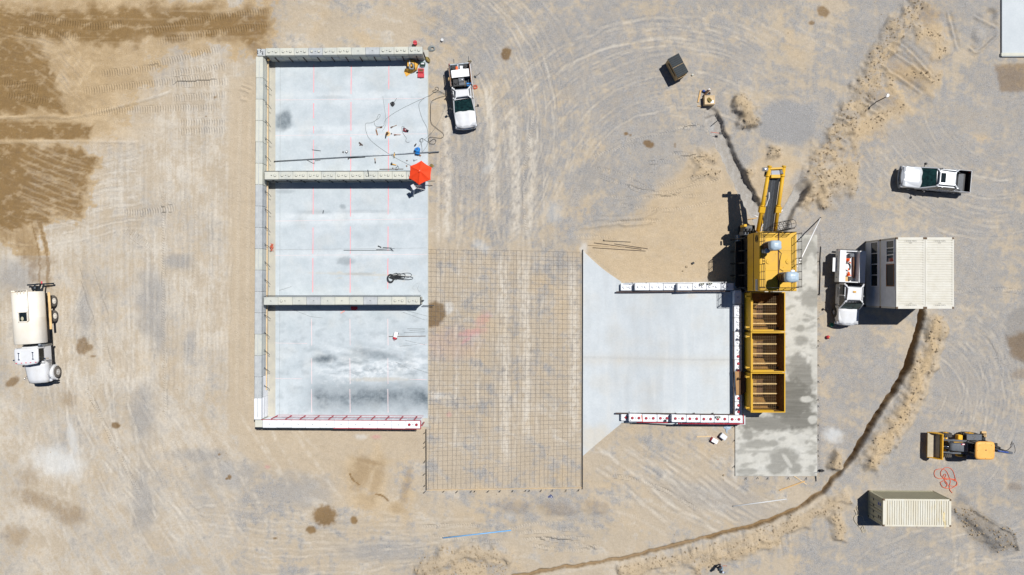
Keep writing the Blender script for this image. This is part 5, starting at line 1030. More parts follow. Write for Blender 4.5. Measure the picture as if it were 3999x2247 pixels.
# dished brown plate resting on the bay wall
t = thing('half_round_plate', W(2895, 1497, 1.84), 'rusty half round dished plate resting on the bay wall beside the hoppers', 'plate', world=True)
n = 16; c = W(2888, 1497, 2.02); rr0 = 1.06; pts = [(c.x + .02, c.y + rr0)] + [(c.x + .85 * rr0 * math.cos(a), c.y + rr0 * math.sin(a)) for a in np.linspace(math.pi / 2, -math.pi / 2, n)] + [(c.x + .02, c.y - rr0)]
m = MB(); m.prism(pts, 1.95, 2.0); m.build('disc', MT['rust_brown'], t)
m = MB(); m.prism([(c.x - .38, c.y + rr0 * 1.0), (c.x + .0, c.y + rr0 * .96), (c.x + .0, c.y - rr0 * .98), (c.x - .25, c.y - rr0 * 1.05)], 1.92, 1.97); m.build('lip', MT['plate_brown'], t)
# ------------------------------------------------------------------ shipping containers
def text_part(s, size, m, parent, loc, rz=0.0, rx=0.0, name='lettering', ry=0.0):
    c = bpy.data.curves.new(name, 'FONT'); c.body = s; c.size = size; c.align_x = 'CENTER'; c.align_y = 'CENTER'; c.extrude = .002; c.resolution_u = 2
    tmp = bpy.data.objects.new(name, c); COL.objects.link(tmp); dg_ = bpy.context.evaluated_depsgraph_get(); me = bpy.data.meshes.new_from_object(tmp.evaluated_get(dg_)); bpy.data.objects.remove(tmp); bpy.data.curves.remove(c)
    me.materials.clear(); me.materials.append(MT[m]); o = bpy.data.objects.new(name, me); COL.objects.link(o); o.parent = parent; o.location = loc; o.rotation_euler = (rx, ry, rz); return o
CL, CW, CH = 6.058, 2.438, 2.591
def container(loc, rz, label, roofm, sidem, windows=None, doors=False, code=True, rust=False, skip_sides=()):
    """long axis = local x; west-looking long side = local +y when rz = -90 deg"""
    t = thing('shipping_container', loc, label, 'container', rz); L, Wd, Hh = CL / 2, CW / 2, CH
    fr = MB()
    for sx in (-1, 1):
        for sy in (-1, 1): fr.box(sx * L - sx * .14, sx * L, sy * Wd - sy * .12, sy * Wd, .16, Hh - .14)
    for sy in (-1, 1):
        for z0, z1 in ((.0, .15), (Hh - .08, Hh - .005)): fr.box(-L + .16, L - .16, sy * Wd - sy * .07, sy * Wd, z0, z1)
    for sx in (-1, 1):
        for z0, z1 in ((.0, .15), (Hh - .11, Hh - .005)): fr.box(sx * L - sx * .08, sx * L, -Wd + .16, Wd - .16, z0, z1)
    fr.build('frame', MT[sidem], t)
    cast = MB().box(-.085, .085, -.08, .08, -.06, .06, .01).mesh('corner_casting')
    for sx in (-1, 1):
        for sy in (-1, 1):
            for z in (.06, Hh - .055): put(cast, 'corner_casting', t, (sx * (L - .08), sy * (Wd - .075), z), 0, MT['brown_corner'])
    def corr(axis, a0, a1, off, sgn, z0, z1, pitch=.275, dep=.036):
        n = int((a1 - a0) / pitch); pts = []
        for i in range(n):
            u = a0 + (a1 - a0) * i / n; p = (a1 - a0) / n
            pts += [(u, 0), (u + p * .35, 0), (u + p * .5, -dep), (u + p * .85, -dep)]
        pts.append((a1, 0)); vs = []
        for z in (z0, z1):
            for u, d in pts: vs.append((u, off + sgn * d, z) if axis == 'x' else (off + sgn * d, u, z))
        k = len(pts); return MB().add(vs, [(i, i + 1, k + i + 1, k + i) for i in range(k - 1)])
    for sy in (-1, 1):
        if windows and sy == 1: continue
        corr('x', -L + .13, L - .13, sy * (Wd - .01), sy, .14, Hh - .07).build('side_panel', MT[sidem], t)
    corr('y', -Wd + .11, Wd - .11, L - .012, 1, .14, Hh - .1).build('end_panel', MT[sidem], t)
    if not doors: corr('y', -Wd + .11, Wd - .11, -L + .012, -1, .14, Hh - .1).build('end_panel', MT[sidem], t)
    # roof sheet, pressed ribs running across
    rb = MB(); n = 27; pts = []
    for i in range(n):
        u = -L + .22 + (2 * L - .44) * i / n; p = (2 * L - .44) / n
        pts += [(u, 0), (u + p * .60, 0), (u + p * .68, -.05), (u + p * .92, -.05)]
    pts.append((L - .22, 0)); vs = []
    for y in (-Wd + .14, Wd - .14):
        for u, d in pts: vs.append((u, y, Hh + d))
    k = len(pts); rb.add(vs, [(i, i + 1, k + i + 1, k + i) for i in range(k - 1)])
    roof = rb.build('roof', MT[roofm], t)
    e = MB()
    for sy in (-1, 1): e.box(-L + .17, L - .17, sy * Wd - sy * .145, sy * Wd - sy * .01, Hh - .03, Hh + .002)
    for sx in (-1, 1): e.box(sx * L - sx * .225, sx * L - sx * .01, -Wd + .16, Wd - .16, Hh - .03, Hh + .002)
    sub(e, 'roof_edge', MT[roofm], roof)
    if code:
        for sx, r_ in ((-1, math.pi / 2), (1, math.pi / 2)):
            text_part('CXDU 804610 1', .15, 'decal_dark', roof, (sx * (L - .31), 0, Hh + .003), r_, 0); text_part('22G1', .12, 'decal_dark', roof, (sx * (L - .47), 0, Hh + .003), r_, 0)
    if rust:
        for x0, y0, a, b_ in ((L - .65, -.3, .30, 1.1), (L - .55, -.95, .16, .9), (L - .9, .9, .08, .5), (1.6, .6, .05, .7), (1.3, .3, .04, .8), (-2.3, .8, .04, .5), (1.9, -.6, .05, .4), (.9, -.5, .03, .3), (2.2, .2, .06, .9)):
            ng = 10; c = [(x0 + a * .5 * math.cos(t_) * random.uniform(.5, 1.2), y0 + b_ * .5 * math.sin(t_) * random.uniform(.6, 1.15)) for t_ in np.linspace(0, 2 * math.pi, ng)[:-1]]
            sub(MB().prism(c, Hh + .001, Hh + .0045), 'rust_stain', MT['rust_stain'], roof)
    if doors:
        for sy in (-1, 1):
            d = MB().box(-L + .02, -L + .07, sy * .02, sy * (Wd - .13), .17, Hh - .13, .01).build('door', MT[sidem], t)
            for k in range(3): sub(MB().box(-L + .012, -L + .022, sy * .10, sy * (Wd - .2), .30 + k * .76, .92 + k * .76, .005), 'door_panel', MT[sidem], d)
            for yy in (.28, .80):
                sub(MB().cyl((-L - .02, sy * yy, .12), (-L - .02, sy * yy, Hh - .1), .022, .022, 8), 'lock_rod', MT['steel_grey'], d); sub(MB().box(-L - .05, -L - .01, sy * yy - .18, sy * yy + .02, 1.0, 1.06), 'handle', MT['steel_dark'], d)
            for k in range(2): sub(MB().box(-L + .004, -L + .013, sy * .45, sy * .70, 1.75 + k * .30, 1.95 + k * .30), 'sign', MT['decal_blue'] if sy > 0 else MT['decal_dark'], d)
    if windows:
        # siding boards on this side, with windows set in
        wl = MB().box(-L + .14, L - .14, Wd - .06, Wd - .012, .15, Hh - .08).build('siding', MT['slate'], t)
        nb = 12
        for i in range(nb): z0 = .16 + (Hh - .26) * i / nb; sub(MB().box(-L + .145, L - .145, Wd - .012, Wd + .012, z0 + .02, z0 + (Hh - .26) / nb), 'board', MT['slate'], wl)
        for (u0, u1, z0, z1, npn, frm, opened) in windows:
            f = MB(); w_ = .07
            f.box(u0 - w_, u1 + w_, Wd + .013, Wd + .06, z0 - w_, z0); f.box(u0 - w_, u1 + w_, Wd + .013, Wd + .06, z1, z1 + w_); f.box(u0 - w_, u0, Wd + .013, Wd + .06, z0, z1); f.box(u1, u1 + w_, Wd + .013, Wd + .06, z0, z1)
            for k in range(1, npn): u = u0 + (u1 - u0) * k / npn; f.box(u - .03, u + .03, Wd + .013, Wd + .055, z0, z1)
            win = f.build('window', MT[frm], t)
            for k in range(npn):
                ua = u0 + (u1 - u0) * k / npn + (.03 if k else 0); ub = u0 + (u1 - u0) * (k + 1) / npn - (.03 if k < npn - 1 else 0)
                sub(MB().box(ua, ub, Wd + .014, Wd + .024, z0, z1), 'pane', MT['black'] if opened else MT['glass_win'], win)  # an opened one is a black sheet standing in for its unlit inside
    return t
MT['rust_stain'] = mat('rust_stain', (.50, .40, .20), .8, col2=(.66, .58, .36), scale=7)
xe = [W(3500.5, 1000, 5.18).x, W(3726, 1000, 5.18).x]; yc = W(3600, 1067, 5.18).y; x1c = xe[0] + CW / 2; x2c = xe[1] - CW / 2
def uu(py, z): return (yc - W(3450, py, z).y)        # along the west side, local x runs south (rz = -90)
rzc = -math.pi / 2
# with rz = -90 the local +y side looks to world +x, so the windowed side needs rz = +90 (local +y -> world -x, local x -> world +y)
rzw = math.pi / 2
def wu(py, z): return W(3450, py, z).y - yc
def win(pa, pb, z0, z1, n, fr='white_plastic', op=False): a, b = wu(pb, (z0 + z1) / 2), wu(pa, (z0 + z1) / 2); return (a, b, z0, z1, n, fr, op)
container((x1c, yc, 0), rzw, 'lower office container with a long four pane window, beside the service truck', 'cream', 'cream', [win(948, 1117, 1.15, 2.25, 4)], False, False)
w1 = win(942, 1023, 3.75, 4.85, 3); w2 = win(1035, 1116, 3.75, 4.85, 1, 'wood_brown', True)
container((x1c, yc, CH), rzw, 'upper office container with a brown framed opening and cream ribbed roof, west one', 'cream', 'cream', [(w1[0], w1[1], 1.16, 2.26, 3, 'white_plastic', False), (w2[0], w2[1], 1.16, 2.26, 1, 'wood_brown', True)], False, True)
container((x2c, yc, 0), rzw, 'lower cream container hidden under the east half of the stacked office', 'cream', 'cream', None, False, False)
container((x2c, yc, CH), rzw, 'upper cream container with ribbed roof, east half of the stacked office', 'cream', 'cream', None, False, True)
a = W(3452, 1948, CH); b = W(3712, 2059, CH); container(((a.x + b.x) / 2, (a.y + b.y) / 2, 0), R(-.4), 'single cream storage container with rust stained roof below the backhoe', 'cream_d', 'olive', None, True, False, True)

# ------------------------------------------------------------------ road vehicles.  local frame: x forward, y left, z up, origin on the ground under the centre
def sect(x, hw, z0, z1, r=.12, tuck=.0, n=4):
    """rounded-box cross section at x"""
    pts = []
    for cx, cz, a0 in ((hw - r, z0 + r, -90), (hw - r - tuck, z1 - r, 0), (-hw + r + tuck, z1 - r, 90), (-hw + r, z0 + r, 180)):
        for k in range(n + 1):
            a = R(a0 + 90 * k / n); pts.append((x, cx + r * math.cos(a), cz + r * math.sin(a)))
    return pts
def wheel(t, x, y, r, w, rim='alu', tyre='rubber', hub=.55):
    s_ = 1 if y > 0 else -1; n = 24; rings = []
    for yy, rr1 in ((-w / 2, r * hub), (-w / 2, r * .9), (-w * .36, r), (w * .36, r), (w / 2, r * .9), (w / 2, r * hub)):
        rings.append([(x + rr1 * math.cos(2 * math.pi * i / n), y + yy, r + rr1 * math.sin(2 * math.pi * i / n)) for i in range(n)])
    o = MB().loft(rings, True, True).build('wheel', MT[tyre], t)
    m = MB().cyl((x, y + s_ * (w / 2 - .03), r), (x, y + s_ * (w / 2 + .004), r), r * hub * .98, r * hub * .98, 20); m.cyl((x, y + s_ * w / 2, r), (x, y + s_ * (w / 2 + .05), r), r * .16, r * .12, 12)
    for k in range(8):
        a = 2 * math.pi * k / 8; m.cyl((x + r * .36 * math.cos(a), y + s_ * w / 2, r + r * .36 * math.sin(a)), (x + r * .36 * math.cos(a), y + s_ * (w / 2 + .02), r + r * .36 * math.sin(a)), r * .06, r * .06, 6)
    sub(m, 'rim', MT[rim], o); return o
def cab(t, xf, xr, hw, zb, zt, wsl, rsl, inset, body, glass, rake=.10, sun=False, rearw=True):
    """greenhouse: roof on pillars, glass all round.  xf, xr front and rear at the belt line"""
    rf, rr_, hr = xf - wsl, xr + rsl, hw - inset
    roof = MB(); rings = []
    for k, (g, dz) in enumerate(((0, -.05), (0, .0), (.07, .045), (.22, .07))):
        ring = []
        for sx, sy in ((1, -1), (1, 1), (-1, 1), (-1, -1)):
            X = rf - g if sx > 0 else rr_ + g
            for q in ((.0, .12), (.04, .04), (.12, .0)) if sx * sy < 0 else ((.12, .0), (.04, .04), (.0, .12)):
                ring.append((X - sx * q[0], sy * (hr - g - q[1]), zt + dz - (.03 if sx > 0 else 0)))
        rings.append(ring)
    ro = roof.loft(rings, True, True).build('cab_roof', MT[body], t)
    # lower and pillars
    for sy in (-1, 1):
        xm_ = (xf + xr) / 2 - .1
        for p0, p1, w_, h_ in (((xf - .02, sy * (hw - .03), zb - .02), (rf + .02, sy * (hr - .02), zt), .09, .07), ((xr + .02, sy * (hw - .03), zb - .02), (rr_ - .02, sy * (hr - .02), zt), .14, .08), ((xm_, sy * (hw - .02), zb - .02), (xm_ + .02, sy * (hr - .01), zt), .10, .05)): MB().obox(p0, p1, w_, h_).build('pillar', MT[body], t)
    def quad(pts, nm, m, off=.0): return MB().add([Vector(q) for q in pts], [(0, 1, 2, 3)]).build(nm, MT[m], t)
    n = 8; vs = []
    for i in range(n + 1):
        u = -1 + 2 * i / n; vs += [(xf + .10 * (1 - u * u), u * (hw - .06), zb), (rf + .05 * (1 - u * u), u * (hr - .06), zt)]
    MB().add(vs, [(2 * i, 2 * i + 2, 2 * i + 3, 2 * i + 1) for i in range(n)], True).build('windshield', MT[glass], t)
    if rearw: quad([(xr, hw - .08, zb), (xr, -hw + .08, zb), (rr_, -hr + .08, zt), (rr_, hr - .08, zt)], 'rear_window', 'glass_dark')
    for sy in (-1, 1): quad([(xf - .04, sy * (hw - .035), zb), (xr + .04, sy * (hw - .035), zb), (rr_ + .04, sy * (hr - .025), zt), (rf - .04, sy * (hr - .025), zt)], 'side_window', 'glass_dark')
    MB().box(xr + .05, xf - .05, -hw + .08, hw - .08, zb - .06, zb - .03).build('dashboard', MT['black'], t)
    if sun: sub(MB().box(rf - .80, rf - .38, -.42, .42, zt + .066, zt + .074), 'sunroof', MT['glass_dark'], ro)
    return ro
def mirror(t, x, y, z, m='black'):
    s_ = 1 if y > 0 else -1
    o = MB().obox((x, y, z), (x - .06, y + s_ * .26, z + .05), .05, .05).build('mirror', MT[m], t); sub(MB().box(x - .16, x + .02, y + s_ * .20, y + s_ * .38, z - .02, z + .24, .03), 'mirror_shell', MT[m], o)
def front(t, xf, hw, zh, body, steel='steel_grey', gr='black'):
    MB().box(xf - .06, xf + .05, -hw + .34, hw - .34, zh - .50, zh - .10, .02).build('grille', MT[gr], t)
    for k in range(3): MB().box(xf + .045, xf + .06, -hw + .38, hw - .38, zh - .46 + k * .12, zh - .42 + k * .12).build('grille_bar', MT[steel], t)
    for sy in (-1, 1): MB().box(xf - .26, xf - .0, sy * (hw - .30), sy * (hw - .03), zh - .42, zh - .14, .05).build('headlight', MT['head'], t)
    n = 8; r0 = []; 
    for i in range(n + 1):
        u = -1 + 2 * i / n; r0.append([(xf + .12 - .16 * u * u + a, u * (hw + .01), z) for a, z in ((-.14, .42), (.0, .44), (.02, .60), (-.14, .64))])
    MB().loft(r0, True, True).build('front_bumper', MT[steel], t)
def hood(t, x0, x1, hw, zb, z0, z1, body, crease=True):
    """x0 at the windshield, x1 at the nose"""
    rings = []
    for k in range(7):
        u = k / 6; x = x0 + (x1 - x0) * u; w = hw - .02 - .13 * u ** 3; z = z0 + (z1 - z0) * u - .05 * u ** 4
        ring = []
        for v in np.linspace(-1, 1, 13):
            bul = .07 * (1 - v ** 2) + (.022 if .30 < abs(v) < .55 and crease else 0) - (.10 * max(0, abs(v) - .78) / .22) ** 1
            ring.append((x + .16 * u * (1 - v * v) - .0, v * w, z + bul - .06))
        ring += [(x, w, zb), (x, -w, zb)]
        rings.append(ring)
    return MB().loft(rings, True, True).build('hood', MT[body], t)
def body_shell(t, xs, hw, z0, z1, body, nm='body'):
    rings = [sect(x, hw - d, z0 + e, z1, .10, .03) for x, d, e in xs]
    return MB().loft(rings, True, True).build(nm, MT[body], t)
def arches(t, x, hw, r):
    for sy in (-1, 1):
        n = 12; vs = [(x + (r + .09) * math.cos(a), sy * (hw + .004), r + (r + .09) * math.sin(a)) for a in np.linspace(0, math.pi, n)]
        MB().prism([(v[0], v[2]) for v in vs], sy * (hw + .006), sy * (hw - .25), 'y').build('wheel_arch', MT['black'], t)
def bed(t, x0, x1, hw, zf, zt, body, liner='black', tail=True, wall=.09):
    for sy in (-1, 1):
        MB().box(x0, x1, sy * (hw - wall), sy * hw, .55, zt, .025).build('bed_side', MT[body], t); MB().box(x0 + .02, x1 - .02, sy * (hw - wall - .012), sy * (hw - wall - .002), zf, zt - .02).build('bed_liner', MT[liner], t)
    if tail:
        o = MB().box(x0 - .02, x0 + .03, -hw + .02, hw - .02, .60, zt - .01, .015).build('tailgate', MT[body], t); sub(MB().box(x0 + .032, x0 + .045, -hw + .08, hw - .08, zf, zt - .02), 'tailgate_liner', MT[liner], o)
    MB().box(x0, x1, -hw + .05, hw - .05, zf - .05, zf).build('bed_floor', MT[liner], t)
    MB().box(x1 - .05, x1 - .01, -hw + .08, hw - .08, zf, zt - .02).build('bulkhead', MT[liner], t)
    for sy in (-1, 1): MB().box(x0 - .03, x0 + .10, sy * (hw - .14), sy * (hw + .004), .85, 1.15, .02).build('tail_light', MT['tail'], t)
    MB().box(x0 - .14, x0 - .01, -hw + .06, hw - .06, .45, .62, .03).build('rear_bumper', MT['steel_grey'], t)

# --- silver crew cab pickup
p = W(3652, 700, 1.0); ang = math.pi - math.atan2(5.2, 100) * 1.0
t = thing('pickup_truck', (p.x, p.y, 0), 'silver crew cab pickup with sunroof and empty black bed, on the right of the yard', 'pickup', math.pi - R(5.0))
HWs = 1.0
body_shell(t, [(2.95, .10, .1), (2.6, .02, .0), (-1.58, 0, 0)], HWs, .42, 1.08, 'car_silver'); hood(t, 1.28, 2.98, HWs, .7, 1.18, 1.06, 'car_silver'); front(t, 3.02, HWs, 1.08, 'car_silver')
cab(t, 1.36, -1.62, HWs - .03, 1.08, 1.86, .98, .05, .13, 'car_silver', 'glass_green', sun=True); bed(t, -3.12, -1.60, HWs, .72, 1.28, 'car_silver', 'black', True, .05)
for x in (2.02, -2.15):
    arches(t, x, HWs, .41)
    for y in (-.86, .86): wheel(t, x, y, .41, .27)
mirror(t, 1.15, .98, 1.10); mirror(t, 1.15, -.98, 1.10); MB().box(-1.0, 1.2, -1.08, -.98, .34, .40).build('running_board', MT['black'], t); MB().box(-1.0, 1.2, .98, 1.08, .34, .40).build('running_board', MT['black'], t)
for y in (-.99, .99):
    for x in (.55, -.45): MB().box(x - .09, x + .09, y * 1.0 - .02, y * 1.0 + .02, .96, 1.0, .01).build('door_handle', MT['chrome'], t)
MB().box(-2.75, -1.66, -.84, .84, .722, .73).build('bed_mat', MT['grey_plastic'], t)

# --- welder's truck
p = W(1808, 376, 1.0)
t = thing('welding_truck', (p.x, p.y, 0), 'white regular cab pickup with welder, silver toolbox and clutter in its bed', 'pickup', R(-83.6))
HWw = 1.0
body_shell(t, [(2.78, .12, .1), (2.4, .02, .0), (-.62, 0, 0)], HWw, .45, 1.10, 'car_white'); hood(t, 1.40, 2.80, HWw, .7, 1.22, 1.10, 'car_white'); front(t, 2.84, HWw, 1.10, 'car_white', 'chrome')
cab(t, 1.48, -.62, HWw - .04, 1.12, 1.90, .92, .04, .12, 'car_white', 'glass_green'); bed(t, -3.0, -.64, HWw, .75, 1.30, 'car_white', 'steel_dark', False)
for x in (1.86, -1.78):
    arches(t, x, HWw, .40)
    for y in (-.86, .86): wheel(t, x, y, .40, .26, 'steel_grey')
mirror(t, 1.15, .98, 1.15); mirror(t, 1.15, -.98, 1.15)
for y in (-.93, .93): MB().obox((-2.86, y, 1.62), (-.7, y, 1.62), .06, .10).build('side_rail', MT['wood_brown'], t); [MB().obox((x, y, 1.3), (x, y, 1.62), .06, .06).build('rail_post', MT['steel_rust'], t) for x in (-2.8, -1.8, -.8)]
MB().obox((-.70, -.96, 1.92), (-.70, .96, 1.92), .08, .08).build('headache_rack', MT['black_steel'], t)
for y in (-.95, .95): MB().obox((-.70, y, 1.3), (-.70, y, 1.95), .08, .08).build('rack_post', MT['black_steel'], t)
MB().obox((-2.9, -.45, 1.5), (-3.25, -.42, 1.55), .05, .05).build('vise_bar', MT['steel_dark'], t); MB().obox((-2.9, .9, 1.6), (-3.3, .92, 1.65), .05, .05).build('vise_bar', MT['steel_dark'], t)
bx = thing('toolbox', t.matrix_world @ Vector((0, 0, 0)), 'silver lidded toolbox lying across the bed of the welding truck', 'toolbox', R(-83.6))
def onbed(lx, ly, z): c, s_ = math.cos(R(-83.6)), math.sin(R(-83.6)); return (p.x + lx * c - ly * s_, p.y + lx * s_ + ly * c, z)
bx.location = onbed(-1.96, .02, .75); MB().box(-.34, .34, -.80, .80, 0, .62, .02).build('box', MT['alu'], bx); MB().box(-.36, .36, -.82, .82, .60, .68, .02).build('lid', MT['alu'], bx); MB().box(.36, .38, -.1, .1, .45, .58).build('latch', MT['steel_dark'], bx)
wm = thing('welding_machine', onbed(-1.14, -.12, .75), 'dark engine driven welder in the truck bed behind the cab', 'welder', R(-83.6))
MB().box(-.38, .38, -.10, .42, 0, .75, .03).build('case', MT['grey_plastic'], wm); MB().box(-.36, .34, -.62, -.12, 0, .62, .03).build('engine', MT['black_steel'], wm); MB().cyl((0, -.36, .62), (0, -.36, .74), .14, .12, 14).build('air_filter', MT['black'], wm); MB().box(-.40, -.39, -.1, .42, .1, .6).build('panel', MT['decal_dark'], wm); MB().cyl((-.2, .25, .75), (-.2, .25, .80), .05, .05, 10).build('fuel_cap', MT['alu'], wm); MB().box(-.05, .03, -.1, .42, .75, .765).build('lid_seam', MT['black'], wm)
MB().box(-.38, .36, -.64, .44, -.0, .06).build('skid', MT['dusty_tan'], wm)
c_ = Vector(onbed(-.92, .68, .75)); MB().box(c_.x - .22, c_.x + .22, c_.y - .16, c_.y + .16, .75, 1.25, .03).build('blue_crate', MT['blue'], None, 'blue plastic crate in the welding truck bed next to the cab', 'crate')
for k, (lx, ly, sx, sy, h, mt, nm) in enumerate(((-2.62, .55, .20, .16, .5, 'black', 'gas_bottle'), (-2.5, .15, .16, .22, .45, 'alu', 'metal_box'), (-2.48, -.25, .12, .2, .5, 'cone', 'orange_bag'), (-2.6, -.55, .2, .25, .55, 'black', 'cable_reel'), (-2.3, .38, .12, .1, .5, 'grey_pipe', 'paint_can'), (-2.65, -.15, .1, .28, .48, 'steel_grey', 'metal_box'), (-2.25, -.05, .1, .14, .55, 'white_plastic', 'white_jug'))):
    c_ = Vector(onbed(lx, ly, .75)); mb = MB().cyl(c_, c_ + Vector((0, 0, h)), sx, sx * .9, 12).cyl(c_ + Vector((0, 0, h)), c_ + Vector((0, 0, h + .06)), sx * .4, sx * .35, 10) if k in (0, 3, 4) else MB().box(c_.x - sx, c_.x + sx, c_.y - sy, c_.y + sy, .75, .75 + h, .04)
    mb.build(nm, MT[mt], None, ['black gas bottle standing at the left rear of the welding truck bed', 'shiny metal box between bottle and orange bag in the welding truck bed', 'orange bag behind the silver toolbox in the welding truck bed', 'black cable reel at the right rear of the welding truck bed', 'grey paint can beside the toolbox in the welding truck bed', 'dull steel box at the tail of the welding truck bed', 'white jug behind the toolbox in the welding truck bed'][k], ['bottle', 'box', 'bag', 'reel', 'can', 'box', 'jug'][k])
mb = MB()
for k in range(4):
    c_ = Vector(onbed(-2.86 + .0 * k, .98, 1.62)); mb.tube([c_ + Vector((.16 * math.cos(a) * (1 - .1 * k), .05 * math.sin(a * 2), .12 * math.sin(a) - .03 * k)) for a in np.linspace(0, 6.28, 14)[:-1]], .025, 5, True)
mb.build('yellow_strap', MT['khaki'], None, 'yellow strap bundle hanging on the rear side rail of the welding truck', 'strap')
c_ = Vector(onbed(-1.55, -1.02, 1.35)); MB().ball(c_, .14, .2, .2, 10, 6).build('rope_coil', MT['dusty_tan'], None, 'tan coil hanging outside the welding truck bed by the toolbox', 'coil')

# --- white service truck by the office
p = W(3314, 1122, 1.0); rzs = R(-92.3)
t = thing('service_truck', (p.x, p.y, 0), 'white utility truck with open service body parked along the office', 'truck', rzs)
hs = .98
body_shell(t, [(3.30, .10, .12), (2.9, .02, .0), (-.25, 0, 0)], hs, .55, 1.28, 'car_white'); hood(t, 1.92, 3.32, hs, .8, 1.40, 1.28, 'car_white'); front(t, 3.36, hs, 1.30, 'car_white', 'chrome')
cab(t, 2.0, -.28, hs - .03, 1.28, 2.10, .58, .04, .08, 'car_white', 'glass_green')
for k in range(5): MB().cyl((1.38 - .02 * abs(k - 2), -.5 + .25 * k, 2.15), (1.28, -.5 + .25 * k, 2.19), .05, .03, 8).build('roof_marker', MT['black'], t)
MB().box(.35, .50, -.15, .12, 2.165, 2.23, .02).build('beacon', MT['tarp_yellow'], t)
mirror(t, 1.70, .97, 1.40); mirror(t, 1.70, -.97, 1.40)
for y in (-.86, .86): wheel(t, 2.32, y, .44, .28, 'chrome')
for y in (-.90, -.60, .60, .90): wheel(t, -1.75, y, .44, .26, 'steel_grey')
arches(t, 2.32, hs, .44)
bw = 1.18
for sy in (-1, 1):
    o = MB().box(-3.30, -.42, sy * .60, sy * bw, .75, 1.62, .02).build('service_box', MT['car_white'], t); 
    for k in range(3): sub(MB().box(-3.22 + k * .95, -2.34 + k * .95, sy * (bw + .001), sy * (bw + .02), .82, 1.52, .005), 'box_door', MT['car_white'], o); sub(MB().box(-2.80 + k * .95, -2.72 + k * .95, sy * (bw + .02), sy * (bw + .04), 1.1, 1.2), 'latch', MT['black'], o)
MB().box(-3.30, -.42, -.60, .60, .72, .80).build('deck', MT['car_white'], t); MB().box(-.50, -.42, -.60, .60, .80, 1.55).build('bulkhead', MT['car_white'], t); MB().box(-3.30, -3.22, -.60, .60, .80, 1.2).build('tailgate', MT['car_white'], t)
MB().obox((-2.2, -bw - .03, 1.6), (-2.2, -bw - .42, 1.15), .95, .03).build('open_door', MT['car_white'], t) if False else MB().box(-2.62, -1.35, -bw - .40, -bw - .005, 1.10, 1.14, .01).build('open_door', MT['car_white'], t)
MB().box(-3.45, -3.32, -1.0, 1.0, .5, .65, .02).build('rear_bumper', MT['black_steel'], t)
for sy in (-1, 1): MB().box(-3.33, -3.29, sy * 1.0, sy * 1.12, .95, 1.2).build('tail_light', MT['tail'], t)
MB().box(-1.35, -.2, -.985, -.98, 1.0, 1.14).build('door_lettering', MT['decal_dark'], t) if False else None
for k in range(7): MB().box(.1 + k * .12, .18 + k * .12, -hs - .012, -hs - .004, 1.02, 1.12).build('door_lettering', MT['decal_dark'], t)
def sloc(lx, ly, z): c, s_ = math.cos(rzs), math.sin(rzs); return Vector((p.x + lx * c - ly * s_, p.y + lx * s_ + ly * c, z))
def cone_at(loc, tilt, rz, label):
    o = thing('traffic_cone', loc, label, 'cone', rz); o.rotation_euler = (0, tilt, rz)
    MB().box(-.18, .18, -.18, .18, 0, .03, .01).build('base', MT['cone'], o); MB().cyl((0, 0, .03), (0, 0, .70), .13, .03, 16).build('body', MT['cone'], o); MB().cyl((0, 0, .36), (0, 0, .48), .088, .068, 16).build('band', MT['white_plastic'], o)
cone_at(sloc(-1.05, -.02, 1.02), R(-80), rzs + .2, 'orange traffic cone with white band lying in the service truck bed'); cone_at(sloc(-2.45, -.10, .83), R(25), rzs, 'smaller looking orange cone standing near the service truck tail')
for lx, ly, sx, sy, h, mt, nm, lb, ct in ((-.72, -.38, .22, .26, .35, 'wood', 'wooden_box', 'small wooden box in the front corner of the service truck bed', 'box'), (-.78, .05, .18, .2, .4, 'black', 'black_bucket', 'black bucket in the service truck bed behind the cab', 'bucket'), (-2.9, .12, .16, .2, .4, 'grey_plastic', 'grinder_case', 'dark grey case at the tail of the service truck bed', 'case'), (-1.25, -.42, .22, .12, .35, 'white_plastic', 'white_rags', 'white rags beside the cone in the service truck bed', 'rags'), (-1.8, .42, .95, .06, .25, 'wood_brown', 'brown_board', 'brown board along the inner side of the service truck bed', 'board')):
    q_ = sloc(lx, ly, .80); MB().box(q_.x - sy, q_.x + sy, q_.y - sx, q_.y + sx, .80, .80 + h, .03).build(nm, MT[mt], None, lb, ct)
mb = MB()
for k in range(3): mb.tube([sloc(-1.85, -.1, .85 + .04 * k) + Vector((.26 * math.cos(a), .36 * math.sin(a), 0)) for a in np.linspace(0, 6.28, 20)[:-1]], .025, 5, True)
mb.build('hose_coil', MT['hose_black'], None, 'black hose coil lying in the middle of the service truck bed', 'hose')

# --- water truck
p = W(150, 1120, 0)
P0 = Vector((-43.15, -.25, 0)); rzt = R(-86.6)
t = thing('water_truck', P0, 'dusty white water tanker truck with an open tank hatch, parked at the left', 'truck', rzt)
# local x forward from the tank's rear end
n = 28; rings = []
for x, k in ((.15, .93), (.20, 1.0), (2.4, 1.0), (2.42, 1.004), (2.46, 1.004), (2.48, 1.0), (4.72, 1.0), (4.77, .93)):
    ring = []
    for i in range(n):
        a = 2 * math.pi * i / n; q_ = (abs(math.cos(a)) ** 3 + abs(math.sin(a)) ** 3) ** (-1 / 3); ring.append((x, 1.24 * k * q_ * math.cos(a), 2.22 + .90 * k * q_ * math.sin(a)))
    rings.append(ring)
tank = MB().loft(rings, True, True).build('tank', MT['tank_white'], t)
sub(MB().box(1.95, 2.75, -.28, .46, 3.06, 3.135).box(1.9, 1.95, -.33, .51, 3.05, 3.2).box(2.75, 2.8, -.33, .51, 3.05, 3.2).box(1.9, 2.8, -.33, -.28, 3.05, 3.2).box(1.9, 2.8, .46, .51, 3.05, 3.2), 'hatch_rim', MT['tank_white'], tank)
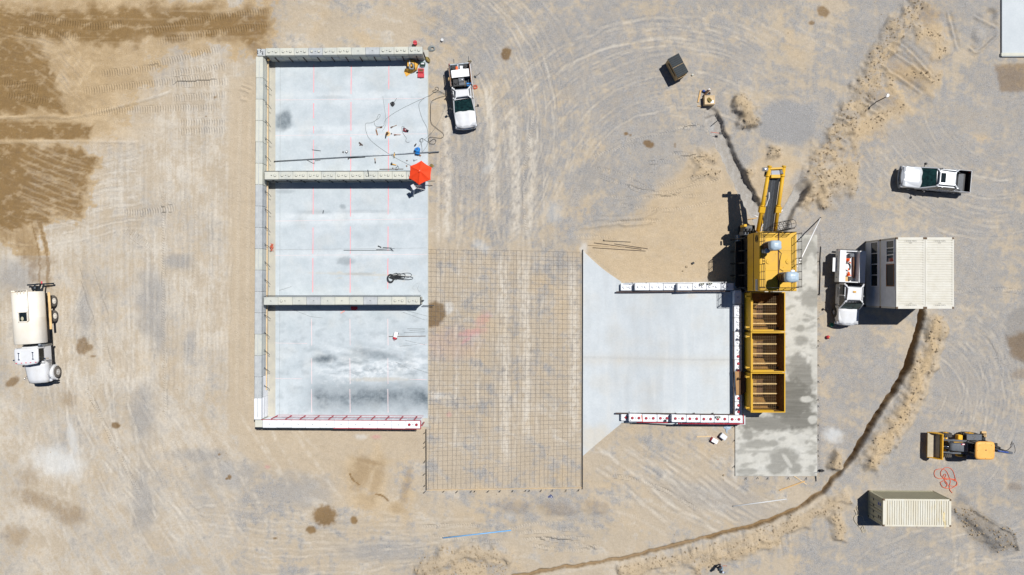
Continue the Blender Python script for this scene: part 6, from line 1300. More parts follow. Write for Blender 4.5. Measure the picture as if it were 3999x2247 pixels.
sub(MB().box(1.97, 2.73, -.26, .44, 3.13, 3.142), 'hatch_opening', MT['glass_dark'], tank); sub(MB().ball((2.5, .0, 3.14), .2, .14, .02, 10, 5), 'water_glint', MT['olive'], tank)
MB().tube([(.05, .60, 3.22), (2.7, .60, 3.22)], .04, 8).build('top_pipe', MT['tank_white'], t); MB().tube([(.05, .60, 3.22), (.0, .55, 3.1), (.0, -.6, 3.1)], .04, 8).build('top_pipe', MT['tank_white'], t)
for x in (.8, 1.5, 2.2): MB().tube([(x, .60, 3.22), (x, .45, 3.12)], .03, 6).build('pipe_bracket', MT['tank_white'], t)
for y in (.3, .0, -.3): MB().tube([(.05, y, 3.1), (.25, y, 3.25), (.35, y, 3.1)], .025, 6).build('grab_loop', MT['tank_white'], t)
for k in range(7): MB().ball((.05, -.2 - k * .14, 2.75), .09, .09, .09, 8, 5).build('spray_nozzle', MT['tank_white'], t)
for s_, y in ((1, .9), (-1, -.9)):
    MB().box(.25, 3.6, s_ * 1.16, s_ * 1.36, 1.28, 1.36, .01).build('fender', MT['dusty_tan'], t)
for x in (1.05, 2.42):
    for y in (-1.03, -.72, .72, 1.03): wheel(t, x, y, .53, .28, 'tank_white', 'rubber_dusty', .52)
MB().box(.2, 6.2, -.42, .42, .72, 1.02).build('chassis', MT['black_steel'], t); MB().box(.3, 4.6, -.9, .9, 1.02, 1.34).build('tank_cradle', MT['black_steel'], t)
for y in (-1.0, 1.0): MB().obox((-.55, y * .2, .62), (-.55, y, .62), .12, .12).build('spray_bar', MT['steel_dark'], t); MB().obox((-.55, y, .5), (-.55, y * 1.2, .5), .14, .14).build('spray_head', MT['steel_dark'], t)
for y in (-.4, .1, .4): MB().obox((.15, y, 1.0), (-.6, y, .62), .10, .10).build('spray_arm', MT['steel_dark'], t)
MB().cyl((-.2, -.45, .9), (-.2, -.05, .9), .22, .22, 14).build('pump', MT['steel_dark'], t); MB().cyl((-.55, .25, .6), (-.55, .25, 1.4), .06, .06, 8).build('valve', MT['steel_dark'], t); MB().cyl((-.8, .25, .7), (-.5, .25, .7), .05, .05, 8).build('valve', MT['decal_red'], t)
MB().box(3.7, 4.6, -.98, -.5, .55, 1.05, .04).build('battery_box', MT['black_steel'], t); MB().cyl((4.75, -.78, .72), (5.9, -.78, .72), .30, .30, 18).build('fuel_tank', MT['alu'], t); MB().box(4.9, 5.9, -1.16, -.95, .35, .60).build('step', MT['alu'], t); MB().box(3.62, 3.68, -1.3, -.8, .3, 1.1).build('mud_flap', MT['black'], t)
# cab, conventional bonnet
rings = [sect(x, w, 1.0, z, .14, .05) for x, w, z in ((4.95, .98, 2.1), (5.05, 1.02, 2.15), (6.45, 1.02, 2.15), (6.6, 1.0, 2.05))]; MB().loft(rings, True, True).build('cab', MT['car_white'], t)
rings = []
for k, (g, z) in enumerate(((0, 2.78), (0, 2.90), (.06, 2.96), (.2, 2.98))):
    hw_ = 1.05 - g; xf_, xr_ = 6.62 - g, 5.12 + g; rings.append([(xr_, -hw_ + .1, z), (xr_ + .1, -hw_, z), (xf_ - .32, -hw_, z), (xf_ - .1, -hw_ + .2, z), (xf_, 0, z), (xf_ - .1, hw_ - .2, z), (xf_ - .32, hw_, z), (xr_ + .1, hw_, z), (xr_, hw_ - .1, z)])
ro = MB().loft(rings, True, True).build('cab_roof', MT['car_white'], t)
for y in (-.58, .66):
    for a_, b_ in ((5.5, 6.1),): sub(MB().box(a_, b_, y - .03, y + .03, 2.985, 3.04).box(a_ - .03, a_ + .05, y - .08, y + .08, 2.98, 3.05).box(b_ - .05, b_ + .03, y - .08, y + .08, 2.98, 3.05), 'air_horn', MT['chrome'], ro)
for y in (-.85, -.4, 0, .4, .85): sub(MB().box(6.36, 6.42, y - .05, y + .05, 2.97, 3.02), 'marker_light', MT['decal_red'], ro)
for sy in (-1, 1):
    MB().add([(5.2, sy * 1.03, 2.15), (6.35, sy * 1.03, 2.15), (6.2, sy * 1.0, 2.78), (5.2, sy * 1.0, 2.78)], [(0, 1, 2, 3)]).build('side_window', MT['glass_dark'], t)
    MB().obox((5.15, sy * 1.0, 2.1), (5.15, sy * .98, 2.8), .12, .1).build('pillar', MT['car_white'], t)
MB().add([(6.6, -.95, 2.1), (6.6, .95, 2.1), (6.38, .9, 2.8), (6.38, -.9, 2.8)], [(0, 1, 2, 3)]).build('windshield', MT['glass_dark'], t)
rings = []
for u in np.linspace(0, 1, 7):
    x = 6.5 + 1.85 * u; w = .98 - .16 * u - .1 * max(0, u - .9) * 3; z = 2.1 - .26 * u - .18 * max(0, u - .88) * 3; ring = []
    for v in np.linspace(-1, 1, 11): ring.append((x, v * w, z - .20 * abs(v) ** 3 + (.03 if abs(v) < .5 else 0)))
    ring += [(x, w, 1.0), (x, -w, 1.0)]; rings.append(ring)
MB().loft(rings, True, True).build('hood', MT['car_white'], t)
for sy in (-1, 1):
    prof = [(7.55 + .72 * math.cos(a), .55 + .76 * math.sin(a)) for a in np.linspace(math.pi * .96, .1, 12)]; prof2 = [(7.55 + .60 * math.cos(a), .52 + .62 * math.sin(a)) for a in np.linspace(.1, math.pi * .96, 12)]
    MB().prism(prof + prof2, sy * .72, sy * 1.16, 'y').build('front_fender', MT['car_white'], t); wheel(t, 7.55, sy * 1.0, .53, .30, 'alu', 'rubber_dusty', .55)
    MB().box(8.05, 8.3, sy * .72, sy * 1.0, 1.05, 1.25, .04).build('headlight', MT['head'], t)
    MB().tube([(7.9, sy * .95, 1.4), (7.95, sy * 1.15, 1.75)], .02, 6).build('hood_mirror', MT['chrome'], t); MB().tube([(7.6, sy * .9, 1.6), (7.95, sy * 1.15, 1.75)], .02, 6).build('hood_mirror', MT['chrome'], t)
    MB().obox((6.2, sy * 1.05, 2.3), (6.15, sy * 1.35, 2.4), .05, .05).build('mirror_arm', MT['black'], t); MB().box(6.08, 6.22, sy * 1.28, sy * 1.46, 2.1, 2.6, .03).build('mirror', MT['chrome'], t)
MB().box(8.36, 8.50, -1.1, 1.1, .45, .75, .04).build('front_bumper', MT['steel_dark'], t); MB().box(8.33, 8.38, -.55, .55, .8, 1.7, .02).build('grille', MT['steel_dark'], t)
MB().cyl((4.98, 1.0, 1.0), (4.98, 1.0, 2.7), .10, .10, 12).build('exhaust_stack', MT['steel_grey'], t); MB().cyl((4.98, 1.0, 2.7), (4.86, 1.25, 2.95), .09, .09, 12).build('exhaust_tip', MT['steel_grey'], t); MB().cyl((4.98, .7, 1.6), (4.98, -.5, 1.6), .14, .14, 12).build('air_cleaner', MT['steel_dark'], t)
MB().box(4.80, 4.92, -.9, .9, 1.1, 2.0).build('cab_guard', MT['steel_dark'], t)

# ------------------------------------------------------------------ backhoe
t = thing('backhoe_loader', (41.7, -14.42, 0), 'yellow and black backhoe loader with its bucket lowered, orange canopy', 'backhoe', math.pi - R(1.0))
# local x forward (to the left of the photo)
MB().box(-1.05, 2.0, -.34, .34, .55, .88, .05).build('chassis', MT['yellow_b'], t)
rings = [sect(x, w, .95, z, .12, .06) for x, w, z in ((.72, .44, 1.72), (.9, .47, 1.74), (2.0, .42, 1.58), (2.2, .36, 1.48))]; hd = MB().loft(rings, True, True).build('engine_hood', MT['grey_plastic'], t)
sub(MB().box(1.0, 1.32, -.36, -.26, 1.70, 1.745), 'hood_badge', MT['decal_red'], hd); sub(MB().box(1.05, 1.25, -.345, -.275, 1.745, 1.749), 'badge_text', MT['white_plastic'], hd)
sub(MB().box(.95, 1.8, -.44, -.40, 1.2, 1.4), 'hood_stripe', MT['yellow_b'], hd)
MB().box(2.2, 2.28, -.36, .36, .7, 1.45, .03).build('grille', MT['black'], t)
MB().box(-.95, .75, -.52, .52, .90, .96, .02).build('cab_floor', MT['black'], t); MB().box(-.75, -.25, -.26, .26, .95, 1.15, .05).build('seat', MT['black'], t); MB().box(-.85, -.75, -.26, .26, 1.1, 1.6, .05).build('seat_back', MT['black'], t); MB().box(.45, .7, -.4, .4, .95, 1.5, .05).build('dash', MT['black'], t)
MB().tube([(.36 + .02 * math.cos(a), .18 * math.cos(a), 1.55 + .17 * math.sin(a)) for a in np.linspace(0, 6.28, 16)[:-1]], .02, 5, True).build('steering_wheel', MT['black'], t)
for sx in (.62, -.95):
    for sy in (-.62, .62): MB().obox((sx, sy, .9), (sx * .96, sy, 2.62), .07, .07).build('cab_post', MT['black_steel'], t)
rings = []
for g, z in ((.06, 2.60), (0, 2.66), (.03, 2.73), (.16, 2.78)):
    ring = []
    for k in range(32):
        a = 2 * math.pi * k / 32; q_ = (abs(math.cos(a)) ** 7 + abs(math.sin(a)) ** 7) ** (-1 / 7); ring.append((-.12 + (.87 - g) * q_ * math.cos(a), (.81 - g) * q_ * math.sin(a), z))
    rings.append(ring)
cn = MB().loft(rings, True, True).build('canopy', MT['orange_roof'], t); sub(MB().cyl((-.16, -.06, 2.78), (-.16, -.06, 2.83), .06, .04, 10), 'canopy_cap', MT['wood_brown'], cn)
for k in range(8): a = k * math.pi / 4; sub(MB().cyl((-.12 + .72 * math.cos(a), .66 * math.sin(a), 2.74), (-.12 + .72 * math.cos(a), .66 * math.sin(a), 2.795), .022, .022, 6), 'canopy_bolt', MT['black'], cn)
def lugwheel(x, y, r, w, rim='yellow_b'):
    o = wheel(t, x, y, r, w, rim, 'rubber', .55); m = MB(); nl = 18
    for k in range(nl):
        a = 2 * math.pi * k / nl
        for s_ in (-1, 1):
            a2_ = a + s_ * .12; m.obox((x + r * 1.0 * math.cos(a2_), y + s_ * w * .48, r + r * 1.0 * math.sin(a2_)), (x + r * 1.0 * math.cos(a2_ + .16), y + s_ * .01, r + r * math.sin(a2_ + .16)), .05, .05, 0, (math.cos(a2_), 0, math.sin(a2_)))
    sub(m, 'tread_lugs', MT['rubber_dusty'], o)
for y in (-.92, .92): lugwheel(1.95, y, .46, .34); lugwheel(-.05, y, .68, .44)
for sy in (-1, 1):
    MB().box(-.75, .62, sy * .62, sy * 1.14, 1.30, 1.36, .02).build('rear_fender', MT['grey_plastic'], t); MB().box(.70, 1.15, sy * .40, sy * .98, .5, .98, .05).build('side_tank', MT['yellow_b'], t); MB().obox((1.95, sy * .3, .5), (1.95, sy * .8, .46), .14, .14).build('axle', MT['yellow_b'], t)
    MB().obox((.55, sy * .56, 1.45), (1.9, sy * .56, 1.30), .13, .18).build('loader_arm', MT['grey_plastic'], t); MB().obox((1.85, sy * .56, 1.32), (2.80, sy * .56, .95), .13, .18).build('loader_arm', MT['grey_plastic'], t); MB().cyl((1.0, sy * .56, 1.0), (2.1, sy * .56, 1.0), .05, .05, 10).build('lift_ram', MT['chrome'], t)
MB().obox((2.1, -.56, 1.12), (2.1, .56, 1.12), .12, .12).build('torque_tube', MT['grey_plastic'], t); MB().cyl((1.7, .0, 1.35), (2.80, .0, 1.35), .05, .05, 10).build('tilt_ram', MT['chrome'], t); MB().cyl((1.7, .14, 1.35), (2.80, .14, 1.35), .05, .05, 10).build('tilt_ram', MT['black_steel'], t)
BZ = .62
prof = [(2.85, .95), (2.78, .5), (2.85, .12), (3.05, .02), (3.78, .02), (3.78, .05), (3.1, .06), (2.92, .16), (2.86, .5), (2.93, .93)]
prof = [(x, z + BZ) for x, z in prof]
bk = MB().prism(prof, -1.14, 1.14, 'y').build('bucket', MT['yellow_b'], t)
for sy in (-1, 1): sub(MB().prism([(x, z + BZ) for x, z in [(2.85, .95), (2.80, .5), (2.85, .10), (3.05, .03), (3.78, .03), (3.72, .12), (3.2, .75)]], sy * 1.12, sy * 1.17, 'y'), 'bucket_side', MT['yellow_b'], bk)
sub(MB().box(3.0, 3.76, -1.11, 1.11, .062 + BZ, .10 + BZ).prism([(x, z + BZ) for x, z in [(2.93, .14), (3.08, .08), (3.08, .10), (2.95, .45), (2.91, .5)]], -1.11, 1.11, 'y'), 'bucket_soil', MT['bucket_in'] if 'bucket_in' in MT else MT['stone'], bk)
# digging boom folded behind
MB().box(-1.35, -1.0, -.95, .95, .5, 1.0, .04).build('rear_frame', MT['black_steel'], t)
MB().obox((-1.3, .1, .9), (-1.75, .15, 2.1), .24, .30, .03).build('boom', MT['grey_plastic'], t); MB().obox((-1.75, .15, 2.1), (-3.3, .42, 1.55), .22, .26, .03).build('boom', MT['grey_plastic'], t); MB().obox((-3.3, .42, 1.6), (-2.7, .3, .6), .2, .22, .03).build('dipper', MT['black_steel'], t); MB().prism([(-2.9, .75), (-2.5, .75), (-2.4, .35), (-2.7, .12), (-3.0, .3)], .1, .55, 'y').build('digging_bucket', MT['black_steel'], t)
MB().cyl((-1.6, .1, 2.2), (-2.7, .3, 1.95), .07, .07, 10).build('boom_ram', MT['decal_blue'], t); MB().tube(smooth_path([(-2.3, .2, 2.1), (-2.9, -.25, 2.1), (-3.1, -.6, 2.0), (-3.3, .0, 2.0), (-3.4, .35, 1.8)], 6), .02, 5).build('hydraulic_hose', MT['black'], t); MB().tube(smooth_path([(-2.0, .1, 2.15), (-2.6, -.05, 2.2), (-2.95, -.75, 2.1), (-2.8, -.4, 2.1)], 6), .02, 5).build('hydraulic_hose', MT['black'], t)
MB().box(-2.2, -1.5, -.38, -.10, 1.2, 1.35, .02).build('control_box', MT['black_steel'], t)
for sy in (-1,): MB().obox((-1.15, sy * .95, 1.2), (-1.75, sy * 1.02, .35), .16, .2, .02).build('stabilizer', MT['dusty_tan'], t); MB().box(-2.0, -1.55, sy * 1.2, sy * .8, .06, .16, .02).build('stabilizer_foot', MT['dusty_tan'], t)
MB().obox((-1.15, .95, 1.2), (-1.45, 1.02, .35), .16, .2, .02).build('stabilizer', MT['dusty_tan'], t)
# ------------------------------------------------------------------ the rebar mat on the ground
t = thing('rebar_mat', W(1971, 1443, 0), 'large grid of thin steel rebar laid on the ground between the two slabs', 'rebar mat', world=True)
def wob(a, b, seed, amp, k=14):
    r = random.Random(seed); ph = r.uniform(0, 6.28); a2_ = r.uniform(.4, 1) * amp; out = []
    for i in range(k + 1):
        u = i / k; out.append((a[0] + (b[0] - a[0]) * u, a[1] + (b[1] - a[1]) * u, a2_ * math.sin(u * 5.2 + ph) + r.uniform(-.12, .12) * amp))
    return out
for i in range(34):
    x0 = 1685 + i * 17.75 + random.uniform(-2, 2); x1 = 1676 + i * 17.95 + random.uniform(-2, 2); y0 = 972 + (i / 33) * 13 + random.uniform(-2, 3); y1 = 1911 - i / 33 * 12
    P = [W(x + o, y, .035) for x, y, o in wob((x0, y0), (x1, y1), i, 3.2)]
    MB().tube(P, .0065, 4).build('rebar_rod', MT['rebar'], t)
yy = 972.0; i = 0
while yy < 1905:
    tilt = 14 if yy < 1300 else (14 - (yy - 1300) * .09); y2 = yy + max(-34, tilt)
    P = [W(x, y + o, .055) for x, y, o in wob((1668 + random.uniform(0, 6), yy), (2272 - random.uniform(0, 6), min(1902, y2)), 100 + i, 2.6)]
    MB().tube(P, .0065, 4).build('rebar_rod', MT['rebar'], t); yy += 17.6 + random.uniform(-2, 4); i += 1
# form boards and their stakes
def board(nm, a, b, w, h, m, label, cat, zb=0.0, group=None):
    A, B = W(*a, zb), W(*b, zb); A.z = B.z = zb + h / 2; MB().obox(A, B, w, h, .004).build(nm, MT[m], None, label, cat, group)
board('form_board', (1666, 1914), (2275, 1905), .05, .12, 'wood_pale', 'long pale form board along the south edge of the rebar mat', 'board')
board('form_board', (1665, 1676), (1666, 1914), .05, .16, 'black', 'black form board on edge at the lower left of the rebar mat', 'board')
board('form_board', (2276.5, 975), (2275, 1910), .05, .14, 'black', 'long black form board on edge along the loading bay slab', 'board')
st = MB().obox((0, 0, -.1), (0, 0, .32), .035, .035).mesh('form_stake'); st.materials.append(MT['steel_dark'])
ORD = ['first', 'second', 'third', 'fourth', 'fifth', 'sixth', 'seventh', 'eighth', 'ninth', 'tenth', 'eleventh', 'twelfth', 'thirteenth', 'fourteenth', 'fifteenth']
def stake(px, py, lb, gp, n):
    lb = lb.replace('thin dark steel stake', ORD[n] + (' thin dark stake from the left' if 'south' in gp else ' thin dark stake from the top'))
    o = bpy.data.objects.new('form_stake', st); COL.objects.link(o); o.location = W(px, py, 0); o.rotation_euler = (random.uniform(.1, .5), random.uniform(-.5, -.1), 0); tag(o, lb, 'stake', gp)
for k, x in enumerate((1662, 1735, 1787, 1842, 1856, 1910, 1955, 2004, 2054, 2069, 2115, 2159, 2212, 2262)): stake(x, 1919 - k * .5, 'thin dark steel stake along the south edge of the rebar mat', 'stakes along the south form board', k)
for k, y in enumerate((1690, 1725, 1745, 1800, 1850, 1895)): stake(1660, y, 'thin dark steel stake at the lower left edge of the rebar mat', 'stakes along the west form board', k)
for n_, y in enumerate((1665, 1720, 1820)): stake(2868, y, 'thin dark steel stake on the west edge of the equipment pad', 'stakes west of the equipment pad', n_)
for n_, y in enumerate((985, 1020, 1150, 1245, 1330, 1350, 1425, 1490, 1560, 1585, 1660, 1700, 1715, 1760, 1780)): stake(3196, y, 'thin dark steel stake on the east edge of the equipment pad', 'stakes east of the equipment pad', n_)
for n_, x in enumerate((2915, 2960, 3000, 3080, 3150)): stake(x, 1866, 'thin dark steel stake on the south edge of the equipment pad', 'stakes south of the equipment pad', n_)

# ------------------------------------------------------------------ umbrella and stepladder
c = W(1640, 668, 2.45); t = thing('umbrella', (c.x, c.y, 0.09), 'orange red six sided patio umbrella at the end of the upper cross wall', 'umbrella')
cor = [(1646, 628), (1687, 655), (1682, 703), (1637, 723), (1598, 697), (1602, 649)]; rim = [W(x, y, 1.98) - Vector((c.x, c.y, 0.09)) for x, y in cor]; apex = Vector((0, 0, 2.42))
for i in range(6):
    a, b = rim[i], rim[(i + 1) % 6]; n = 7; vs = []; fs = []
    for j in range(n + 1):
        u = j / n
        for k in range(n + 1):
            v = k / n; e = a.lerp(b, v); e = e * (1 - .055 * math.sin(math.pi * v)) if u > 0 else e; e.z = 1.89
            p_ = apex.lerp(e, u); p_.z = apex.z + (1.89 - apex.z) * (u ** 1.25) - .05 * math.sin(math.pi * u) * math.sin(math.pi * v); vs.append(p_)
    for j in range(n):
        for k in range(n): fs.append((j * (n + 1) + k, j * (n + 1) + k + 1, (j + 1) * (n + 1) + k + 1, (j + 1) * (n + 1) + k))
    MB().add(vs, fs, True).build('canopy_panel', MT['orange'], t); MB().tube([apex - Vector((0, 0, .03)), apex.lerp(a, .5) + Vector((0, 0, .0)), Vector((a.x, a.y, 1.88))], .012, 5).build('rib', MT['steel_grey'], t)
vs = []; 
for k, z in ((.16, 2.43), (.02, 2.47)): vs.append([(k * math.cos(i * math.pi / 3 + .5), k * math.sin(i * math.pi / 3 + .5), z) for i in range(6)])
MB().loft(vs, True).build('vent_cap', MT['orange'], t); MB().ball((0, 0, 2.49), .025).build('finial', MT['white_plastic'], t); MB().cyl((0, 0, 0), (0, 0, 2.42), .022, .022, 8).build('pole', MT['steel_grey'], t); MB().cyl((0, 0, 0), (0, 0, .08), .25, .22, 20).build('base', MT['black'], t)
t = thing('stepladder', W(1627, 748, .09), 'aluminium stepladder with blue top standing in the umbrella shadow', 'ladder', world=True)
T0 = W(1619, 733, 1.75); f1 = W(1660, 742, .1); f2 = W(1615, 769, .1); dv = (f2 - f1); side = Vector((-dv.y, dv.x, 0)).normalized() * -.42
if side.x > 0: side = -side
for k, ft in enumerate((f1, f2)):
    for s_ in (0, 1): a = T0 + side * s_ * .8 * .5; MB().obox(a, ft + side * s_, .07, .04).build('rail', MT['alu'] if k == 0 else MT['steel_grey'], t)
    for i in range(1, 7):
        u = i / 7; a = T0.lerp(ft, u); b = (T0 + side * .4).lerp(ft + side, u); MB().obox(a, b, .09 if k else .04, .03).build('step', MT['alu'], t)
MB().obox(T0 - dv.normalized() * .1 + side * .2, T0 + dv.normalized() * .22 + side * .2, .50, .06, .01).build('top_tray', MT['alu'], t); MB().obox(T0.lerp(f2, .12) + side * .2, T0.lerp(f2, .3) + side * .25, .3, .04, .01).build('blue_shelf', MT['blue_pipe'], t)

# ------------------------------------------------------------------ tools and materials on the storage slab
Z = .09
def cyl_thing(nm, a, b, r, m, label, cat, group=None, z=Z): MB().cyl(W(*a, z) + Vector((0, 0, r)), W(*b, z) + Vector((0, 0, r)), r, r, 10).build(nm, MT[m], None, label, cat, group)
def cord(nm, pts, r, m, label, cat, z=Z, k=6): MB().tube(hose(pts, r, z, k), r, 5).build(nm, MT[m], None, label, cat)
cord('welding_cable', [(1745, 371), (1722, 362), (1700, 358), (1680, 372), (1620, 400), (1560, 430), (1517, 458), (1502, 476), (1498, 492), (1470, 494), (1462, 480), (1465, 472), (1480, 462), (1486, 450), (1478, 449), (1470, 468), (1450, 480), (1430, 482), (1427, 495), (1432, 520), (1445, 545), (1480, 575), (1540, 614), (1605, 648)], .016, 'hose_grey', 'grey welding cable looping from the truck across the upper bay slab', 'cable', Z)
cord('welding_lead', [(1740, 374), (1705, 385), (1685, 400), (1682, 440), (1685, 480), (1705, 500), (1730, 520), (1733, 532), (1720, 540), (1690, 536), (1675, 540), (1678, 558), (1695, 563), (1703, 552), (1695, 543), (1675, 555), (1660, 547), (1648, 541), (1638, 550), (1646, 556), (1652, 545), (1642, 545), (1648, 575), (1648, 600)], .017, 'hose_black', 'black welding lead with two loops at the slab edge near the umbrella', 'cable', Z)
cord('air_hose', [(1660, 382), (1640, 400), (1637, 420), (1650, 465), (1668, 500), (1672, 540), (1668, 568), (1650, 595)], .018, 'hose_grey', 'thin grey hose running down the slab edge beside the black lead', 'hose')
cord('coil_loop', [(1740, 368), (1715, 356), (1700, 348), (1704, 341), (1712, 343), (1712, 353), (1700, 362), (1690, 356), (1702, 352)], .016, 'hose_black', 'small black cable loop on the gravel beside the welding truck', 'cable', .02)
cord('drop_cord', [(1740, 405), (1735, 430), (1700, 500), (1665, 540), (1632, 575)], .012, 'hose_grey', 'thin straight cord from the welding truck to the blue tool', 'cord')
cord('thin_wire', [(1495, 375), (1503, 430), (1507, 465), (1506, 490), (1494, 513)], .012, 'hose_grey', 'thin wire hanging straight beside the middle pink line', 'wire')
cord('saw_cord', [(1580, 500), (1577, 494), (1570, 498), (1572, 515), (1580, 530), (1587, 540), (1585, 552), (1593, 557), (1600, 555)], .014, 'hose_black', 'thin black cord curling away from the red saw', 'cord')
cord('coiled_flex', [(1551, 645), (1553, 652), (1546, 655), (1543, 662), (1552, 664), (1558, 657), (1554, 650), (1548, 658)], .014, 'hose_black', 'thin black cord coiled beside the yellow grinder', 'cord')
mb = MB(); r_ = random.Random(4)
for k in range(9):
    P = []; x0, y0 = 1521, 1085
    ln = r_.uniform(30, 95); a0 = r_.uniform(-.35, .25); wdt = r_.uniform(8, 18)
    for a in np.linspace(0, 6.28, 22)[:-1]: P.append(W(x0 + ln / 2 + math.cos(a) * ln / 2 + r_.uniform(-1, 1), y0 + a0 * 20 + math.sin(a) * wdt * (.6 + .4 * math.cos(a)) + a0 * math.cos(a) * 16, Z + .03 + .012 * k))
    mb.tube(P, .020, 5, True)
for k in range(6): mb.tube([W(1526 + math.cos(a) * (9 + k), 1088 + math.sin(a) * (12 + k), Z + .04 + .02 * k) for a in np.linspace(0, 6.28, 16)[:-1]], .022, 5, True)
mb.build('cable_bundle', MT['hose_black'], None, 'tangled bundle of black cable on the middle bay slab', 'cable')
mb = MB()
for k in range(5): mb.tube([W(1686 + math.cos(a) * (14 - k * 1.6) + k * .8, 190 + math.sin(a) * (11 - k * 1.3), .03 + .02 * k) for a in np.linspace(0, 6.28, 24)[:-1]], .03, 6, True)
mb.build('hose_coil', MT['hose_grey'], None, 'round coil of dark hose on the gravel behind the north wall end', 'hose')
mb = MB(); r_ = random.Random(8)
for k in range(8): cx, cy, rx, ry = 1536 + r_.uniform(-5, 5), 407 + r_.uniform(-5, 5), r_.uniform(3, 8), r_.uniform(3, 6); mb.tube([W(cx + rx * math.cos(a), cy + ry * math.sin(a), Z + .03 + .01 * k) for a in np.linspace(0, 6.28, 12)[:-1]], .018, 4, True)
mb.tube([W(1540, 400, Z + .03), W(1546, 390, Z + .03), W(1550, 384, Z + .03)], .018, 4); mb.build('rope_tangle', MT['black'], None, 'small black rope tangle touching the right pink line in the upper bay', 'rope')
# long steel pipe, with a short one beside each end
cyl_thing('steel_pipe', (1071, 631), (1716, 593), .045, 'steel_grey', 'very long grey steel pipe lying across the lower part of the upper bay', 'pipe', None, .14)
cyl_thing('steel_pipe', (1360, 617.5), (1427, 613.5), .05, 'steel_dark', 'short dark steel pipe lying against the middle of the long grey pipe', 'pipe')
cyl_thing('steel_rod', (1483, 662), (1576, 661), .03, 'steel_rust', 'rusty steel rod lying just above the upper cross wall', 'rod')
cyl_thing('steel_rod', (1220, 586), (1253, 590), .025, 'steel_dark', 'short dark rod at the left pink line in the upper bay', 'rod')
MB().tube([W(1200, 626, Z + .03), W(1222, 638, Z + .03), W(1228, 641, Z + .03), W(1227, 634, Z + .03)], .022, 5).build('hooked_rod', MT['steel_rust'], None, 'hook ended rod lying below the long grey pipe', 'rod')
cyl_thing('steel_rod', (1230, 629), (1252, 626), .02, 'steel_rust', 'thin short rusty rod beside the hook ended rod', 'rod')
def wrench(px, py, ang, ln, label, m='wood_brown'):
    t = thing('pipe_wrench', W(px, py, Z), label, 'wrench', ang); MB().box(0, ln, -.025, .025, 0, .04, .008).build('handle', MT[m], t); MB().box(-.16, .02, -.05, .05, 0, .06, .01).build('jaw', MT['rust_brown'], t); MB().box(-.20, -.14, -.09, .06, .0, .055, .01).build('hook_jaw', MT['rust_brown'], t)
wrench(1485, 499, R(187), .40, 'brown pipe wrench above the upright brown plank'); wrench(1534, 496, R(22), .42, 'brown pipe wrench lying right of the middle of the upper bay'); wrench(1548, 527.5, R(0), .40, 'brown pipe wrench pointing right beside the round flange')
board('plank', (1469, 506), (1475, 529), .11, .04, 'wood_brown', 'short brown plank standing out below the left pipe wrench', 'plank', Z)
t = thing('pipe_flange', W(1515.5, 523, Z), 'round rusty flange with a clamp and black bracket on the upper bay slab', 'flange', world=True)
c = W(1515.5, 523, Z); MB().cyl(c, c + Vector((0, 0, .05)), .22, .22, 20).build('disc', MT['dusty_tan'], t); MB().cyl(c + Vector((0, 0, .05)), c + Vector((0, 0, .3)), .08, .07, 12).build('stub', MT['rust_brown'], t); MB().obox(c + Vector((-.08, .02, .3)), c + Vector((-.14, -.36, .25)), .09, .05).build('bracket', MT['black'], t); MB().box(c.x - .12, c.x + .06, c.y + .02, c.y + .12, c.z + .1, c.z + .25, .02).build('clamp', MT['rust_brown'], t)
t = thing('cutoff_saw', W(1585, 510, Z), 'red and black cut off saw on the right of the upper bay slab', 'saw', R(-20), world=False)
MB().box(-.20, .12, -.12, .12, .02, .20, .03).build('body', MT['red_plastic'], t); MB().box(-.06, .08, -.06, .06, .20, .28, .02).build('guard', MT['white_plastic'], t); MB().cyl((.16, -.05, .12), (.16, .09, .12), .13, .13, 16).build('motor', MT['black'], t); MB().cyl((-.12, .12, .16), (-.12, .145, .16), .16, .16, 20).build('blade', MT['steel_grey'], t); MB().tube([(-.2, 0, .2), (-.1, 0, .32), (.1, 0, .3)], .02, 6).build('handle', MT['black'], t)
t = thing('fan_blower', W(1634, 591, Z), 'bright blue blower tool standing on the long pipe near the umbrella', 'blower', R(-8))
MB().box(-.19, .19, -.20, .28, .06, .50, .09).build('housing', MT['blue'], t); MB().box(-.21, .21, -.34, -.18, .08, .36, .05).build('outlet', MT['blue'], t); MB().cyl((-.19, .05, .28), (-.30, .05, .28), .16, .14, 14).build('intake', MT['blue'], t); MB().box(-.06, .02, .02, .2, .50, .54, .01).build('switch', MT['decal_blue'], t); MB().box(-.16, .16, -.30, .25, 0, .07).build('foot', MT['black'], t)
board('wood_block', (1637, 604), (1644, 610), .12, .10, 'wood_brown', 'brown wood block just below the bright blue tool', 'block', Z)
t = thing('angle_grinder', W(1536, 643, Z), 'yellow angle grinder lying above the upper cross wall', 'grinder', R(-12))
MB().cyl((-.08, 0, .07), (.30, 0, .06), .055, .04, 10).build('handle', MT['tarp_yellow'], t); MB().box(-.20, -.06, -.06, .06, .02, .12, .02).build('gear_head', MT['black'], t); MB().cyl((-.15, 0, .0), (-.15, 0, .015), .11, .11, 16).build('disc', MT['steel_dark'], t); MB().cyl((-.15, .06, .08), (-.15, .2, .08), .02, .02, 8).build('side_grip', MT['black'], t)
t = thing('come_along', W(1541, 606, Z), 'small yellow hoist hooked over the long grey pipe', 'hoist', R(85)); MB().box(-.12, .12, -.05, .05, .05, .16, .03).build('body', MT['tarp_yellow'], t); MB().ball((-.22, 0, .06), .07, .06, .06, 8, 5).build('hook_block', MT['khaki'], t); MB().ball((.2, 0, .08), .05, .04, .05, 8, 5).build('upper_hook', MT['khaki'], t)
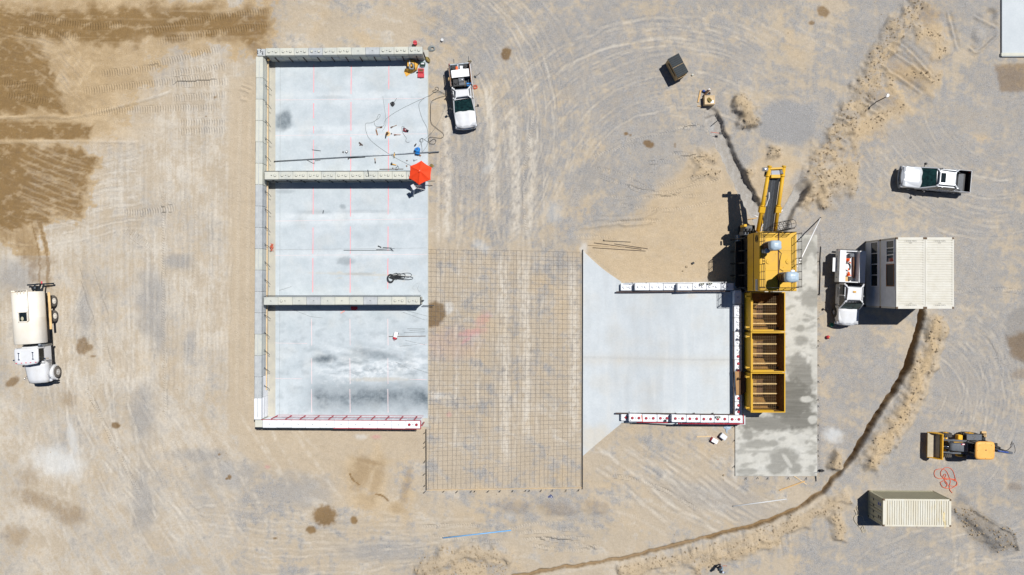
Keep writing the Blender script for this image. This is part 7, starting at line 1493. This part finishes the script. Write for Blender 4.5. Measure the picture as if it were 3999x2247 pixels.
t = thing('claw_hammer', W(1620, 627, Z), 'small hammer lying just above the umbrella', 'hammer', R(14)); MB().cyl((-.05, 0, .03), (.26, 0, .03), .016, .016, 8).build('handle', MT['steel_rust'], t); MB().box(-.10, -.04, -.09, .09, .01, .06, .01).build('head', MT['steel_dark'], t)
t = thing('brown_bottle', W(1466, 630, Z), 'small brown bottle shaped tool lying below the long grey pipe', 'bottle', R(-85)); MB().cyl((-.22, 0, .05), (.05, 0, .05), .035, .03, 10).build('body', MT['wood_brown'], t); MB().cyl((.05, 0, .05), (.2, 0, .05), .055, .05, 10).build('cup', MT['black'], t); MB().cyl((-.26, 0, .05), (-.2, 0, .05), .05, .05, 10).build('cap', MT['dusty_tan'], t)
board('channel_offcut', (1403, 557), (1417, 569), .12, .06, 'steel_rust', 'short steel channel offcut left of the middle in the upper bay', 'offcut', Z)
for px, py, s_, m, lb in ((1407, 568, .06, 'rust_brown', 'tiny rusty nut beside the steel channel offcut'), (1529.5, 523, .06, 'black', 'tiny black puck right of the round flange'), (1590, 628, .06, 'rust_brown', 'tiny rusty puck above left of the umbrella'), (1589, 649, .07, 'wood_brown', 'small brown offcut left of the umbrella'), (1535, 657, .05, 'rust_brown', 'tiny rusty nut below the yellow grinder'), (1361, 622, .045, 'rust_brown', 'tiny rusty nut under the short dark pipe')): MB().cyl(W(px, py, Z), W(px, py, Z) + Vector((0, 0, .07)), s_, s_ * .9, 8).cyl(W(px, py, Z) + Vector((0, 0, .07)), W(px, py, Z) + Vector((0, 0, .09)), s_ * .5, s_ * .4, 8).build('steel_puck', MT[m], None, lb, 'puck')
t = thing('socket_box', W(1355, 594, Z), 'small black and white socket box on the upper bay slab', 'box', R(50)); MB().box(-.12, .12, -.09, .09, 0, .10, .02).build('case', MT['black'], t); MB().box(-.06, .08, -.06, .06, .10, .115).build('label_plate', MT['white_plastic'], t)
t = thing('pipe_clamp', W(1341, 595, Z), 'small dark clamp left of the little socket box', 'clamp', R(20)); MB().box(-.09, .09, -.02, .02, 0, .08, .01).build('bar', MT['steel_dark'], t); MB().box(-.02, .02, -.10, .10, 0, .06, .01).build('screw', MT['steel_rust'], t)
t = thing('work_glove', W(1624, 566, Z), 'dark work boot on the slab above the bright blue tool', 'boot', R(60)); MB().box(-.13, .13, -.05, .05, 0, .10, .04).build('sole', MT['black'], t); MB().box(-.13, .0, -.05, .05, .10, .26, .04).build('shaft', MT['hair'], t)
t.name = 'work_boot'
mb = MB(); r_ = random.Random(5)
for k in range(5): cx, cy, rr = 1687 + r_.uniform(-3, 3), 647 + r_.uniform(-4, 4), r_.uniform(2, 5); mb.tube([W(cx + rr * math.cos(a), cy + rr * math.sin(a), .03 + .01 * k) for a in np.linspace(0, 6.28, 12)[:-1]], .02, 5, True)
mb.build('yellow_strap', MT['khaki'], None, 'yellow strap bundle on the gravel right of the umbrella', 'strap')
# north east corner of the upper bay
t = thing('tarped_machine', W(1604, 250, Z), 'yellow cloth draped over a crate with a grey hose on it, by the north wall', 'tarp', world=True)
c = W(1605, 248, .5); MB().box(c.x - .32, c.x + .32, c.y - .32, c.y + .30, Z, .62, .05).build('crate', MT['tarp_yellow'], t)
vs = [W(x, y, z) for x, y, z in ((1583, 268, .60), (1622, 272, .60), (1634, 250, .35), (1630, 275, .12), (1604, 288, .12), (1587, 300, .11), (1578, 280, .12), (1591, 240, .62), (1620, 240, .62))]
MB().add(vs, [(0, 1, 4, 6), (1, 3, 4), (1, 2, 3), (4, 5, 6), (8, 2, 1)]).build('cloth_skirt', MT['tarp_yellow'], t)
mb = MB(); 
for k in range(4): mb.tube(smooth_path([W(1606, 246, .68 + .02 * k), W(1612 + k, 252, .7), W(1616, 268 - k, .7), W(1608 - 2 * k, 270, .7), W(1601 - k, 262, .7), W(1604, 248, .7)], 4), .045, 6)
mb.build('hose', MT['hose_grey'], t); MB().box(c.x - .16, c.x - .02, c.y - .18, c.y + .22, .62, .70, .02).build('motor', MT['alu'], t)
t = thing('tool_case', W(1645, 287, Z), 'open red plastic tool case on the slab by the north wall end', 'case', R(-2)); MB().box(-.30, .30, -.42, -.02, 0, .14, .03).build('tray', MT['red_plastic'], t); MB().box(-.27, .27, .02, .42, .0, .16, .03).build('lid', MT['red_plastic'], t); MB().box(-.18, .18, .12, .34, .155, .17).build('lid_recess', MT['rust_brown'], t); MB().box(-.08, .08, -.45, -.41, .03, .10).build('latch', MT['steel_dark'], t); MB().box(-.22, .22, -.34, -.28, .135, .15).build('tray_rib', MT['red_plastic'], t); MB().cyl((-.3, .05, .06), (-.42, .05, .06), .06, .06, 8).build('grip', MT['black'], t)
t = thing('air_compressor', W(1653, 254, Z), 'small green rimmed black compressor between red case and khaki bag', 'compressor', 0); MB().cyl((-.2, 0, .16), (.2, 0, .16), .14, .14, 14).build('tank', MT['black'], t); MB().box(-.16, .16, -.08, .08, .26, .38, .03).build('pump', MT['alu'], t); MB().tube([(-.24, -.14, .3), (.24, -.14, .3), (.24, .14, .3), (-.24, .14, .3)], .02, 6, True).build('frame', MT['green'], t); MB().box(-.2, .1, -.26, -.16, .0, .1, .02).build('foot', MT['steel_grey'], t)
t = thing('canvas_bag', W(1672, 236, 0), 'khaki canvas bag on the ground at the north wall end', 'bag', R(-60)); MB().ball((0, 0, .17), .30, .20, .19, 14, 8).build('sack', MT['khaki'], t); MB().tube([(-.15, .1, .3), (0, .14, .4), (.15, .1, .3)], .02, 6).build('strap', MT['black'], t); MB().ball((-.25, -.1, .1), .16, .14, .10, 10, 6).build('side_pocket', MT['black'], t)
t = thing('red_bucket', W(1624, 186, 0), 'red bucket mostly hidden behind the north wall', 'bucket', 0); MB().cyl((0, .30, 0), (0, .30, .5), .15, .19, 16).build('pail', MT['red_plastic'], t); MB().tube([(-.19, .30, .48), (0, .30, .62), (.19, .30, .48)], .012, 5).build('bail', MT['steel_dark'], t)
t = thing('spray_can', W(1728, 159, 0), 'small grey bucket on the gravel above the welding truck', 'bucket', 0); t.name = 'grey_bucket'; MB().cyl((0, 0, 0), (0, 0, .2), .10, .12, 14).build('pail', MT['slate'], t); MB().cyl((0, 0, .2), (0, 0, .215), .13, .13, 14).build('lid', MT['grey_pipe'], t)
t = thing('sledge_hammer', W(1856, 301, 0), 'long handled sledge hammer lying right of the welding truck', 'hammer', R(38)); MB().cyl((0, 0, .05), (.62, 0, .04), .02, .02, 8).build('handle', MT['steel_rust'], t); MB().box(-.06, .06, -.12, .12, .0, .11, .02).build('head', MT['steel_dark'], t)
mb = MB(); r_ = random.Random(6)
for k in range(6): cx, cy, rx, ry = 1856 + r_.uniform(-3, 3), 338 + r_.uniform(-4, 6), r_.uniform(5, 9), r_.uniform(4, 8); mb.tube([W(cx + rx * math.cos(a), cy + ry * math.sin(a), .02 + .012 * k) for a in np.linspace(0, 6.28, 14)[:-1]], .015, 4, True)
mb.build('cord_coil', MT['hose_orange'], None, 'thin red cord coil on the ground right of the welding truck', 'cord')
# middle bay
cyl_thing('steel_rod', (1343, 978), (1530, 978), .022, 'steel_dark', 'long thin dark rod lying in the middle of the middle bay', 'rod'); cyl_thing('steel_rod', (1470, 975.5), (1542, 971), .025, 'steel_grey', 'medium grey rod crossing the end of the long thin dark rod', 'rod'); cyl_thing('steel_rod', (1496, 967.5), (1530, 969.5), .03, 'steel_dark', 'short dark rod above the crossing rods in the middle bay', 'rod')
t = thing('bolt_clamp', W(1532, 977, Z), 'dark clamp on the end of the long thin rod in the middle bay', 'clamp', R(-40)); MB().box(-.16, .16, -.03, .03, 0, .07, .01).build('bar', MT['steel_dark'], t); MB().box(-.02, .06, -.08, .08, .0, .08, .01).build('jaw', MT['steel_grey'], t)
cyl_thing('steel_pipe', (1477, 961), (1490, 967), .045, 'steel_dark', 'very short dark pipe left of the short rod in the middle bay', 'pipe'); cyl_thing('steel_pipe', (1264, 822), (1262, 834), .035, 'steel_dark', 'tiny dark pipe alone in the upper left of the middle bay', 'pipe'); cyl_thing('thin_wire', (1091, 1135), (1139, 1120), .012, 'hose_grey', 'thin straight wire in the lower left of the middle bay', 'wire')
mb = MB(); r_ = random.Random(9)
for k in range(12):
    P = [W(1060 + r_.uniform(-7, 9), 968 + r_.uniform(-15, 15), Z + r_.uniform(.02, .25)) for _ in range(4)]; mb.tube(smooth_path(P, 4), .012, 4)
mb.build('wire_bundle', MT['hose_orange'], None, 'rusty red wire bundle at the foot of the long west wall', 'wire')
# lower bay
t = thing('red_scrap', W(1384, 1203, Z), 'dark red folded tarp in the shadow of the lower cross wall', 'tarp', R(-3)); t.name = 'red_tarp'; MB().box(-.30, .30, -.13, .13, 0, .09, .03).build('fold', MT['red_plastic'], t); MB().box(-.26, .2, -.22, -.10, 0, .05, .02).build('flap', MT['red_plastic'], t)
t = thing('red_level', W(1339, 1219, Z), 'short pale red level lying below the lower cross wall', 'level', R(32)); MB().box(-.21, .21, -.05, .05, 0, .05, .008).build('bar', MT['pink_paint'], t); MB().box(-.14, .10, -.025, .025, .05, .058).build('window', MT['wood_pale'], t)
t = thing('tool_cart', W(1547, 1310, Z), 'small white topped red cart in the lower bay', 'cart', R(-15)); MB().box(-.17, .17, -.18, .32, .22, .30, .02).build('top', MT['white_plastic'], t); MB().box(-.16, .16, -.34, -.18, .1, .26, .02).build('red_end', MT['red_plastic'], t); MB().box(-.14, .14, -.2, .28, .08, .2, .02).build('body', MT['red_plastic'], t); [MB().cyl((s_ * .19, y, .08), (s_ * .15, y, .08), .08, .08, 12).build('wheel', MT['black'], t) for s_ in (-1, 1) for y in (-.26, .22)]; MB().tube([(-.06, -.34, .2), (-.06, -.46, .22), (.06, -.46, .22), (.06, -.34, .2)], .015, 5).build('pull_handle', MT['red_plastic'], t)
cyl_thing('steel_rod', (1519, 1315), (1663, 1313), .025, 'rust_brown', 'long rusty rod passing below the small white cart', 'rod')
for k, (a, b) in enumerate((((1590, 1284.5), (1660, 1284), ), ((1600, 1291), (1660, 1288)), ((1578, 1300), (1660, 1296)))): cyl_thing('thin_rod', a, b, .014, 'hose_grey', ['topmost of three thin grey rods right of the white cart', 'middle of three thin grey rods right of the white cart', 'lowest of three thin grey rods right of the white cart'][k], 'rod')
for k, (a, b) in enumerate((((1148, 1211), (1212, 1237)), ((1212, 1237), (1260, 1242)), ((1574, 1220), (1660, 1250)), ((1586, 1213), (1668, 1235)), ((1584, 1330), (1660, 1346)), ((1562, 1353), (1630, 1346)), ((1545, 1414), (1600, 1442)), ((1615, 1438), (1675, 1458)))):
    cyl_thing('thin_wire', a, b, .011, 'hose_grey', ['thin wire slanting below the lower cross wall on its left', 'thin wire lying nearly level left of the pale red level', 'lower of two thin wires below the end of the lower cross wall', 'upper of two thin wires below the end of the lower cross wall', 'thin wire slanting down right of the white cart', 'thin wire slanting up below the white cart', 'thin wire slanting over the white washed streaks', 'thin wire crossing the slab edge in the lower bay'][k], 'wire')
# things on the cross wall and beside the lumber
board('steel_flat', (1437, 664), (1441, 690), .07, .04, 'steel_dark', 'dark flat bar laid across the top of the upper cross wall', 'bar', 1.84); board('wood_wedge', (1047, 226), (1052, 238), .20, .2, 'wood', 'orange wood wedge between the corner block and north wall', 'wood', 1.0)
# ------------------------------------------------------------------ dumpster, crate and lumber
pc = [W(2609.6, 230.3, 1.45), W(2651, 211, 1.45), W(2689, 279.6, 1.45), W(2647.4, 301.9, 1.45)]; c = sum(pc, Vector()) / 4; d = (pc[3] - pc[0]); rz = math.atan2(d.y, d.x); L_ = d.length / 2; w_ = (pc[1] - pc[0]).length / 2
t = thing('dumpster', (c.x, c.y, 0), 'tan steel dumpster with ribbed black plastic lids, upper right of the yard', 'dumpster', rz)
MB().prism([(-w_ * .96, .12), (w_ * .96, .12), (w_, 1.38), (-w_, 1.38)], -L_, L_, 'x').build('bin', MT['dump_tan'], t)
for k in (0, 1):
    x0, x1 = (-L_ - .02, -.02) if k == 0 else (.02, L_ + .02); o = MB().box(x0, x1, -w_ - .03, w_ + .03, 1.39, 1.43, .01).build('lid', MT['lid'], t)
    for j in range(5): xx = x0 + .10 + j * (x1 - x0 - .2) / 4; sub(MB().box(xx - .035, xx + .035, -w_ + .05, w_ - .02, 1.43, 1.47, .012), 'lid_rib', MT['lid'], o)
for s_ in (-1, 1): MB().obox((-L_ * .7, s_ * (w_ + .06), 1.0), (L_ * .7, s_ * (w_ + .06), 1.0), .08, .12, .01).build('fork_pocket', MT['dump_tan'], t)
MB().box(L_ + .01, L_ + .10, -w_ * .8, w_ * .85, .85, .97, .01).build('end_rail', MT['dump_tan'], t); MB().box(-L_ - .1, -L_ - .01, -w_ * .8, w_ * .85, .85, .97, .01).build('end_rail', MT['dump_tan'], t)
for sx in (-1, 1):
    for s_ in (-1, 1): MB().cyl((sx * L_ * .8, s_ * w_ * .7, .0), (sx * L_ * .8, s_ * w_ * .7, .13), .06, .06, 10).build('caster', MT['black'], t)
t = thing('wooden_crate', W(2765, 398, 0), 'pale plywood crate with a coiled strap on top, near the trench end', 'crate', R(1)); MB().box(-.46, .46, -.42, .42, .08, .60, .01).build('box', MT['wood_pale'], t)
for y in (-.40, .36): MB().box(-.47, .47, y, y + .06, .60, .63, .005).build('batten', MT['wood_pale'], t)
MB().box(.38, .47, -.34, .36, .60, .628, .005).build('batten', MT['wood_pale'], t); MB().box(.08, .36, -.28, -.04, .601, .606).build('paper_label', MT['white_plastic'], t); [MB().box(-.46, .46, y - .05, y + .05, 0, .08).build('skid', MT['wood'], t) for y in (-.36, 0, .36)]
mb = MB(); 
for k in range(4): mb.tube([(-.08 + .15 * math.cos(a) + .03 * k, .06 + .15 * math.sin(a) * (1 - .1 * k) - .05 * k, .63 + .03 * k) for a in np.linspace(0, 6.28, 18)[:-1]], .03, 5, True)
mb.build('strap_coil', MT['khaki'], t)
def lumber(nm, a, za, b, zb, w, h, m, lb): A = W(*a, za); B = W(*b, zb); MB().obox(A, B, w, h, .005).build(nm, MT[m], None, lb, 'board')
lumber('lumber_board', (2737, 353), .05, (2727, 400), .05, .14, .05, 'wood', 'yellowish board lying upright left of the plywood crate'); lumber('lumber_board', (2772, 351), .75, (2751, 374), .25, .13, .05, 'wood_brown', 'brown board propped up behind the plywood crate')
board('lumber_board', (2723, 415), (2742, 416), .05, .06, 'wood', 'short board end below the yellowish board, left of the crate', 'board')
t = thing('tool_pile', W(2757, 362, 0), 'dark pile of straps and tools behind the plywood crate', 'tools', 0); [MB().ball((random.uniform(-.35, .3), random.uniform(-.35, .3), .12), random.uniform(.1, .2), random.uniform(.08, .16), .12, 8, 5).build('bundle', MT[m_], t) for m_ in ('black', 'decal_blue', 'black', 'hair', 'grey_plastic')]; MB().ball((.25, .2, .2), .12, .12, .08).build('white_pouch', MT['white_plastic'], t)
t = thing('cinder_half', W(2704, 294, 0), 'small grey block on the ground right of the dumpster', 'block', R(20)); t.name = 'grey_block'; MB().box(-.09, .09, -.07, .07, 0, .14, .015).build('body', MT['concrete_pale'], t); MB().box(-.04, .04, -.03, .03, .14, .145).build('recess', MT['concrete_grey'], t)
t = thing('shovel', W(2795, 521, -.1), 'shovel with orange handle lying across the trench edge', 'shovel', R(176)); MB().cyl((-.3, 0, .12), (.55, 0, .30), .022, .022, 8).build('shaft', MT['hose_orange'], t); MB().obox((-.52, 0, .08), (-.28, 0, .12), .2, .03).build('blade', MT['black_steel'], t)
cyl_thing('pipe_stub', (2785, 486), (2805, 470), .035, 'steel_dark', 'dark pipe stub sticking out at the top end of the trench', 'pipe', None, -.2)
cyl_thing('white_pipe', (2945, 842), (2960, 848), .04, 'white_plastic', 'short white pipe lying by the trench left of the conveyor', 'pipe', None, .02); cyl_thing('white_pipe', (3056, 820), (3034, 848), .04, 'white_plastic', 'white pipe lying across the trench right of the conveyor', 'pipe', None, .02); cyl_thing('yellow_stick', (2921, 858), (2955, 852), .03, 'tarp_yellow', 'thin yellow stick on the ground left of the conveyor foot', 'stick', None, .02)
# ------------------------------------------------------------------ steel rods, pipes and timber on the ground
for k, (a, b) in enumerate((((2320, 949), (2505, 974)), ((2297, 958), (2440, 966)), ((2315, 968), (2522, 981)), ((2355, 941), (2463, 946)), ((2358, 936), (2361, 943)), ((2400, 953), (2530, 972)))): cyl_thing('steel_rod', a, b, .024, ['steel_rust', 'wood_pale', 'steel_rust', 'steel_dark', 'steel_dark', 'steel_rust'][k], ['rusty rod slanting down, longest of the bundle above the loading bay', 'pale tan rod at the left of the bundle above the loading bay', 'lowest rusty rod of the bundle above the loading bay', 'topmost dark rod of the bundle above the loading bay', 'tiny dark rod standing out at the top of the rod bundle', 'rusty rod at the right of the bundle above the loading bay'][k], 'rod', None, .01)
cyl_thing('blue_pipe', (1731, 2101), (1997, 2071), .055, 'blue_pipe', 'long light blue pipe lying on the ground at the bottom', 'pipe', None, .10); cyl_thing('grey_pipe', (2863, 1977), (3071, 1949), .05, 'grey_pipe', 'long pale grey pipe on the ground below the equipment pad', 'pipe', None, .05)
board('timber', (3043, 1915), (3143, 1879), .09, .09, 'wood', 'orange timber lying below the equipment pad', 'timber'); board('timber', (3095, 1855), (3150, 1892), .09, .05, 'wood_pale', 'pale timber crossing the end of the orange timber', 'timber'); board('timber', (2721, 1706), (2776, 1704), .12, .06, 'wood_pale', 'pale board on the ground left of the white cooler', 'timber')
cyl_thing('steel_tube', (3178, 1848), (3215, 1838), .03, 'steel_grey', 'short grey tube at the lower right corner of the equipment pad', 'tube', None, .02); board('channel_offcut', (3186, 1858), (3187, 1880), .09, .06, 'steel_dark', 'dark channel offcut below the pad corner boots', 'offcut')
t = thing('cooler', W(2787, 1719, 0), 'white cooler with red end on the ground below the loading bay', 'cooler', R(-28)); MB().box(-.30, .30, -.19, .19, 0, .32, .03).build('body', MT['red_plastic'], t); MB().box(-.27, .31, -.20, .20, .32, .40, .03).build('lid', MT['white_plastic'], t); MB().tube([(-.3, -.12, .25), (-.36, -.1, .3), (-.36, .1, .3), (-.3, .12, .25)], .015, 5).build('handle', MT['red_plastic'], t)
t = thing('cooler', W(2821, 1703, 0), 'dark grey cooler right of the white cooler', 'cooler', R(-38)); MB().box(-.30, .30, -.22, .22, 0, .36, .04).build('body', MT['grey_plastic'], t); MB().box(-.31, .31, -.23, .23, .36, .44, .04).build('lid', MT['slate'], t); [MB().cyl((x, y, .44), (x, y, .455), .035, .035, 10).build('cup_holder', MT['concrete_pale'], t) for x in (-.18, .18) for y in (-.12, .12)]
mb = MB(); r_ = random.Random(3); cc = [(2828, 1662), (2843, 1660), (2856, 1665), (2853, 1676), (2842, 1680), (2841, 1694), (2836, 1690), (2834, 1676), (2826, 1672)]; top = W(2841, 1670, .14); P = [W(x, y, .02 + r_.uniform(0, .06)) for x, y in cc]; mb.add([top] + P, [(0, i + 1, (i + 1) % len(P) + 1) for i in range(len(P))]); mb.build('plastic_sheet', MT['tarp'], None, 'crumpled clear plastic sheet on the ground at the bay wall end', 'plastic')
t = thing('rubber_boots', W(3206, 1838, 0), 'pair of black rubber boots at the lower right corner of the pad', 'boots', 0); [(MB().box(x - .06, x + .06, -.16, .12, 0, .10, .04).build('foot', MT['black'], t), MB().cyl((x, .06, .08), (x, .06, .36), .075, .085, 12).build('shaft', MT['black'], t)) for x in (-.09, .1)]
t = thing('clay_tile', W(2150, 1941, 0), 'small dark blue tile with a pale spot below the rebar mat', 'tile', R(40)); MB().box(-.20, .20, -.17, .17, 0, .03, .005).build('plate', MT['decal_blue2'], t); MB().box(.02, .10, -.10, -.02, .03, .034).build('spot', MT['grey_pipe'], t)
for px, py, s_, lb in ((2826, 1857, .10, 'pale stone left of the lower equipment pad corner'), (2681, 1042, .13, 'larger grey stone on the sand above the loading bay'), (2667, 1059, .09, 'small grey stone left of the larger stone above the bay')):
    mb = MB().ball(W(px, py, .03), s_, s_ * .8, s_ * .6, 7, 5); mb.v = [(x + random.uniform(-.02, .02), y + random.uniform(-.02, .02), z) for x, y, z in mb.v]; mb.build('stone', MT['stone'], None, lb, 'stone')
t = thing('dark_pail', W(2706, 1028, 0), 'small dark pail on the sand above the loading bay', 'pail', R(30)); MB().cyl((0, 0, 0), (0, 0, .22), .08, .11, 12).build('pail', MT['black'], t); MB().tube([(-.1, 0, .2), (0, .05, .3), (.1, 0, .2)], .01, 5).build('bail', MT['steel_dark'], t)
t = thing('gas_tank', W(3231, 1317, 0), 'small round red tank with yellow valve on the ground below the service truck', 'tank', 0); MB().ball((0, 0, .17), .17, .17, .17, 14, 9).build('body', MT['red_plastic'], t); MB().cyl((.03, -.02, .3), (.05, -.03, .38), .06, .05, 10).build('valve', MT['tarp_yellow'], t); MB().cyl((0, 0, 0), (0, 0, .05), .12, .12, 14).build('ring', MT['red_plastic'], t)
t = thing('green_bucket', W(3244, 1268, 0), 'green bucket by the nose of the service truck', 'bucket', 0); MB().cyl((0, 0, 0), (0, 0, .30), .14, .17, 16).build('pail', MT['green'], t); MB().tube([(-.17, 0, .28), (0, .08, .34), (.17, 0, .28)], .01, 5).build('bail', MT['steel_dark'], t)
t = thing('broom', W(2456, 1618, .5), 'broom leaning over the west end of the bay south wall', 'broom', 0, world=True); MB().box(*(lambda a, b: (a.x, b.x, b.y, a.y))(W(2448, 1601, .2), W(2466, 1604, .2)), .15, .25, .01).build('head', MT['steel_dark'], t); MB().tube([W(2457, 1604, .25), W(2463, 1644, 1.3)], .018, 6).build('shaft', MT['steel_dark'], t)
t = thing('paint_pail', W(2598, 1643, 1.23), 'small dark pail standing on the bay south wall', 'pail', 0); MB().cyl((0, 0, 0), (0, 0, .16), .10, .11, 14).build('pail', MT['decal_dark'], t); MB().cyl((0, 0, .16), (0, 0, .165), .07, .07, 12).build('paint', MT['glass_dark'], t)
t = thing('survey_post', W(3418, 401, gz(3418, 401)), 'thin dark post with white head standing on the spoil, upper right', 'post', 0); MB().cyl((0, 0, 0), (0, 0, 2.0), .045, .04, 10).build('shaft', MT['steel_rust'], t); MB().box(-.10, .10, -.08, .08, 2.0, 2.12, .02).build('head', MT['white_plastic'], t); MB().box(-.05, .14, -.02, .20, 2.12, 2.15, .01).build('panel', MT['white_plastic'], t)
# coiled orange hose and the strap tangle by the container
cord('orange_hose', [(3720, 1926), (3711, 1915), (3708, 1900), (3712, 1880), (3706, 1860), (3696, 1840), (3680, 1832), (3655, 1836), (3649, 1850), (3655, 1864), (3672, 1870), (3700, 1868), (3725, 1874), (3738, 1884), (3735, 1898), (3712, 1898), (3694, 1888), (3690, 1870), (3695, 1856), (3690, 1852), (3684, 1862), (3690, 1874), (3715, 1872), (3733, 1880), (3730, 1865), (3722, 1840), (3708, 1828), (3692, 1827), (3680, 1836), (3674, 1848), (3679, 1862), (3700, 1872), (3728, 1872), (3738, 1890), (3722, 1905), (3700, 1908), (3682, 1902), (3673, 1886), (3678, 1882), (3690, 1878), (3700, 1890), (3694, 1904), (3684, 1904)], .028, 'hose_orange', 'orange red hose thrown in loops on the gravel below the backhoe', 'hose', .01, 5)
mb = MB(); r_ = random.Random(12)
for pts in ([(3338, 1992), (3345, 2010), (3337, 2020), (3338, 2035), (3350, 2050), (3356, 2060)], [(3350, 1976), (3346, 1985), (3352, 2000), (3349, 2015)], [(3360, 2060), (3368, 2072), (3376, 2064), (3372, 2054), (3366, 2066), (3372, 2078), (3380, 2070)], [(3366, 2076), (3374, 2082), (3384, 2072), (3378, 2066)], [(3338, 2018), (3352, 2014), (3368, 2018), (3376, 2040)]): mb.tube(hose(pts, .03, .01, 5), .03, 5)
mb.build('strap_tangle', MT['rope'], None, 'pale straps tangled on the ground at the storage container doors', 'straps')

# ------------------------------------------------------------------ the person
def person():
    b = W(2800, 2205, 0); t = thing('person', (b.x, b.y, 0), 'person in grey shirt and cap walking at the bottom edge, one arm out', 'person', R(-12))
    # local x = walking direction
    def skin(nm, verts, edges, m, parent, lv=2):
        me = bpy.data.meshes.new(nm); me.from_pydata([v[0] for v in verts], edges, []); o = bpy.data.objects.new(nm, me); COL.objects.link(o); o.parent = parent
        md = o.modifiers.new('skin', 'SKIN'); sv = me.skin_vertices[0].data
        for i, v in enumerate(verts): sv[i].radius = v[1] if isinstance(v[1], tuple) else (v[1], v[1]); sv[i].use_root = i == 0
        ss = o.modifiers.new('sub', 'SUBSURF'); ss.levels = ss.render_levels = lv; me.materials.append(m); return o
    V = [((0, 0, .95), (.13, .16)), ((0, 0, 1.15), (.12, .15)), ((.02, 0, 1.35), (.13, .18)), ((.02, 0, 1.47), (.07, .08)), ((.03, 0, 1.56), (.055, .055)), ((.04, 0, 1.64), (.09, .085)), ((.04, 0, 1.74), (.075, .07)),
         ((.02, .20, 1.42), (.06, .06)), ((.06, .33, 1.20), (.047, .047)), ((.30, .40, 1.12), (.038, .038)), ((.42, .43, 1.12), (.04, .025)),
         ((.02, -.20, 1.42), (.06, .06)), ((-.06, -.27, 1.16), (.047, .047)), ((.02, -.28, .92), (.038, .038)), ((.05, -.28, .82), (.04, .025)),
         ((.02, .10, .85), (.095, .095)), ((.14, .11, .50), (.065, .065)), ((.16, .11, .10), (.048, .048)), ((.28, .12, .05), (.045, .04)),
         ((-.02, -.10, .85), (.095, .095)), ((-.08, -.11, .50), (.065, .065)), ((-.24, -.11, .12), (.048, .048)), ((-.14, -.12, .05), (.045, .04))]
    E = [(0, 1), (1, 2), (2, 3), (3, 4), (4, 5), (5, 6), (2, 7), (7, 8), (8, 9), (9, 10), (2, 11), (11, 12), (12, 13), (13, 14), (0, 15), (15, 16), (16, 17), (17, 18), (0, 19), (19, 20), (20, 21), (21, 22)]
    body = skin('body', V, E, MT['skin'], t)
    def grow(idx, f): return [(V[i][0], tuple(r * f + .012 for r in V[i][1])) for i in idx]
    sh = grow([2, 1, 0, 3, 7, 8, 11, 12], 1.12); sh[0] = ((.02, 0, 1.33), (.15, .21)); 
    skin('shirt', sh, [(0, 1), (1, 2), (0, 3), (0, 4), (4, 5), (0, 6), (6, 7)], MT['shirt'], t)
    skin('trousers', [((0, 0, .93), (.15, .18)), V[15][:1] + ((.115, .115),), V[16][:1] + ((.085, .085),), ((.16, .11, .16), (.07, .07)), V[19][:1] + ((.115, .115),), V[20][:1] + ((.085, .085),), ((-.23, -.11, .17), (.07, .07))], [(0, 1), (1, 2), (2, 3), (0, 4), (4, 5), (5, 6)], MT['jeans'], t)
    for x, y in ((.22, .115), (-.18, -.115)): MB().box(x - .14, x + .14, y - .055, y + .055, 0, .11, .035).build('boot', MT['rust_brown'], t)
    MB().ball((.02, 0, 1.70), .105, .095, .11, 14, 9).build('hair', MT['hair'], t); MB().ball((.05, 0, 1.765), .115, .10, .075, 14, 8).build('cap', MT['cap'], t)
    MB().prism([(.12, -.085), (.20, -.075), (.25, 0), (.20, .075), (.12, .085)], 1.735, 1.75).build('cap_brim', MT['black'], t); MB().ball((.145, 0, 1.66), .022, .016, .02, 8, 5).build('nose', MT['skin'], t)
    for s_ in (-1, 1): MB().ball((.125, s_ * .035, 1.685), .012, .012, .010, 6, 4).build('eye', MT['black'], t); MB().ball((.04, s_ * .095, 1.665), .022, .012, .032, 8, 5).build('ear', MT['skin'], t)
    for (bx_, by_, bz_), (dx_, dy_) in (((.45, .435, 1.12), (1, .1)), ((.06, -.28, .79), (.3, 0))):
        for k in range(4):
            o_ = (k - 1.5) * .022; z = bz_
            if dx_ > .5: P = [(bx_, by_ + o_, z), (bx_ + .05, by_ + o_ * 1.2, z), (bx_ + .085 - .01 * abs(k - 1.5), by_ + o_ * 1.2, z - .015)]
            else: P = [(bx_ + o_, by_, z), (bx_ + o_, by_ + .005, z - .05), (bx_ + o_ + .012, by_ + .015, z - .09 + .008 * abs(k - 1.5))]
            MB().tube(P, .0095, 6).build('finger', MT['skin'], t)
        P = [(bx_ - .03, by_ - .035, bz_), (bx_ + .0, by_ - .062, bz_), (bx_ + .035, by_ - .07, bz_ - .01)] if dx_ > .5 else [(bx_ + .035, by_, bz_ + .03), (bx_ + .06, by_, bz_ - .005), (bx_ + .065, by_ + .01, bz_ - .04)]
        MB().tube(P, .011, 6).build('thumb', MT['skin'], t)
person()
